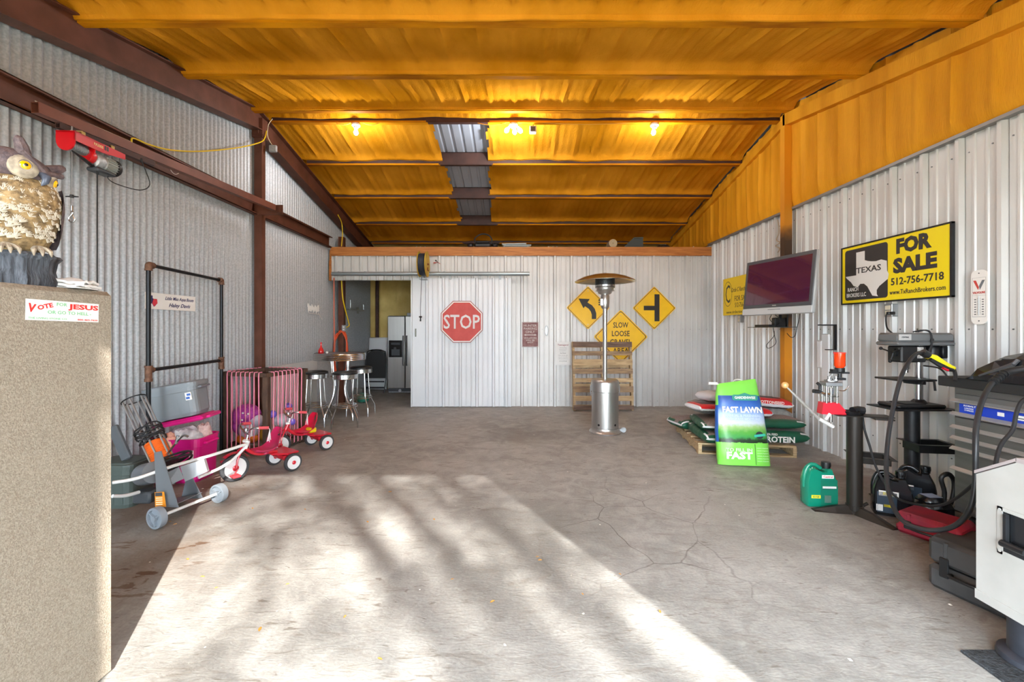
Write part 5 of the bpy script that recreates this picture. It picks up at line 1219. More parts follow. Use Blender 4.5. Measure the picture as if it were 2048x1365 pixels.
cw(670, 700, .03, 'foam-spattered wire dipping to the left bulb from its left'); cw(726, 758, .03, 'foam-spattered wire dipping to the left bulb from its right')
cw(955, 1012, .03, 'foam-spattered wire running to the middle lamp'); cw(1085, 1260, .02, 'foam-spattered wire between the middle lamp and the right bulb')
# ---------------- right side ----------------
# television on the right post
tvp = Vector((3.11, 5.05, 1.95))
t = thing('television', 'wide grey framed flat television tilted down from the right post', 'television', tvp, rot=(Matrix.Rotation(R(-77.3), 3, 'Z') @ Matrix.Rotation(R(-6), 3, 'X')).to_euler())
W2, H2 = .50, .345
mb = MB(); mb.box((-W2, 0, -H2), (W2, .05, H2), bev=.015); mb.box((-W2*.8, .05, -H2*.75), (W2*.8, .10, H2*.75), bev=.02); mb.build('casing', mat('silver plastic casing', '#a9abad', .4), t, True)
mb = MB(); mb.box((-W2+.006, -.012, -H2+.085), (W2-.006, .0, H2-.004), bev=.004); bz = mb.build('bezel', mat('charcoal bezel', '#46484b', .4), t)
mb = MB(); mb.box((-W2+.045, -.0135, -H2+.125), (W2-.045, -.012, H2-.045)); mb.build('screen', mat('glossy screen with reflection tint', '#4a1f38', .10, spec=.8, coat=1), t)  # purple reflection is put into the screen's base colour
words('PHILIPS', .055, .010, SWHITE, bz, T(0, -.0125, -H2+.105), 'brand_lettering', bold=.02, ext=.0004)
mb = MB(); mb.box((-W2, -.012, -H2), (W2, .0, -H2+.082), bev=.008); mb.build('speaker_bar', mat('silver speaker bar', '#b7b9ba', .4), t)
mb = MB(); mb.box((-.09, -.0135, -H2+.055), (.09, -.012, -H2+.06)); mb.build('control_slot', DGREY, t)
mb = MB(T(-tvp.x, -tvp.y, -tvp.z)); o = thing('television_mount', 'black steel arm and plate clamped to the right post under the television', 'mount', (3.50, 5.50, 1.53))
mb = MB(); mb.box((-.02, -.06, -.08), (0, .06, .10)); mb.box((-.16, -.04, -.07), (-.02, .04, .05), bev=.01); mb.build('clamp_box', BLACKM, o)
mb = MB(); mb.tube([(-.08, -.02, .03), (-.16, -.15, .2), (-.26, -.36, .38)], .018, 8); mb.build('arm', BLACKM, o)
t = thing('media_shelf', 'thin glass shelf with a black media box beneath the television', 'shelf', PX(1545, 655, 3.38))
c = t.location.copy(); mb = MB(); mb.box((-.14, -.30, -.004), (.12, .34, .004)); mb.build('shelf_plate', mat('smoked glass', '#3a4043', .1), t)
mb = MB(); mb.box((-.11, -.10, .005), (.08, .22, .035), bev=.004); mb.build('media_box', BLACK, t)
Cq = lambda px, py, x=3.38: PX(px, py, x)
for pts, lab in (([Cq(1543, 630, 3.2), Cq(1540, 640, 3.25), Cq(1553, 650, 3.3), Cq(1560, 645, 3.3)], 'black cable looping from the television into the media box'),
                 ([Cq(1550, 630, 3.2), Cq(1560, 640, 3.28), Cq(1550, 652, 3.3)], 'second black cable between the television and the media box'),
                 ([Cq(1600, 625, 3.3), Cq(1598, 640, 3.4), Cq(1594, 655, 3.45), Cq(1590, 672, 3.45), Cq(1582, 675, 3.45), Cq(1574, 667, 3.44)], 'black cable hanging in a curve right of the post'),
                 ([Cq(1546, 656), Cq(1549, 672), Cq(1552, 685), Cq(1546, 693), Cq(1536, 697), Cq(1533, 691), Cq(1541, 681), Cq(1548, 672), Cq(1548, 662)], 'black cable hanging in a small loop under the media box')):
    cord('cable', pts, .004, RUBBER, lab)
cord('cable', [Cq(1556, 440, 3.5), Cq(1558, 465, 3.5), Cq(1553, 480, 3.5), Cq(1560, 486, 3.48), Cq(1551, 492, 3.5), Cq(1559, 497, 3.5), Cq(1556, 505, 3.45)], .007, mat('tan cable', '#a3917c', .7), 'knotted tan cable bundle hanging above the television')
# ranch sign behind the television
a, b = PX(1447, 560, 3.60), PX(1505, 560, 3.60)
sy0 = PX(1447, 560, 3.6).y; z1, z0 = 2.285, 1.665; Ws = .92
t = thing('ranch_sign', 'yellow ranch for sale sign partly hidden behind the television', 'sign', (3.60, sy0-Ws/2, (z0+z1)/2), -90)
mb = MB(); mb.box((-Ws/2, -.004, -.31), (Ws/2, 0, .31)); mb.build('plate', mat('lemon sign yellow', '#f0cf14', .5), t)
INK2 = mat('dark olive ink', '#3a3416', .5)
mb = MB(T(-.30, -.0045, .045))
for i in range(32):
    a0, a1 = 2*PI*i/32, 2*PI*(i+1)/32
    mb.add([(.135*math.cos(a0), 0, .21*math.sin(a0)), (.135*math.cos(a1), 0, .21*math.sin(a1)), (.127*math.cos(a1), 0, .20*math.sin(a1)), (.127*math.cos(a0), 0, .20*math.sin(a0))], [[0, 1, 2, 3]])
mb.build('circle_mark', INK2, t)
words('C', .15, .30, INK2, t, T(-.30, -.0045, .045), 'logo_letter', bold=-.0)
words('Circle C Ranch', .42, .07, INK2, t, T(.02, -.0045, .10), shear=.3); words('FOR SALE', .40, .085, INK2, t, T(.12, -.0045, -.045)); words('512-756-7718', .42, .075, INK2, t, T(.14, -.0045, -.15)); words('www.circlecranch.com', .70, .05, INK2, t, T(0, -.0045, -.26))
def outlet(px, py, x, label, s=1):
    p = PX(px, py, x); mb = MB(); mb.box((-.06, -.045*s, -.06*s), (0, .045*s, .06*s), bev=.004); mb.m = 1; mb.box((-.0615, -.028*s, .005), (-.06, .028*s, .045*s)); mb.box((-.0615, -.028*s, -.045*s), (-.06, .028*s, -.005))
    return one('outlet_box', mb, [ALU, mat('ivory socket', '#cfc7b2', .5)], label, 'outlet', None, False, p)
outlet(1485, 638, 3.655, 'metal outlet box on the white wall below the yellow ranch sign')
outlet(1788, 621, 3.655, 'metal outlet box on the white wall under the big for sale sign')
# for sale sign
ly, ry = PX(1686, 500, 3.60).y, PX(1906, 500, 3.60).y; Ws = ly-ry; zc = 2.005
t = thing('for_sale_sign', 'large yellow and black real estate sign with a white state silhouette', 'sign', (3.60, (ly+ry)/2, zc), rot=(0, 0, R(-90)))
Hs = .61; FY = mat('bright sign yellow', '#f2d915', .42); FB = mat('sign charcoal', '#33302f', .5); FW = mat('sign grey white', '#dedcd8', .5)
mb = MB(); mb.box((-Ws/2, -.012, -Hs/2), (Ws/2, .01, Hs/2)); mb.build('panel', FY, t)
mb = MB(); frame_box(mb, Ws+.01, Hs+.01, .014, -.018, .012); mb.build('frame', BLACKM, t)
u_ = lambda f: (-.5+f)*Ws
def rrect(w_, h_, r): return [(cx+r*math.cos(R(a0+k*22.5)), cz+r*math.sin(R(a0+k*22.5))) for cx, cz, a0 in ((w_/2-r, h_/2-r, 0), (-w_/2+r, h_/2-r, 90), (-w_/2+r, -h_/2+r, 180), (w_/2-r, -h_/2+r, 270)) for k in range(5)]
mb = MB(T(u_(.265), -.0135, .0)); mb.prism(rrect(.45*Ws, .88*Hs, .03), .0015); lg = mb.build('logo_panel', FB, t)
TX = [(-.205, .455), (-.025, .455), (-.025, .265), (.04, .235), (.11, .215), (.20, .20), (.30, .215), (.37, .185), (.405, .17), (.41, -.02), (.44, -.09), (.425, -.18), (.34, -.245), (.265, -.30), (.215, -.37), (.215, -.455), (.24, -.50), (.13, -.475), (.08, -.38), (.03, -.28), (-.04, -.215), (-.12, -.21), (-.175, -.275), (-.265, -.235), (-.32, -.15), (-.42, -.055), (-.44, -.02), (-.205, -.02)]
mb = MB(T(u_(.275), -.0150, .0)); mb.prism([(x*.60, z*.50) for x, z in TX], .0012); mb.build('state_silhouette', FW, lg)
words('TEXAS', .30, .06, FB, lg, T(u_(.30), -.0155, .035), bold=.015); words('RANCH', .14, .042, FW, lg, T(u_(.135), -.0155, -.155), bold=.01); words('BROKERS LLC', .25, .042, FW, lg, T(u_(.17), -.0155, -.215), bold=.01)
words('FOR', .34, .145, FB, t, T(u_(.715), -.0135, .20), bold=.055); words('SALE', .42, .145, FB, t, T(u_(.72), -.0135, .02), bold=.055)
words('512-756-7718', .50, .07, FB, t, T(u_(.735), -.0135, -.125), bold=.02); words('www.TxRanchBrokers.com', .53, .042, FB, t, T(u_(.735), -.0135, -.225), bold=.008)
# thermometer
p = PX(1957, 594, 3.60); t = thing('wall_thermometer', 'white tin advertising thermometer hanging right of the big for sale sign', 'thermometer', (3.61, p.y, 1.68), -90)
mb = MB(); mb.prism(rrect(.118, .42, .04), .006, T(0, -.006, 0)); mb.build('plate', SWHITE, t)
mb = MB(T(0, -.0068, 0)); mb.prism([(-.042, .13), (-.022, .13), (.0, .075), (-.006, .055)], .001); mb.m = 1; mb.prism([(.042, .13), (.022, .13), (.0, .085), (.006, .055)], .001); mb.build('logo_mark', [SRED, mat('logo grey', '#6f7378', .5)], t)
words('VALVOLINE', .09, .018, SRED, t, T(0, -.0068, .035), bold=.02)
mb = MB(T(0, -.0068, 0)); mb.box((-.048, 0, -.155), (.048, .0004, -.153)); mb.box((-.048, 0, .012), (.048, .0004, .013)); mb.box((-.048, 0, .15), (.048, .0004, .151)); mb.box((-.048, 0, -.155), (-.047, .0004, .15)); mb.box((.047, 0, -.155), (.048, .0004, .15))
for i in range(14):
    z = -.135+.0095*i; mb.box((-.012, 0, z), (-.005, .0006, z+.0025)); mb.box((.005, 0, z), (.012, .0006, z+.0025))
    if i % 2 == 0: mb.box((-.034, 0, z-.002), (-.02, .0006, z+.005)); mb.box((.02, 0, z-.002), (.034, .0006, z+.005))
mb.build('scale', INK, t)
mb = MB(); mb.cyl((0, -.010, -.14), (0, -.010, .005), .003, 8); mb.build('glass_tube', mat('glass tube', '#c9ced2', .1), t)
mb = MB(); [mb.cyl((0, -.009, z), (0, -.006, z), .004, 8) for z in (.185, -.185)]; mb.build('screws', DGREY, t)
# black bracket with a plastic sheet behind it
p = PX(1672, 675, 3.63); t = thing('wall_bracket', 'black steel hanging bracket screwed on the white wall under the big for sale sign', 'bracket', p)
mb = MB(); mb.box((-.02, -.012, -.145), (0, .012, .145)); mb.box((-.20, -.01, .13), (0, .01, .145)); mb.box((-.12, -.01, -.145), (0, .01, -.135)); [mb.cyl((-.022, 0, z), (-.02, 0, z), .007, 8) for z in (-.1, -.03, .04, .1)]; mb.build('bracket_arm', BLACKM, t)
p = PX(1655, 720, 3.62); mb = MB(); mb.box((-.03, -.06, -.38), (0, .06, .30), bev=.01); mb.box((-.035, .05, -.1), (0, .13, .22), bev=.01); one('conduit_cover', mb, mat('white pvc', '#dcdcdc', .5), 'tall narrow white plastic cover on the wall behind the reloading press', 'cover', None, False, p)
cord('appliance_cord', [PX(1781, 627, 3.57), PX(1773, 630, 3.55), PX(1772, 645, 3.54), PX(1775, 658, 3.5), PX(1786, 668, 3.42)], .007, RUBBER, 'short black power cord from the wall outlet to the drill press')
p = PX(1782, 627, 3.565); mb = MB(); mb.box((-.035, -.018, -.015), (.03, .018, .015), bev=.006); one('wall_plug', mb, BLACK, 'black plug pushed into the outlet under the big for sale sign', 'plug', None, False, p)

# sacks
def sackmesh(L, W_, H, seed, p=2.6, n=30, k=12, seam=.03):
    """flat pillow sack: long axis x"""
    vs = []
    for i in range(n+1):
        a = -1+2*i/n
        for j in range(2*k):
            t_ = 2*PI*j/(2*k); ca, sa = math.cos(t_), math.sin(t_)
            cy = math.copysign(abs(ca)**.55, ca); cz = math.copysign(abs(sa)**.75, sa)
            en = max(0.0, 1-abs(a)**5)**.45; ed = 1-.10*abs(a)**6
            th = .012+ (H/2-.012)*en*(1+.10*noise.noise(Vector((a*3, cy*2, seed))))
            vs.append((a*L/2, cy*W_/2*ed*(1+.03*noise.noise(Vector((a*4, seed, 0)))), H/2+cz*th*(1-.0*cy*cy)+.004*noise.noise(Vector((a*9, cy*6, seed+5)))))
    m = 2*k; fs = [[i*m+j, i*m+(j+1) % m, (i+1)*m+(j+1) % m, (i+1)*m+j] for i in range(n) for j in range(m)]+[[m-1-j for j in range(m)], [n*m+j for j in range(m)]]
    zmin = min(v[2] for v in vs); vs = [(x, y, z-zmin) for x, y, z in vs]
    return vs, fs
def sack(name, label, loc, rz, L, W_, H, mats, rule, seed, rx=0, ry=0):
    t = thing(name, label, 'sack', loc, rot=(R(rx), R(ry), R(rz)), group='feed sacks on the flat pallet')
    vs, fs = sackmesh(L, W_, H, seed); mb = MB(); mb.add(vs, fs)
    for i, f in enumerate(fs):
        c = [sum(vs[q][k] for q in f)/len(f) for k in range(3)]; mb.mi[i] = rule(c[0]/(L/2), c[1]/(W_/2), c[2]/H)
    mb.build('bag', mats, t, True); return t
GREEN = mat('dark green sack', '#17523c', .4, bump=.3, bscale=14); GRS = mat('clear sack showing grey pellets', '#8d8483', .5, color2='#76615c', vscale=60, bump=.3, bscale=50); SW2 = mat('glossy white sack', '#dadadd', .4, bump=.3, bscale=14); SR2 = mat('sack red', '#d4252c', .4, bump=.3, bscale=14); SB2 = mat('sack charcoal', '#2c2a2d', .45)
def r_green(x, y, z):
    if abs(x) > .985: return 2
    if .80 < abs(y) < .86 and z > .4: return 2
    if z > .72 and abs(y) < .72: return 1
    return 0
z0 = .125
s1 = sack('feed_sack', 'dark green feed sack on the pallet lettered PROTEIN, its end overhanging the right side', (2.98, 5.02, z0), -8, .74, .42, .155, [GREEN, GRS, SW2], r_green, 1)
words('PROTEIN', .34, .068, SWHITE, s1, T(.03, -.213, .062) , bold=.03); words('PLAZA FEED', .16, .024, SWHITE, s1, T(-.06, -.213, .118), bold=.02)
sack('feed_sack', 'dark green feed sack lying at the near left corner of the pallet', (2.37, 5.12, z0), 84, .72, .40, .14, [GREEN, GRS, SW2], r_green, 2)
sack('feed_sack', 'dark green feed sack at the far left corner of the pallet', (2.37, 5.68, z0), 10, .52, .42, .14, [GREEN, GRS, SW2], r_green, 3)
sack('feed_sack', 'dark green feed sack with a grey top, stacked on the one lettered PROTEIN', (2.98, 5.06, z0+.155), -9, .72, .40, .12, [GREEN, GRS, SW2], r_green, 4)
sack('feed_sack', 'dark green feed sack stacked on the near left one beside the bag of lawn seed', (2.36, 5.14, z0+.14), 80, .62, .36, .10, [GREEN, GRS, SW2], r_green, 5)
sack('feed_sack', 'dark green feed sack at the back of the pallet under the grey roll', (3.02, 5.62, z0), -8, .66, .42, .165, [GREEN, GRS, SW2], r_green, 6)
def r_red(x, y, z): return 3 if (z > .80 and abs(y) < .5 and abs(x) < .7) else (1 if (z > .48 and abs(x) < .93) else (2 if z < .22 else 0))
sack('cottonseed_sack', 'red and white sack lying at the left end of the grey roll', (2.42, 5.28, z0+.30), 12, .50, .34, .09, [SW2, SR2, SB2, SB2], r_red, 7, ry=3)
sc_ = sack('cottonseed_sack', 'red and white cottonseed sack lying highest at the right of the lawn seed bag', (3.09, 5.38, z0+.335), -9, .66, .36, .125, [SW2, SR2, SB2, SB2], r_red, 8, ry=4)
words('COTTONSEED', .30, .035, SWHITE, sc_, T(.06, -.183, .085) @ RX(-16), bold=.02)
sack('cottonseed_sack', 'small red and white sack tucked right behind the lawn seed bag', (2.80, 5.08, z0+.275), -6, .42, .30, .10, [SW2, SR2, SB2, SB2], r_red, 9)
sack('white_sack', 'crumpled white plastic sack behind the left edge of the lawn seed bag', (2.60, 5.52, z0+.385), 20, .40, .30, .12, [SW2, SB2], lambda x, y, z: 1 if (.2 < abs(x) < .3 and abs(y) < .5) else 0, 10)
a, b = Vector((2.30, 5.66, .43)), Vector((3.42, 5.26, .36)); mb = MB(); c = (a+b)/2; d = (b-a)
pts = [a+d*i/14-c for i in range(15)]; mb.tube([(p.x, p.y, p.z+.006*math.sin(i*1.7)) for i, p in enumerate(pts)], [.04, .075]+[.085+.004*math.sin(i*2.1) for i in range(11)]+[.08, .04], 18)
one('cloth_roll', mb, mat('grey quilted canvas', '#a19f9b', .9, color2='#87837f', vscale=20, bump=.6, bscale=25), 'long stuffed grey canvas roll lying across the feed sacks', 'roll', None, True, c)
# lawn seed bag, standing
def seedbag():
    b0 = F(1490, 929); H = .875; t = thing('lawn_seed_bag', 'upright green and blue bag of lawn seed leaning on the feed sacks', 'sack', (P(1487, 0, 4.50).x, 4.50, 0), rot=(R(-9), R(0), R(-6)))
    n, k = 34, 14; vs = []
    def xw(v): return .262-.06*v+.02*math.sin(v*PI)
    def dp(v): return .085*(1-v**3)**.6*(1-.25*max(0, .1-v)/.1)+.006
    for i in range(n+1):
        v = i/n
        for j in range(2*k):
            a = 2*PI*j/(2*k); ca, sa = math.cos(a), math.sin(a); cx = math.copysign(abs(ca)**.6, ca); cy = math.copysign(abs(sa)**.8, sa)
            top = (.03*cx if v > .9 else 0)*(v-.9)*10; sh = -.02*v
            vs.append((cx*xw(v)+sh+.004*noise.noise(Vector((v*9, cx*3, 1))), cy*dp(v)*(1+.12*noise.noise(Vector((cx*2.5, v*6, 2))))+.006*noise.noise(Vector((cx*6, v*9, 4))), v*H+top+(.0 if v > .05 else 0)))
    m = 2*k; mb = MB(); fs = [[i*m+j, i*m+(j+1) % m, (i+1)*m+(j+1) % m, (i+1)*m+j] for i in range(n) for j in range(m)]+[[m-1-j for j in range(m)], [n*m+j for j in range(m)]]
    # printed artwork is a material that varies with height in the bag's own coordinates
    mt = bpy.data.materials.new('printed lawn seed bag'); mt.use_nodes = True; nt = mt.node_tree; bs = nt.nodes['Principled BSDF']; bs.inputs['Roughness'].default_value = .35
    tc = nt.nodes.new('ShaderNodeTexCoord'); sp = nt.nodes.new('ShaderNodeSeparateXYZ'); nt.links.new(tc.outputs['Object'], sp.inputs[0])
    ns = nt.nodes.new('ShaderNodeTexNoise'); ns.inputs['Scale'].default_value = 28; ns.inputs['Detail'].default_value = 4; nt.links.new(tc.outputs['Object'], ns.inputs[0])
    ad = nt.nodes.new('ShaderNodeMath'); ad.operation = 'MULTIPLY_ADD'; nt.links.new(ns.outputs[0], ad.inputs[0]); ad.inputs[1].default_value = .05; nt.links.new(sp.outputs[2], ad.inputs[2])
    mr = nt.nodes.new('ShaderNodeMapRange'); mr.inputs[1].default_value = .025; mr.inputs[2].default_value = .9; nt.links.new(ad.outputs[0], mr.inputs[0])
    r = nt.nodes.new('ShaderNodeValToRGB'); nt.links.new(mr.outputs[0], r.inputs[0]); e = r.color_ramp.elements; e[0].position = 0; e[0].color = lin('#7fd653'); e[1].position = 1; e[1].color = lin('#2450a0')
    for p, c in ((.262, '#7fd653'), (.268, '#1d2a1a'), (.30, '#243a20'), (.33, '#3d9a4a'), (.39, '#57a83c'), (.455, '#9fc27a'), (.50, '#cfd8e4'), (.60, '#a9c3ea'), (.68, '#3f74c4'), (.80, '#1f4c9c')): q = e.new(p); q.color = lin(c)
    nt.links.new(r.outputs[0], bs.inputs['Base Color'])
    LG = mat('lime green bag film', '#83da55', .35); BL2 = mat('blue bag edge', '#2a5db0', .35)
    mb.add(vs, fs)
    for i, f in enumerate(fs):
        c = [sum(vs[q][q2] for q in f)/len(f) for q2 in range(3)]; v = c[2]/H; w_ = xw(v); front = c[1] < 0
        if v > .82 or v < .26: mb.mi[i] = 1
        elif abs(c[0]+.02*v) > w_*.93: mb.mi[i] = 2 if v < .7 else 1
        elif not front: mb.mi[i] = 1
    bag = mb.build('bag', [mt, LG, BL2], t, True)
    def yf(v): return -dp(v)-.014
    def wd(tx, x, v, w_, h, m, **kw): words(tx, w_, h, m, t, T(x-.02*v, yf(v)+.002, v*H) @ RX(0 if v < .5 else -4), bold=kw.get('b', .03), ext=.001)
    wd('FAST LAWN', .0, .655, .40, .065, SWHITE, b=.045); wd('ANNUAL & PERENNIAL', .0, .585, .36, .028, mat('pale blue ink', '#cfe0f5', .5)); wd('RYEGRASS MIXTURE', .0, .545, .34, .028, mat('pale blue ink', '#cfe0f5', .5))
    wd('TO FILL IN', -.07, .185, .26, .035, mat('mint ink', '#d3f3c4', .5)); wd('FAST', -.07, .12, .26, .075, SWHITE, b=.05)
    for i in range(6): wd('mixture of grasses', .16, .21-.03*i, .11, .012, mat('mint ink', '#d3f3c4', .5), b=.01)
    mb = MB(T(.03, yf(.80)+.004, .80*H)); mb.prism(rrect(.26, .06, .02), .002); mb.prism([(-.06, .03), (.06, .03), (0, .05)], .002); lb = mb.build('brand_badge', mat('teal badge', '#2f8f7f', .4), t)
    words('GARDENWISE', .21, .028, SWHITE, lb, T(.03, yf(.80)+.003, .80*H), bold=.03)
    mb = MB(T(.14, yf(.36)+.002, .36*H)); mb.prism(ngon(16, .038, 0), .002); mb.m = 1; mb.box((-.055, -.002, -.014), (.055, .001, .010), RY(-8)); mb.build('seal_badge', [mat('black seal', '#20282c', .5), mat('turquoise band', '#38b59b', .4)], t)
    mb = MB(T(0, yf(.13)+.004, .13*H)); mb.box((.085, 0, -.10), (.089, .0015, .11)); mb.build('divider_line', mat('green line', '#2c5a2a', .5), t)
    mb = MB(); v = .985; mb.tube([(-.27, 0, H*.965), (-.2, -.0, H*.96), (.0, 0, H*.985), (.17, 0, H*1.0)], .007, 6); mb.box((-.31, -.01, H*.955), (-.22, .01, H*.985)); mb.tube(smoothpath([(-.06, 0, H*.98), (-.03, 0, H*1.02), (.03, 0, H*1.02), (.05, 0, H*.99)], 4), .005, 6); mb.build('top_seam', SWHITE, t)
seedbag()

# green oil jug and the black ones
def jug(name, label, loc, rz, sc_, body, lab, capm, marks, grp='oil jugs on the floor'):
    t = thing(name, label, 'oil jug', loc, rz, grp); t.scale = (sc_,)*3
    mb = MB(); H = .33
    prof = [(-.115, 0.008), (-.12, .02), (-.12, .20), (-.105, .27), (-.085, .305), (-.06, .315), (-.03, .30), (.0, .285), (.03, .285), (.035, .305), (.075, .305), (.085, .275), (.11, .22), (.12, .16), (.12, .02), (.115, .008)]
    # outer body as bevelled prism
    d = .055
    ins = [(x*.93, .012+(z-.012)*.975) for x, z in prof]
    n = len(prof); vs = [(x, -d, z) for x, z in ins]+[(x, -d+.012, z) for x, z in prof]+[(x, d-.012, z) for x, z in prof]+[(x, d, z) for x, z in ins]
    fs = [[i for i in range(n)], [3*n+n-1-i for i in range(n)]]
    for r_ in range(3): fs += [[r_*n+(i+1) % n, r_*n+i, (r_+1)*n+i, (r_+1)*n+(i+1) % n] for i in range(n)]
    mb.add(vs, fs); bd = mb.build('body', body, t, True)
    mb = MB(); mb.tube(smoothpath([(-.112, 0, .15), (-.112, 0, .24), (-.085, 0, .315), (-.04, 0, .33), (.01, 0, .30)], 4), .017, 10); mb.build('handle', body, t, True)
    mb = MB(); mb.lathe([(.03, 0), (.03, .025)], 18, T(.055, 0, .30)); mb.lathe([(.033, 0), (.034, .012), (.032, .034), (.0, .036)], 22, T(.055, 0, .318)); mb.build('cap', capm, t, True)
    mb = MB(); mb.m = 0
    for k, (x0, z0, x1, z1, mi) in enumerate(marks): mb.m = mi; mb.box((x0, -d-.0012, z0), (x1, -d+.001, z1))
    l_ = mb.build('label', lab, t); return t, l_, d
JG = mat('green glossy plastic', '#0f8166', .22, coat=.3); LBL = [mat('teal label', '#0b6e57', .4), SWHITE, mat('label yellow', '#e4d21c', .5), SRED, mat('label slate', '#2b3947', .4)]
q = F(1640, 1012); tj, lb, d = jug('oil_jug', 'large green oil jug standing alone left of the press pedestal', (q.x, 3.47, 0), -4, 1.0, JG, LBL, BLACK,
    [(-.02, .02, .108, .225, 0), (-.01, .235, .08, .262, 1), (-.005, .155, .10, .172, 1), (-.005, .15, .10, .153, 4), (-.09, .075, -.02, .10, 2), (.01, .04, .06, .10, 1)])
words('Castrol', .07, .016, SRED, lb, T(.036, -.0565, .249), bold=.02); words('EDGE', .05, .013, LBL[0], lb, T(-.055, -.0565, .0875), bold=.02)
KB = mat('black glossy plastic', '#15171b', .25, coat=.2)
q = F(1780, 1022); tj, lb, d = jug('oil_jug', 'black oil jug with a yellow and blue label just right of the press pedestal', (P(1783, 0, 3.28).x, 3.28, 0), -28, .98, KB, LBL, KB,
    [(-.10, .03, .02, .19, 4), (-.09, .16, .03, .20, 1), (-.06, .075, .0, .095, 2), (-.105, .04, -.065, .09, 1)])
words('5W30', .07, .02, LBL[2], lb, T(-.03, -.0565, .178), bold=.02)
tj, lb, d = jug('oil_jug', 'second black oil jug standing behind the one with the yellow and blue label', (P(1833, 0, 3.43).x, 3.43, 0), -40, .96, KB, LBL, KB, [(-.09, .05, .03, .18, 4), (-.08, .15, -.02, .19, 1), (-.06, .1, -.03, .13, 2)])
# chainsaw-like power tool
q = F(1880, 1032); L0 = Vector((3.08, 3.12, 0)); t = thing('power_tool', 'black power tool with a big loop handle standing at the end of the tool chest', 'power tool', (3.14, 3.20, 0), 0); t.scale = (.8, .75, .95)
mb = MB(); mb.box((-.16, -.09, 0), (.16, .09, .15), bev=.04); mb.box((-.12, -.08, .12), (.08, .08, .19), bev=.03); mb.build('body', KB, t, True)
mb = MB(); mb.tube(smoothpath([(.10, 0, .12), (.11, 0, .22), (.08, 0, .33), (.15, 0, .36), (.20, 0, .30), (.19, 0, .18), (.15, 0, .10)], 4), .019, 10); mb.build('loop_handle', BLACK, t, True)
mb = MB(); mb.box((-.08, -.06, .192), (.04, .05, .194)); mb.build('label', mat('pale blue label', '#8d9fb8', .4), t)
# cases on the floor
def case(name, label, loc, rz, L, W_, H, m, m2=None, cat='tool case', rx=0):
    t = thing(name, label, cat, loc, rot=(R(rx), 0, R(rz)))
    mb = MB(); mb.box((-L/2, -W_/2, 0), (L/2, W_/2, H*.47), bev=.022); mb.build('base', m, t, True)
    mb = MB(); mb.box((-L/2, -W_/2, H*.50), (L/2, W_/2, H), bev=.022); [mb.box((-L/2+L*q, -W_/2-.004, H*.54), (-L/2+L*q+.02, W_/2+.004, H*.97), bev=.004) for q in (.2, .75)]; mb.build('lid', m2 or m, t, True)
    for x in (-L*.28, L*.28): mb = MB(); mb.box((x-.02, -W_/2-.012, H*.3), (x+.02, -W_/2, H*.68), bev=.004); mb.build('latch', BLACK, t)
    mb = MB(); mb.tube(smoothpath([(-.07, -W_/2, H*.4), (-.06, -W_/2-.03, H*.4), (.06, -W_/2-.03, H*.4), (.07, -W_/2, H*.4)], 3), .009, 8); mb.build('handle', BLACK, t, True)
    return t
CR = mat('dusty crimson plastic', '#a8182f', .5, color2='#7f2034', vscale=5)
case('tool_case', 'dusty crimson plastic tool case on the floor beside the tool chest', (2.89, 2.93, 0), -64, .34, .26, .15, CR)
case('tool_case', 'wide flat black tool case lying in front of the crimson one', (2.915, 2.64, 0), -72, .38, .30, .11, mat('dusty black plastic', '#303136', .55, color2='#4a4b50', vscale=4))
t = case('tool_case', 'upright black ribbed tool case nearest the white cabinet', (2.44, 2.24, 0), -72, .36, .16, .28, mat('scuffed black plastic', '#353536', .5, color2='#474646', vscale=6))

# pedestal stands
def pedestal(t, H, legs, m, top=(.12, .18)):
    mb = MB(); mb.cyl((0, 0, .02), (0, 0, H), .052, 28); mb.build('column', m, t, True)
    mb = MB(); mb.lathe([(.058, .03), (.058, .06)], 24)
    for a in legs:
        d_ = Vector((math.cos(R(a)), math.sin(R(a)), 0)); s = Vector((-d_.y, d_.x, 0)); vs = []
        for r, w_, h in ((.04, .05, .055), (.15, .045, .045), (.30, .028, .012)):
            for y, z in ((-w_, 0), (w_, 0), (w_*.35, h), (-w_*.35, h)): p = d_*r+s*y; vs.append((p.x, p.y, z))
        mb.add(vs, [[i*4+j, i*4+(j+1) % 4, (i+1)*4+(j+1) % 4, (i+1)*4+j] for i in range(2) for j in range(4)]+[[3, 2, 1, 0], [8, 9, 10, 11]])
    mb.cyl((.06, 0, .05), (.10, 0, .07), .012, 8); mb.build('base', m, t)
def tray(t, x, y, z, L, W_, D, m, sp=0):
    mb = MB(T(x, y, z) @ RZ(sp)); th = .005
    mb.box((-L/2, -W_/2, -D), (L/2, W_/2, -D+th)); mb.box((-L/2-.03, -W_/2-.03, -.004), (-L/2, W_/2+.03, .0)); mb.box((L/2, -W_/2-.03, -.004), (L/2+.03, W_/2+.03, .0)); mb.box((-L/2, -W_/2-.03, -.004), (L/2, -W_/2, 0)); mb.box((-L/2, W_/2, -.004), (L/2, W_/2+.03, 0))
    mb.box((-L/2, -W_/2, -D), (-L/2+th, W_/2, 0)); mb.box((L/2-th, -W_/2, -D), (L/2, W_/2, 0)); mb.box((-L/2, -W_/2, -D), (L/2, -W_/2+th, 0)); mb.box((-L/2, W_/2-th, -D), (L/2, W_/2, 0)); mb.build('tray', m, t)
PB = mat('bronze black steel', '#2b2622', .4, .35)
c1 = Vector((P(1709, 0, 3.33).x, 3.33, 0)); t = thing('pedestal_stand', 'dark steel pedestal stand carrying the red reloading press', 'stand', c1)
pedestal(t, .755, (172, 282, 55), PB); tray(t, .15, .04, .435, .22, .18, .05, PB, -25)
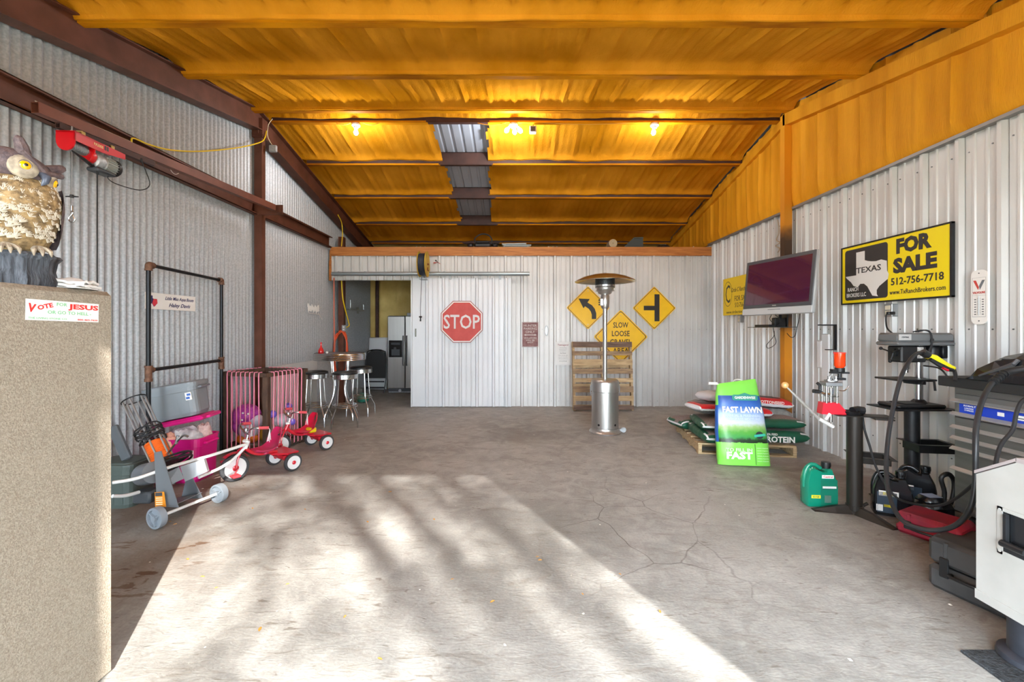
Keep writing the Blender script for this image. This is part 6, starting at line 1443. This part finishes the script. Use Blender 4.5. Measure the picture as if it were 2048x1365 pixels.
mb = MB(); mb.box((-.14, -.06, .755), (.24, .06, .762), RZ(-12)); mb.box((.10, -.09, .745), (.22, .09, .756), RZ(-20)); mb.build('top_plate', PB, t)
mb = MB(); mb.tube([(.0, .02, .79), (.05, .03, .795), (.09, .02, .79)], .03, 8); mb.lathe([(.045, 0), (.06, .03), (.055, .032), (.04, .005)], 18, T(-.03, -.0, .762)); mb.build('parts_bowl', BLACKM, t)
cord('cable', [P(1725, 835, 3.3), P(1729, 860, 3.28), P(1740, 895, 3.22), P(1752, 935, 3.2), P(1775, 975, 3.12), P(1800, 1000, 3.05), P(1850, 1012, 2.8), P(1885, 1010, 2.6), P(1915, 995, 2.45), P(1952, 965, 2.28)], .008, RUBBER, 'thin black cable sagging from the press stand towards the white cabinet')
# reloading press
def press():
    c = Vector((P(1665, 0, 3.36).x, 3.36, .765)); s = FPX/3.36; t = thing('reloading_press', 'red ammunition reloading press with an orange powder hopper and long steel handle', 'press', c, -8)
    q = lambda px, py: ((px-1665)/s, 0, EYE-(py-CY)/s-.765)
    RD = mat('press red casting', '#d41f32', .35)
    a = [q(1643, 806), q(1672, 806), q(1688, 829), q(1642, 829)]
    mb = MB(); mb.prism([(p[0], max(p[2], -.0)) for p in [q(1644, 805), q(1672, 805), q(1680, 815), q(1692, 828), q(1641, 828)]], .075, T(0, -.035, 0)); mb.build('casting', RD, t)
    mb = MB()
    for px in (1650, 1669): x, _, z = q(px, 768); x2, _, z2 = q(px, 806); [mb.cyl((x, y, z2), (x, y, z), .008, 10) for y in (-.03, .03)]
    x, _, z = q(1662, 768); x2, _, z2 = q(1662, 832); mb.cyl((x, 0, z2-.05), (x, 0, z-.03), .011, 12); mb.build('guide_rods', CHROME, t, True)
    x0, _, z0 = q(1647, 772); x1, _, z1 = q(1677, 764); mb = MB(); mb.box((x0, -.05, z0), (x1, .05, z1), bev=.004); mb.lathe([(.04, 0), (.045, .004), (.045, .012), (.0, .013)], 20, T((x0+x1)/2, 0, z1)); mb.build('head_plate', ALU, t)
    for px, dy in ((1656, -.02), (1664, .02), (1670, -.01)): x, _, z = q(px, 764); mb = MB(); mb.cyl((x, dy, z), (x, dy, z+.045), .011, 12); mb.cyl((x, dy, z+.01), (x, dy, z+.022), .016, 6); mb.build('die', CHROME, t, True)
    x, _, z = q(1662, 793); mb = MB(); mb.lathe([(.05, 0), (.052, .006), (0, .007)], 24, T(x, 0, z)); mb.tube([(x-.02, -.02, z+.02), (x-.06, -.02, z+.02), (x-.085, -.01, z+.03)], .010, 6); mb.build('shell_plate', CHROME, t, True)
    x, _, z = q(1642, 782); mb = MB(); mb.box((x-.045, -.02, z-.02), (x+.01, .02, z), bev=.004); mb.tube([(x, 0, z), (x, 0, z+.04), (x-.02, 0, z+.06)], .012, 8); mb.cyl((x-.05, 0, z-.005), (x+.0, 0, z-.01), .016, 10); mb.build('primer_feed', BLACKM, t, True)
    x, _, z = q(1678, 736); mb = MB(); mb.lathe([(.014, -.075), (.014, -.04), (.034, -.03), (.034, 0), (.0, 0)], 18, T(x, 0, z)); mb.box((x-.07, -.012, z-.045), (x+.065, .012, z-.032)); mb.box((x-.06, -.02, z-.032), (x-.03, .02, z-.012)); mb.box((x-.02, -.02, z-.095), (x+.035, .02, z-.078)); mb.build('powder_measure', BLACKM, t, True)
    mb = MB(); mb.lathe([(.026, 0), (.038, .018), (.038, .115), (.036, .115), (.036, .02), (.0, .004)], 24, T(x, 0, z), cap=False)
    hp_ = mb.build('powder_hopper', mat('translucent orange hopper', '#f0420e', .15, alpha=.92, coat=.5), t, True)
    mb = MB(); mb.lathe([(.041, 0), (.041, .010), (0, .012)], 24, T(x, 0, z+.112)); mb.build('lid', mat('orange red lid', '#e22c17', .3), hp_, True)
    p0, p1, p2 = Vector(q(1571, 771)), Vector(q(1633, 836)), Vector(q(1658, 848)); p0.y = p1.y = -.05; p2.y = -.02
    mb = MB(); mb.tube([p0, p0+(p1-p0)*.5, p1], [.006, .0095, .011], 10); mb.build('handle', mat('brushed bright steel', '#cfcdca', .3, .8), t, True)
    mb = MB(); mb.tube([p1, p2+Vector((.02, 0, -.02))], .014, 8); x, _, z = q(1655, 826); mb.tube([(p1.x+.055, -.04, p1.z-.01), (x, -.04, z)], .011, 8); mb.build('toggle_link', mat('white enamel steel', '#d9d8d4', .35), t, True)
    mb = MB(); mb.ball(p0, .026, 18); mb.build('knob', mat('varnished wood ball', '#dda56a', .3, coat=.4), t, True)
    x, _, z = q(1690, 776); mb = MB(); mb.tube(smoothpath([(x-.05, 0, z-.02), (x-.01, 0, z-.02), (x+.02, 0, z+.015)], 3), .004, 6); mb.build('feed_arm', CHROME, t)
press()
# drill press on its own pedestal
c2 = Vector((P(1824, 0, 3.60).x, 3.60, 0)); s = FPX/3.60
t = thing('pedestal_stand', 'black steel pedestal stand carrying the bench drill press', 'stand', c2)
pedestal(t, .775, (165, 300, 60), BLACKM); tray(t, .07, -.07, .495, .26, .18, .07, BLACKM, -8)
mb = MB(); mb.box((-.26, -.15, .765), (.26, .15, .775)); mb.lathe([(.075, .75), (.08, .765)], 20); mb.build('top_plate', BLACKM, t)
def drill():
    c = Vector((c2.x, 3.60, .776)); t = thing('drill_press', 'grey and black bench drill press standing on the right pedestal', 'drill press', c)
    q = lambda px, py: ((px-1824)/s, EYE-(py-CY)/s-.776)
    mb = MB(); mb.box((-.20, -.10, 0), (.20, .12, .03), bev=.012); mb.box((-.12, -.07, .03), (.05, .08, .037)); mb.build('foot', BLACK, t)
    cx = q(1842, 0)[0]; mb = MB(); mb.lathe([(.06, .03), (.055, .04), (.035, .06)], 20, T(cx, .02, 0)); mb.build('column_flange', BLACKM, t)
    mb = MB(); mb.cyl((cx, .02, .03), (cx, .02, q(0, 690)[1]), .028, 20); mb.build('column', mat('polished steel column', '#b9babb', .2, .9), t, True)
    z = q(0, 760)[1]; x0, x1 = q(1772, 0)[0], q(1850, 0)[0]; mb = MB(); mb.box((x0, -.12, z), (x1-.01, .12, z+.015), bev=.005); mb.lathe([(.045, -.04), (.045, .015)], 18, T(cx, .02, z)); mb.lathe([(.06, -.03), (.07, 0)], 18, T(cx-.07, 0, z)); tb_ = mb.build('work_table', BLACKM, t)
    mb = MB(); mb.tube([(cx+.03, 0, z-.01), (cx+.09, -.02, z-.01), (cx+.10, -.02, z-.09)], .009, 8); mb.build('table_lock', BLACK, tb_)
    x0, z0 = q(1774, 691); x1, z1 = q(1890, 669)
    mb = MB(); mb.box((x0, -.10, z0), (x1, .12, z0+.03), bev=.01); mb.box((x0+.006, -.094, z0+.028), (x1-.006, .114, z1+.012), bev=.016, taper=.97); bc = mb.build('belt_cover', mat('hammered grey cover', '#6d6f70', .45, .2), t, True)
    mb = MB(); mb.box((x0+.01, -.103, z0+.045), (x0+.11, -.096, z1)); mb.build('label', mat('silver label', '#b3b2b0', .5), bc); words('CENTRAL', .06, .012, BLACK, bc, T(x0+.06, -.104, z0+.07), bold=.02)
    mb = MB(); mb.ball(((x0+x1)/2+.04, -.10, z0+.05), .012, 8); mb.build('latch_knob', BLACK, bc)
    a, b = q(1784, 724), q(1812, 692); mb = MB(); mb.box((a[0], -.09, a[1]), (b[0]+.02, .05, b[1]), bev=.01); mb.box((b[0]+.005, -.07, a[1]+.0), (b[0]+.11, .06, b[1]), bev=.01); hd = mb.build('head_casting', BLACK, t)
    mb = MB(); mb.box((q(1808, 0)[0], -.075, q(0, 716)[1]), (q(1830, 0)[0], -.07, q(0, 694)[1])); mb.build('data_plate', mat('printed plate', '#d3d1cd', .5, color2='#8f8c88', vscale=40), hd)
    mb = MB(); ax_ = (a[0], -.03, (a[1]+b[1])/2+.01)
    mb.cyl((ax_[0]-.02, -.03, ax_[2]), (ax_[0]+.01, -.03, ax_[2]), .03, 16); 
    for k in range(3): an = 2*PI*k/3+.5; e = (ax_[0]-.045, -.03+.1*math.cos(an), ax_[2]+.07*math.sin(an)); mb.tube([(ax_[0]-.015, -.03, ax_[2]), e], .006, 6); mb.ball(e, .014, 8)
    mb.build('feed_handle', BLACKM, t, True)
    x = q(1808, 0)[0]; mb = MB(); mb.cyl((x, -.02, q(0, 738)[1]), (x, -.02, q(0, 722)[1]), .024, 16); mb.cyl((x-.0, -.02, q(0, 745)[1]), (x, -.02, q(0, 735)[1]), .017, 14); mb.build('quill_and_chuck', CHROME, t, True)
    x0, x1 = q(1857, 0)[0], q(1886, 0)[0]; mb = MB(); mb.lathe([(.052, 0), (.058, .01), (.058, .12), (.05, .13), (0, .13)], 24, T((x0+x1)/2, .04, q(0, 722)[1])); mb.box((x1-.03, -.03, q(0, 717)[1]), (x1+.015, .05, q(0, 693)[1]), bev=.006); mb.build('motor', BLACK, t, True)
    mb = MB()
    for k in range(3): mb.tube(smoothpath([(-.05+.02*k, -.06, z1+.02), (.0+.01*k, -.10, z1+.035), (.05, -.11, z1+.01), (.055, -.115, z0+.02), (.045-.01*k, -.11, z0-.07), (.03, -.1, z0-.11)], 4), .006, 6)
    mb.build('power_cord', RUBBER, t, True)
drill()
# tool chest
TCX, TCY1, TCY0 = 3.195, 3.10, 1.95; STL = mat('brushed dark steel', '#8a8a88', .4, .75, var=.15, vscale=3, stretch=(1, .5, 8)); LIP = mat('bright drawer lip', '#c3c3c1', .35, .7)
t = thing('tool_chest', 'tall stainless steel rolling tool chest with a black top along the right wall', 'tool chest', (TCX, (TCY0+TCY1)/2, 0))
hy = (TCY1-TCY0)/2
mb = MB(); mb.box((0.004, -hy, .12), (.445, hy, 1.02), bev=.004); mb.build('cabinet', STL, t)
mb = MB(); mb.box((-.085, -hy-.05, 1.02), (.45, hy+.035, 1.09), bev=.006); mb.build('worktop', mat('black rubberised top', '#232425', .6), t)
mb = MB(); [mb.cyl((x, y-.02, .055), (x, y+.02, .055), .055, 18) for x in (.07, .38) for y in (-hy+.1, hy-.1)]; mb.build('casters', RUBBER, t, True)
rows = [(.97, .92), (.905, .825), (.80, .73), (.715, .65), (.635, .575), (.56, .43), (.415, .15)]
for i, (zt_, zb_) in enumerate(rows):
    mb = MB(); mb.box((-.010, -hy+.02, zb_), (.004, hy-.02, zt_), bev=.003); dr_ = mb.build('drawer', STL, t)
    if i < 6: mb = MB(); mb.add([(-.010, -hy+.015, zb_+.012), (-.034, -hy+.015, zb_-.006), (-.034, -hy+.015, zb_-.012), (-.010, -hy+.015, zb_-.004), (-.010, hy+.0, zb_+.012), (-.034, hy+.0, zb_-.006), (-.034, hy+.0, zb_-.012), (-.010, hy+.0, zb_-.004)], [[0, 1, 2, 3], [7, 6, 5, 4], [0, 4, 5, 1], [1, 5, 6, 2], [2, 6, 7, 3], [3, 7, 4, 0]]); mb.build('lip_handle', LIP, dr_)
    if i == 1:
        mb = MB(); mb.box((-.0115, hy-.75, zb_+.012), (-.010, hy-.05, zt_-.003)); bl = mb.build('blue_label', mat('cobalt label', '#1c3fb5', .4), dr_)
        mb = MB(); mb.box((-.012, hy-.33, zb_+.035), (-.0115, hy-.29, zt_-.02)); mb.box((-.012, hy-.46, zb_+.03), (-.0115, hy-.40, zt_-.02)); mb.box((-.012, hy-.60, zb_+.03), (-.0115, hy-.55, zt_-.02)); mb.m = 1; mb.box((-.0125, hy-.455, zb_+.04), (-.012, hy-.405, zt_-.035)); mb.build('label_pictures', [SWHITE, BLACK], bl)
        words('KOBALT', .08, .012, SWHITE, bl, T(-.0117, hy-.12, zt_-.014) @ RZ(-90), bold=.03); words('6-DRAWER', .06, .01, SWHITE, bl, T(-.0117, hy-.115, zt_-.032) @ RZ(-90)); words('STAINLESS', .06, .009, SWHITE, bl, T(-.0117, hy-.115, zt_-.046) @ RZ(-90))
# black welding helmet on the chest
t = thing('welding_helmet', 'angular black welding helmet lying on the tool chest top', 'helmet', (3.22, 2.62, 1.091), 0)
mb = MB(); y1, y0 = .30, -.25
vs = []; pf = [(.33, .0, .22), (.26, .09, .26), (.15, .165, .28), (.04, .195, .26), (-.15, .19, .25), (-.28, .15, .22)]
for y, z, w_ in pf:
    for x, k in ((-w_*.45, 0), (-w_*.47, .25), (-w_*.36, .8), (-w_*.1, 1), (w_*.5, .95), (w_*.65, 0)): vs.append((x, y, max(.0, z*k)))
mb.add(vs, [[i*6+j, i*6+(j+1) % 6, (i+1)*6+(j+1) % 6, (i+1)*6+j][::-1] for i in range(5) for j in range(6)]+[[0, 1, 2, 3, 4, 5], [35, 34, 33, 32, 31, 30]]); mb.build('shell', KB, t)
mb = MB(); mb.tube([(-.125, .22, .03), (-.12, .03, .12)], [.006, .014], 6); mb.tube([(-.12, .03, .12), (-.10, .02, .15)], .012, 6); mb.box((-.09, .0, .148), (.02, .13, .152), RX(0)); mb.build('visor_ridge', mat('grey rubber edge', '#4a4b4d', .5), t)
# plasma torch with its hose
T0 = [P(1852, 712, 3.05), P(1868, 716, 3.05), P(1885, 727, 3.04), P(1900, 735, 3.03), P(1908, 737, 3.03)]
t = thing('plasma_torch', 'yellow and black cutting torch held up on its thick black hose', 'torch', T0[0])
O = lambda p: p-T0[0]
mb = MB(); mb.tube([O(p) for p in T0], [.020, .024, .022, .018, .014], 12); mb.build('torch_body', mat('torch yellow', '#e3d51c', .4), t, True)
mb = MB(); mb.tube([O(P(1860, 719, 3.02)), O(P(1880, 731, 3.02)), O(P(1897, 739, 3.01)), O(P(1906, 741, 3.01))], [.013, .017, .016, .012], 8); mb.tube([O(P(1845, 705, 3.05)), O(P(1856, 712, 3.05))], .026, 10); mb.build('grip', BLACK, t, True)
mb = MB(); mb.tube([O(P(1886, 737, 3.0)), O(P(1896, 741, 3.0))], .009, 8); mb.build('trigger', RED, t)
pts = [P(1910, 762, 2.98), P(1911, 752, 3.0), P(1908, 740, 3.03)]
mb = MB(); mb.tube(smoothpath([O(p) for p in pts], 4), .011, 8); mb.build('nozzle_lead', RUBBER, t)
hp_ = [P(1850, 708, 3.05), P(1838, 706, 3.04), P(1822, 718, 3.0), P(1804, 750, 2.95), P(1790, 800, 2.9), P(1780, 850, 2.84), P(1774, 900, 2.78), P(1773, 950, 2.7), P(1781, 1000, 2.6), P(1803, 1040, 2.5), P(1840, 1058, 2.4), P(1885, 1060, 2.32), P(1920, 1045, 2.25), P(1943, 1010, 2.2), P(1951, 960, 2.2), P(1951, 900, 2.22), P(1953, 850, 2.26), P(1965, 800, 2.32), P(1985, 766, 2.4), P(2010, 746, 2.44), P(2048, 738, 2.42), P(2085, 738, 2.40)]
mb = MB(); mb.tube(smoothpath([O(p) for p in hp_], 5), .0125, 12); mb.build('hose', mat('black rubber hose', '#202225', .4), t, True)
mb = MB(); mb.tube([O(p) for p in smoothpath(hp_[18:21], 5)], .019, 12); [mb.tube([O(p)+Vector((0, .0, 0)) for p in (hp_[18]*(1-f)+hp_[19]*f-(hp_[19]-hp_[18]).normalized()*.003, hp_[18]*(1-f)+hp_[19]*f+(hp_[19]-hp_[18]).normalized()*.003)], .023, 10) for f in (.1, .3, .5, .7, .9)]; mb.build('hose_sleeve', BLACK, t, True)
cord('cable', [P(2085, 790, 2.38), P(2048, 800, 2.33), P(2034, 822, 2.3), P(2025, 860, 2.27), P(2005, 885, 2.24), P(1996, 905, 2.22), P(1990, 935, 2.19), P(1985, 960, 2.16)], .0095, RUBBER, 'black cable running down the chest drawers behind the white cabinet')
cord('cable', [P(1848, 732, 3.3), P(1865, 734, 3.2), P(1880, 738, 3.1), P(1892, 750, 3.08), P(1896, 758, 3.06)], .006, RUBBER, 'short thin black cable between the drill press and the chest top')
# white cabinet on its stand
WB = mat('white painted steel cabinet', '#b4b3af', .5, color2='#a9a8a3', vscale=5); xb = 2.058
t = thing('blast_cabinet', 'white steel cabinet with a recessed side handle at the right edge', 'cabinet', (xb, 1.45, 0))
mb = MB(); prof = [(.45, .235), (.45, .785), (.295, .885), (-.55, .885), (-.55, .235)]
mb.prism([(y, z) for y, z in prof], .60, Matrix(((0, 1, 0, 0), (1, 0, 0, 0), (0, 0, 1, 0), (0, 0, 0, 1)))); 
mb.f = [f[::-1] for f in mb.f]; mb.build('cabinet_body', WB, t)
mb = MB(); mb.box((-.004, -.55, .235), (.60, .452, .275)); mb.build('bottom_rail', WB, t)
mb = MB(); mb.add([(-.004, .455, .787), (.6, .455, .787), (.6, .295, .89), (-.004, .295, .89), (-.004, .455, .800), (.6, .455, .800), (.6, .295, .903), (-.004, .295, .903)], [[3, 2, 1, 0], [4, 5, 6, 7], [0, 1, 5, 4], [1, 2, 6, 5], [2, 3, 7, 6], [3, 0, 4, 7]]); mb.box((-.004, -.55, .885), (.6, .297, .903)); mb.build('lid', mat('mauve grey lid', '#a59b9b', .5), t)
s3 = lambda px: FPX*xb/(px-CX)
hy1 = s3(1997)-1.45; hz0, hz1 = .43, .645
yy = lambda px: FPX*xb/(px-CX)-1.45
zz2 = lambda px, py: EYE-(py-CY)*xb/(px-CX)
mb = MB(); y1, y0 = yy(1996), yy(2080); za, zb2 = zz2(1996, 1105)+.0, zz2(1996, 1012)
mb.box((-.004, y0, zb2-.015), (0, y1, zb2+.0)); mb.box((-.004, y0, za), (0, y1, za+.015)); mb.box((-.004, y1-.02, za), (0, y1, zb2)); mb.box((-.004, y0, za), (0, y0+.02, zb2)); [mb.cyl((-.006, y, z), (-.004, y, z), .006, 10) for y in (y1-.01, y0+.01) for z in (za+.012, zb2-.012)]; hf = mb.build('handle_frame', WB, t)
mb = MB(); mb.box((-.0015, y0+.02, za+.015), (-.0005, y1-.02, zb2-.015)); mb.build('recess', mat('dark brushed recess', '#4d5157', .25, .9), hf)
mb = MB(); zc_ = za+.055; mb.cyl((-.02, y0+.03, zc_), (-.02, y1-.03, zc_), .014, 12); mb.box((-.02, y1-.045, zc_), (-.004, y1-.035, zb2-.02)); mb.build('grab_handle', BLACKM, hf)
ph = mb = MB(); mb.cyl((.10+.06, .36, .013), (.10+.06, .36, .235), .085, 26); mb.lathe([(.12, .015), (.115, .035), (.09, .05)], 26, T(.16, .36, 0)); mb.build('pedestal', mat('dusty dark blue steel', '#262a33', .5, color2='#3a3e47', vscale=9), t, True)
t.location.z = 0
mb = MB(); mb.box((0, 0, 0), (.62, .85, .012), bev=.003); one('rubber_mat', mb, mat('gritty black rubber mat', '#232527', .8, color2='#42464a', vscale=45, bump=.6, bscale=90), 'black rubber mat under the white cabinet pedestal', 'mat', None, False, (1.975, 1.04, 0))
# screw and nail heads aside, a bit of litter on the floor
LEAF = mat('dry orange leaf', '#c08a3c', .7); CHIP = mat('white paint chip', '#dedbd0', .7)
spots = [(1075, 1115), (1080, 1122), (505, 1018), (375, 1120), (405, 1155), (433, 1177), (735, 1045), (868, 1040), (610, 1020), (985, 1205), (575, 1170), (690, 1235), (1165, 1190), (340, 1045), (350, 1050), (780, 985), (905, 1160), (1320, 1225), (1240, 1150), (520, 1260), (760, 1320)]
lf = None
for i, (px, py) in enumerate(spots):
    p = F(px, py)
    if lf is None:
        mb = MB(); mb.add([(-.016, 0, .001), (-.006, -.006, .003), (.008, -.006, .004), (.017, 0, .002), (.007, .006, .005), (-.007, .006, .004), (0, 0, .0005)], [[0, 1, 6], [1, 2, 6], [2, 3, 6], [3, 4, 6], [4, 5, 6], [5, 0, 6]])
        lf = one('dry_leaf', mb, LEAF, 'tiny dry orange leaf on the concrete floor', 'leaf', 'dry leaves on the floor'); o = lf
    else: o = lf.copy(); COL.objects.link(o)
    o.location = (p.x, p.y, .001); o.rotation_euler = (0, 0, rnd.uniform(0, 6)); k = rnd.uniform(.6, 1.15); o.scale = (k, k, 1)
spots = [(410, 1295), (303, 1310), (1320, 1263), (405, 978), (300, 1125), (840, 1180), (655, 1105), (1010, 1290), (1200, 1050), (745, 905), (690, 880), (1450, 1010), (1700, 1320), (1900, 1210), (560, 1330)]
lf = None
for i, (px, py) in enumerate(spots):
    p = F(px, py)
    if lf is None:
        mb = MB(); mb.add([(-.007, -.003, 0), (.004, -.006, 0), (.008, .003, 0), (-.002, .006, 0), (0, 0, .004)], [[3, 2, 1, 0], [0, 1, 4], [1, 2, 4], [2, 3, 4], [3, 0, 4]])
        lf = one('paint_chip', mb, CHIP, 'tiny white paint chip on the concrete floor', 'chip', 'white chips on the floor'); o = lf
    else: o = lf.copy(); COL.objects.link(o)
    o.location = (p.x, p.y, 0); o.rotation_euler = (0, 0, rnd.uniform(0, 6)); k = rnd.uniform(.6, 1.4); o.scale = (k, k, k)
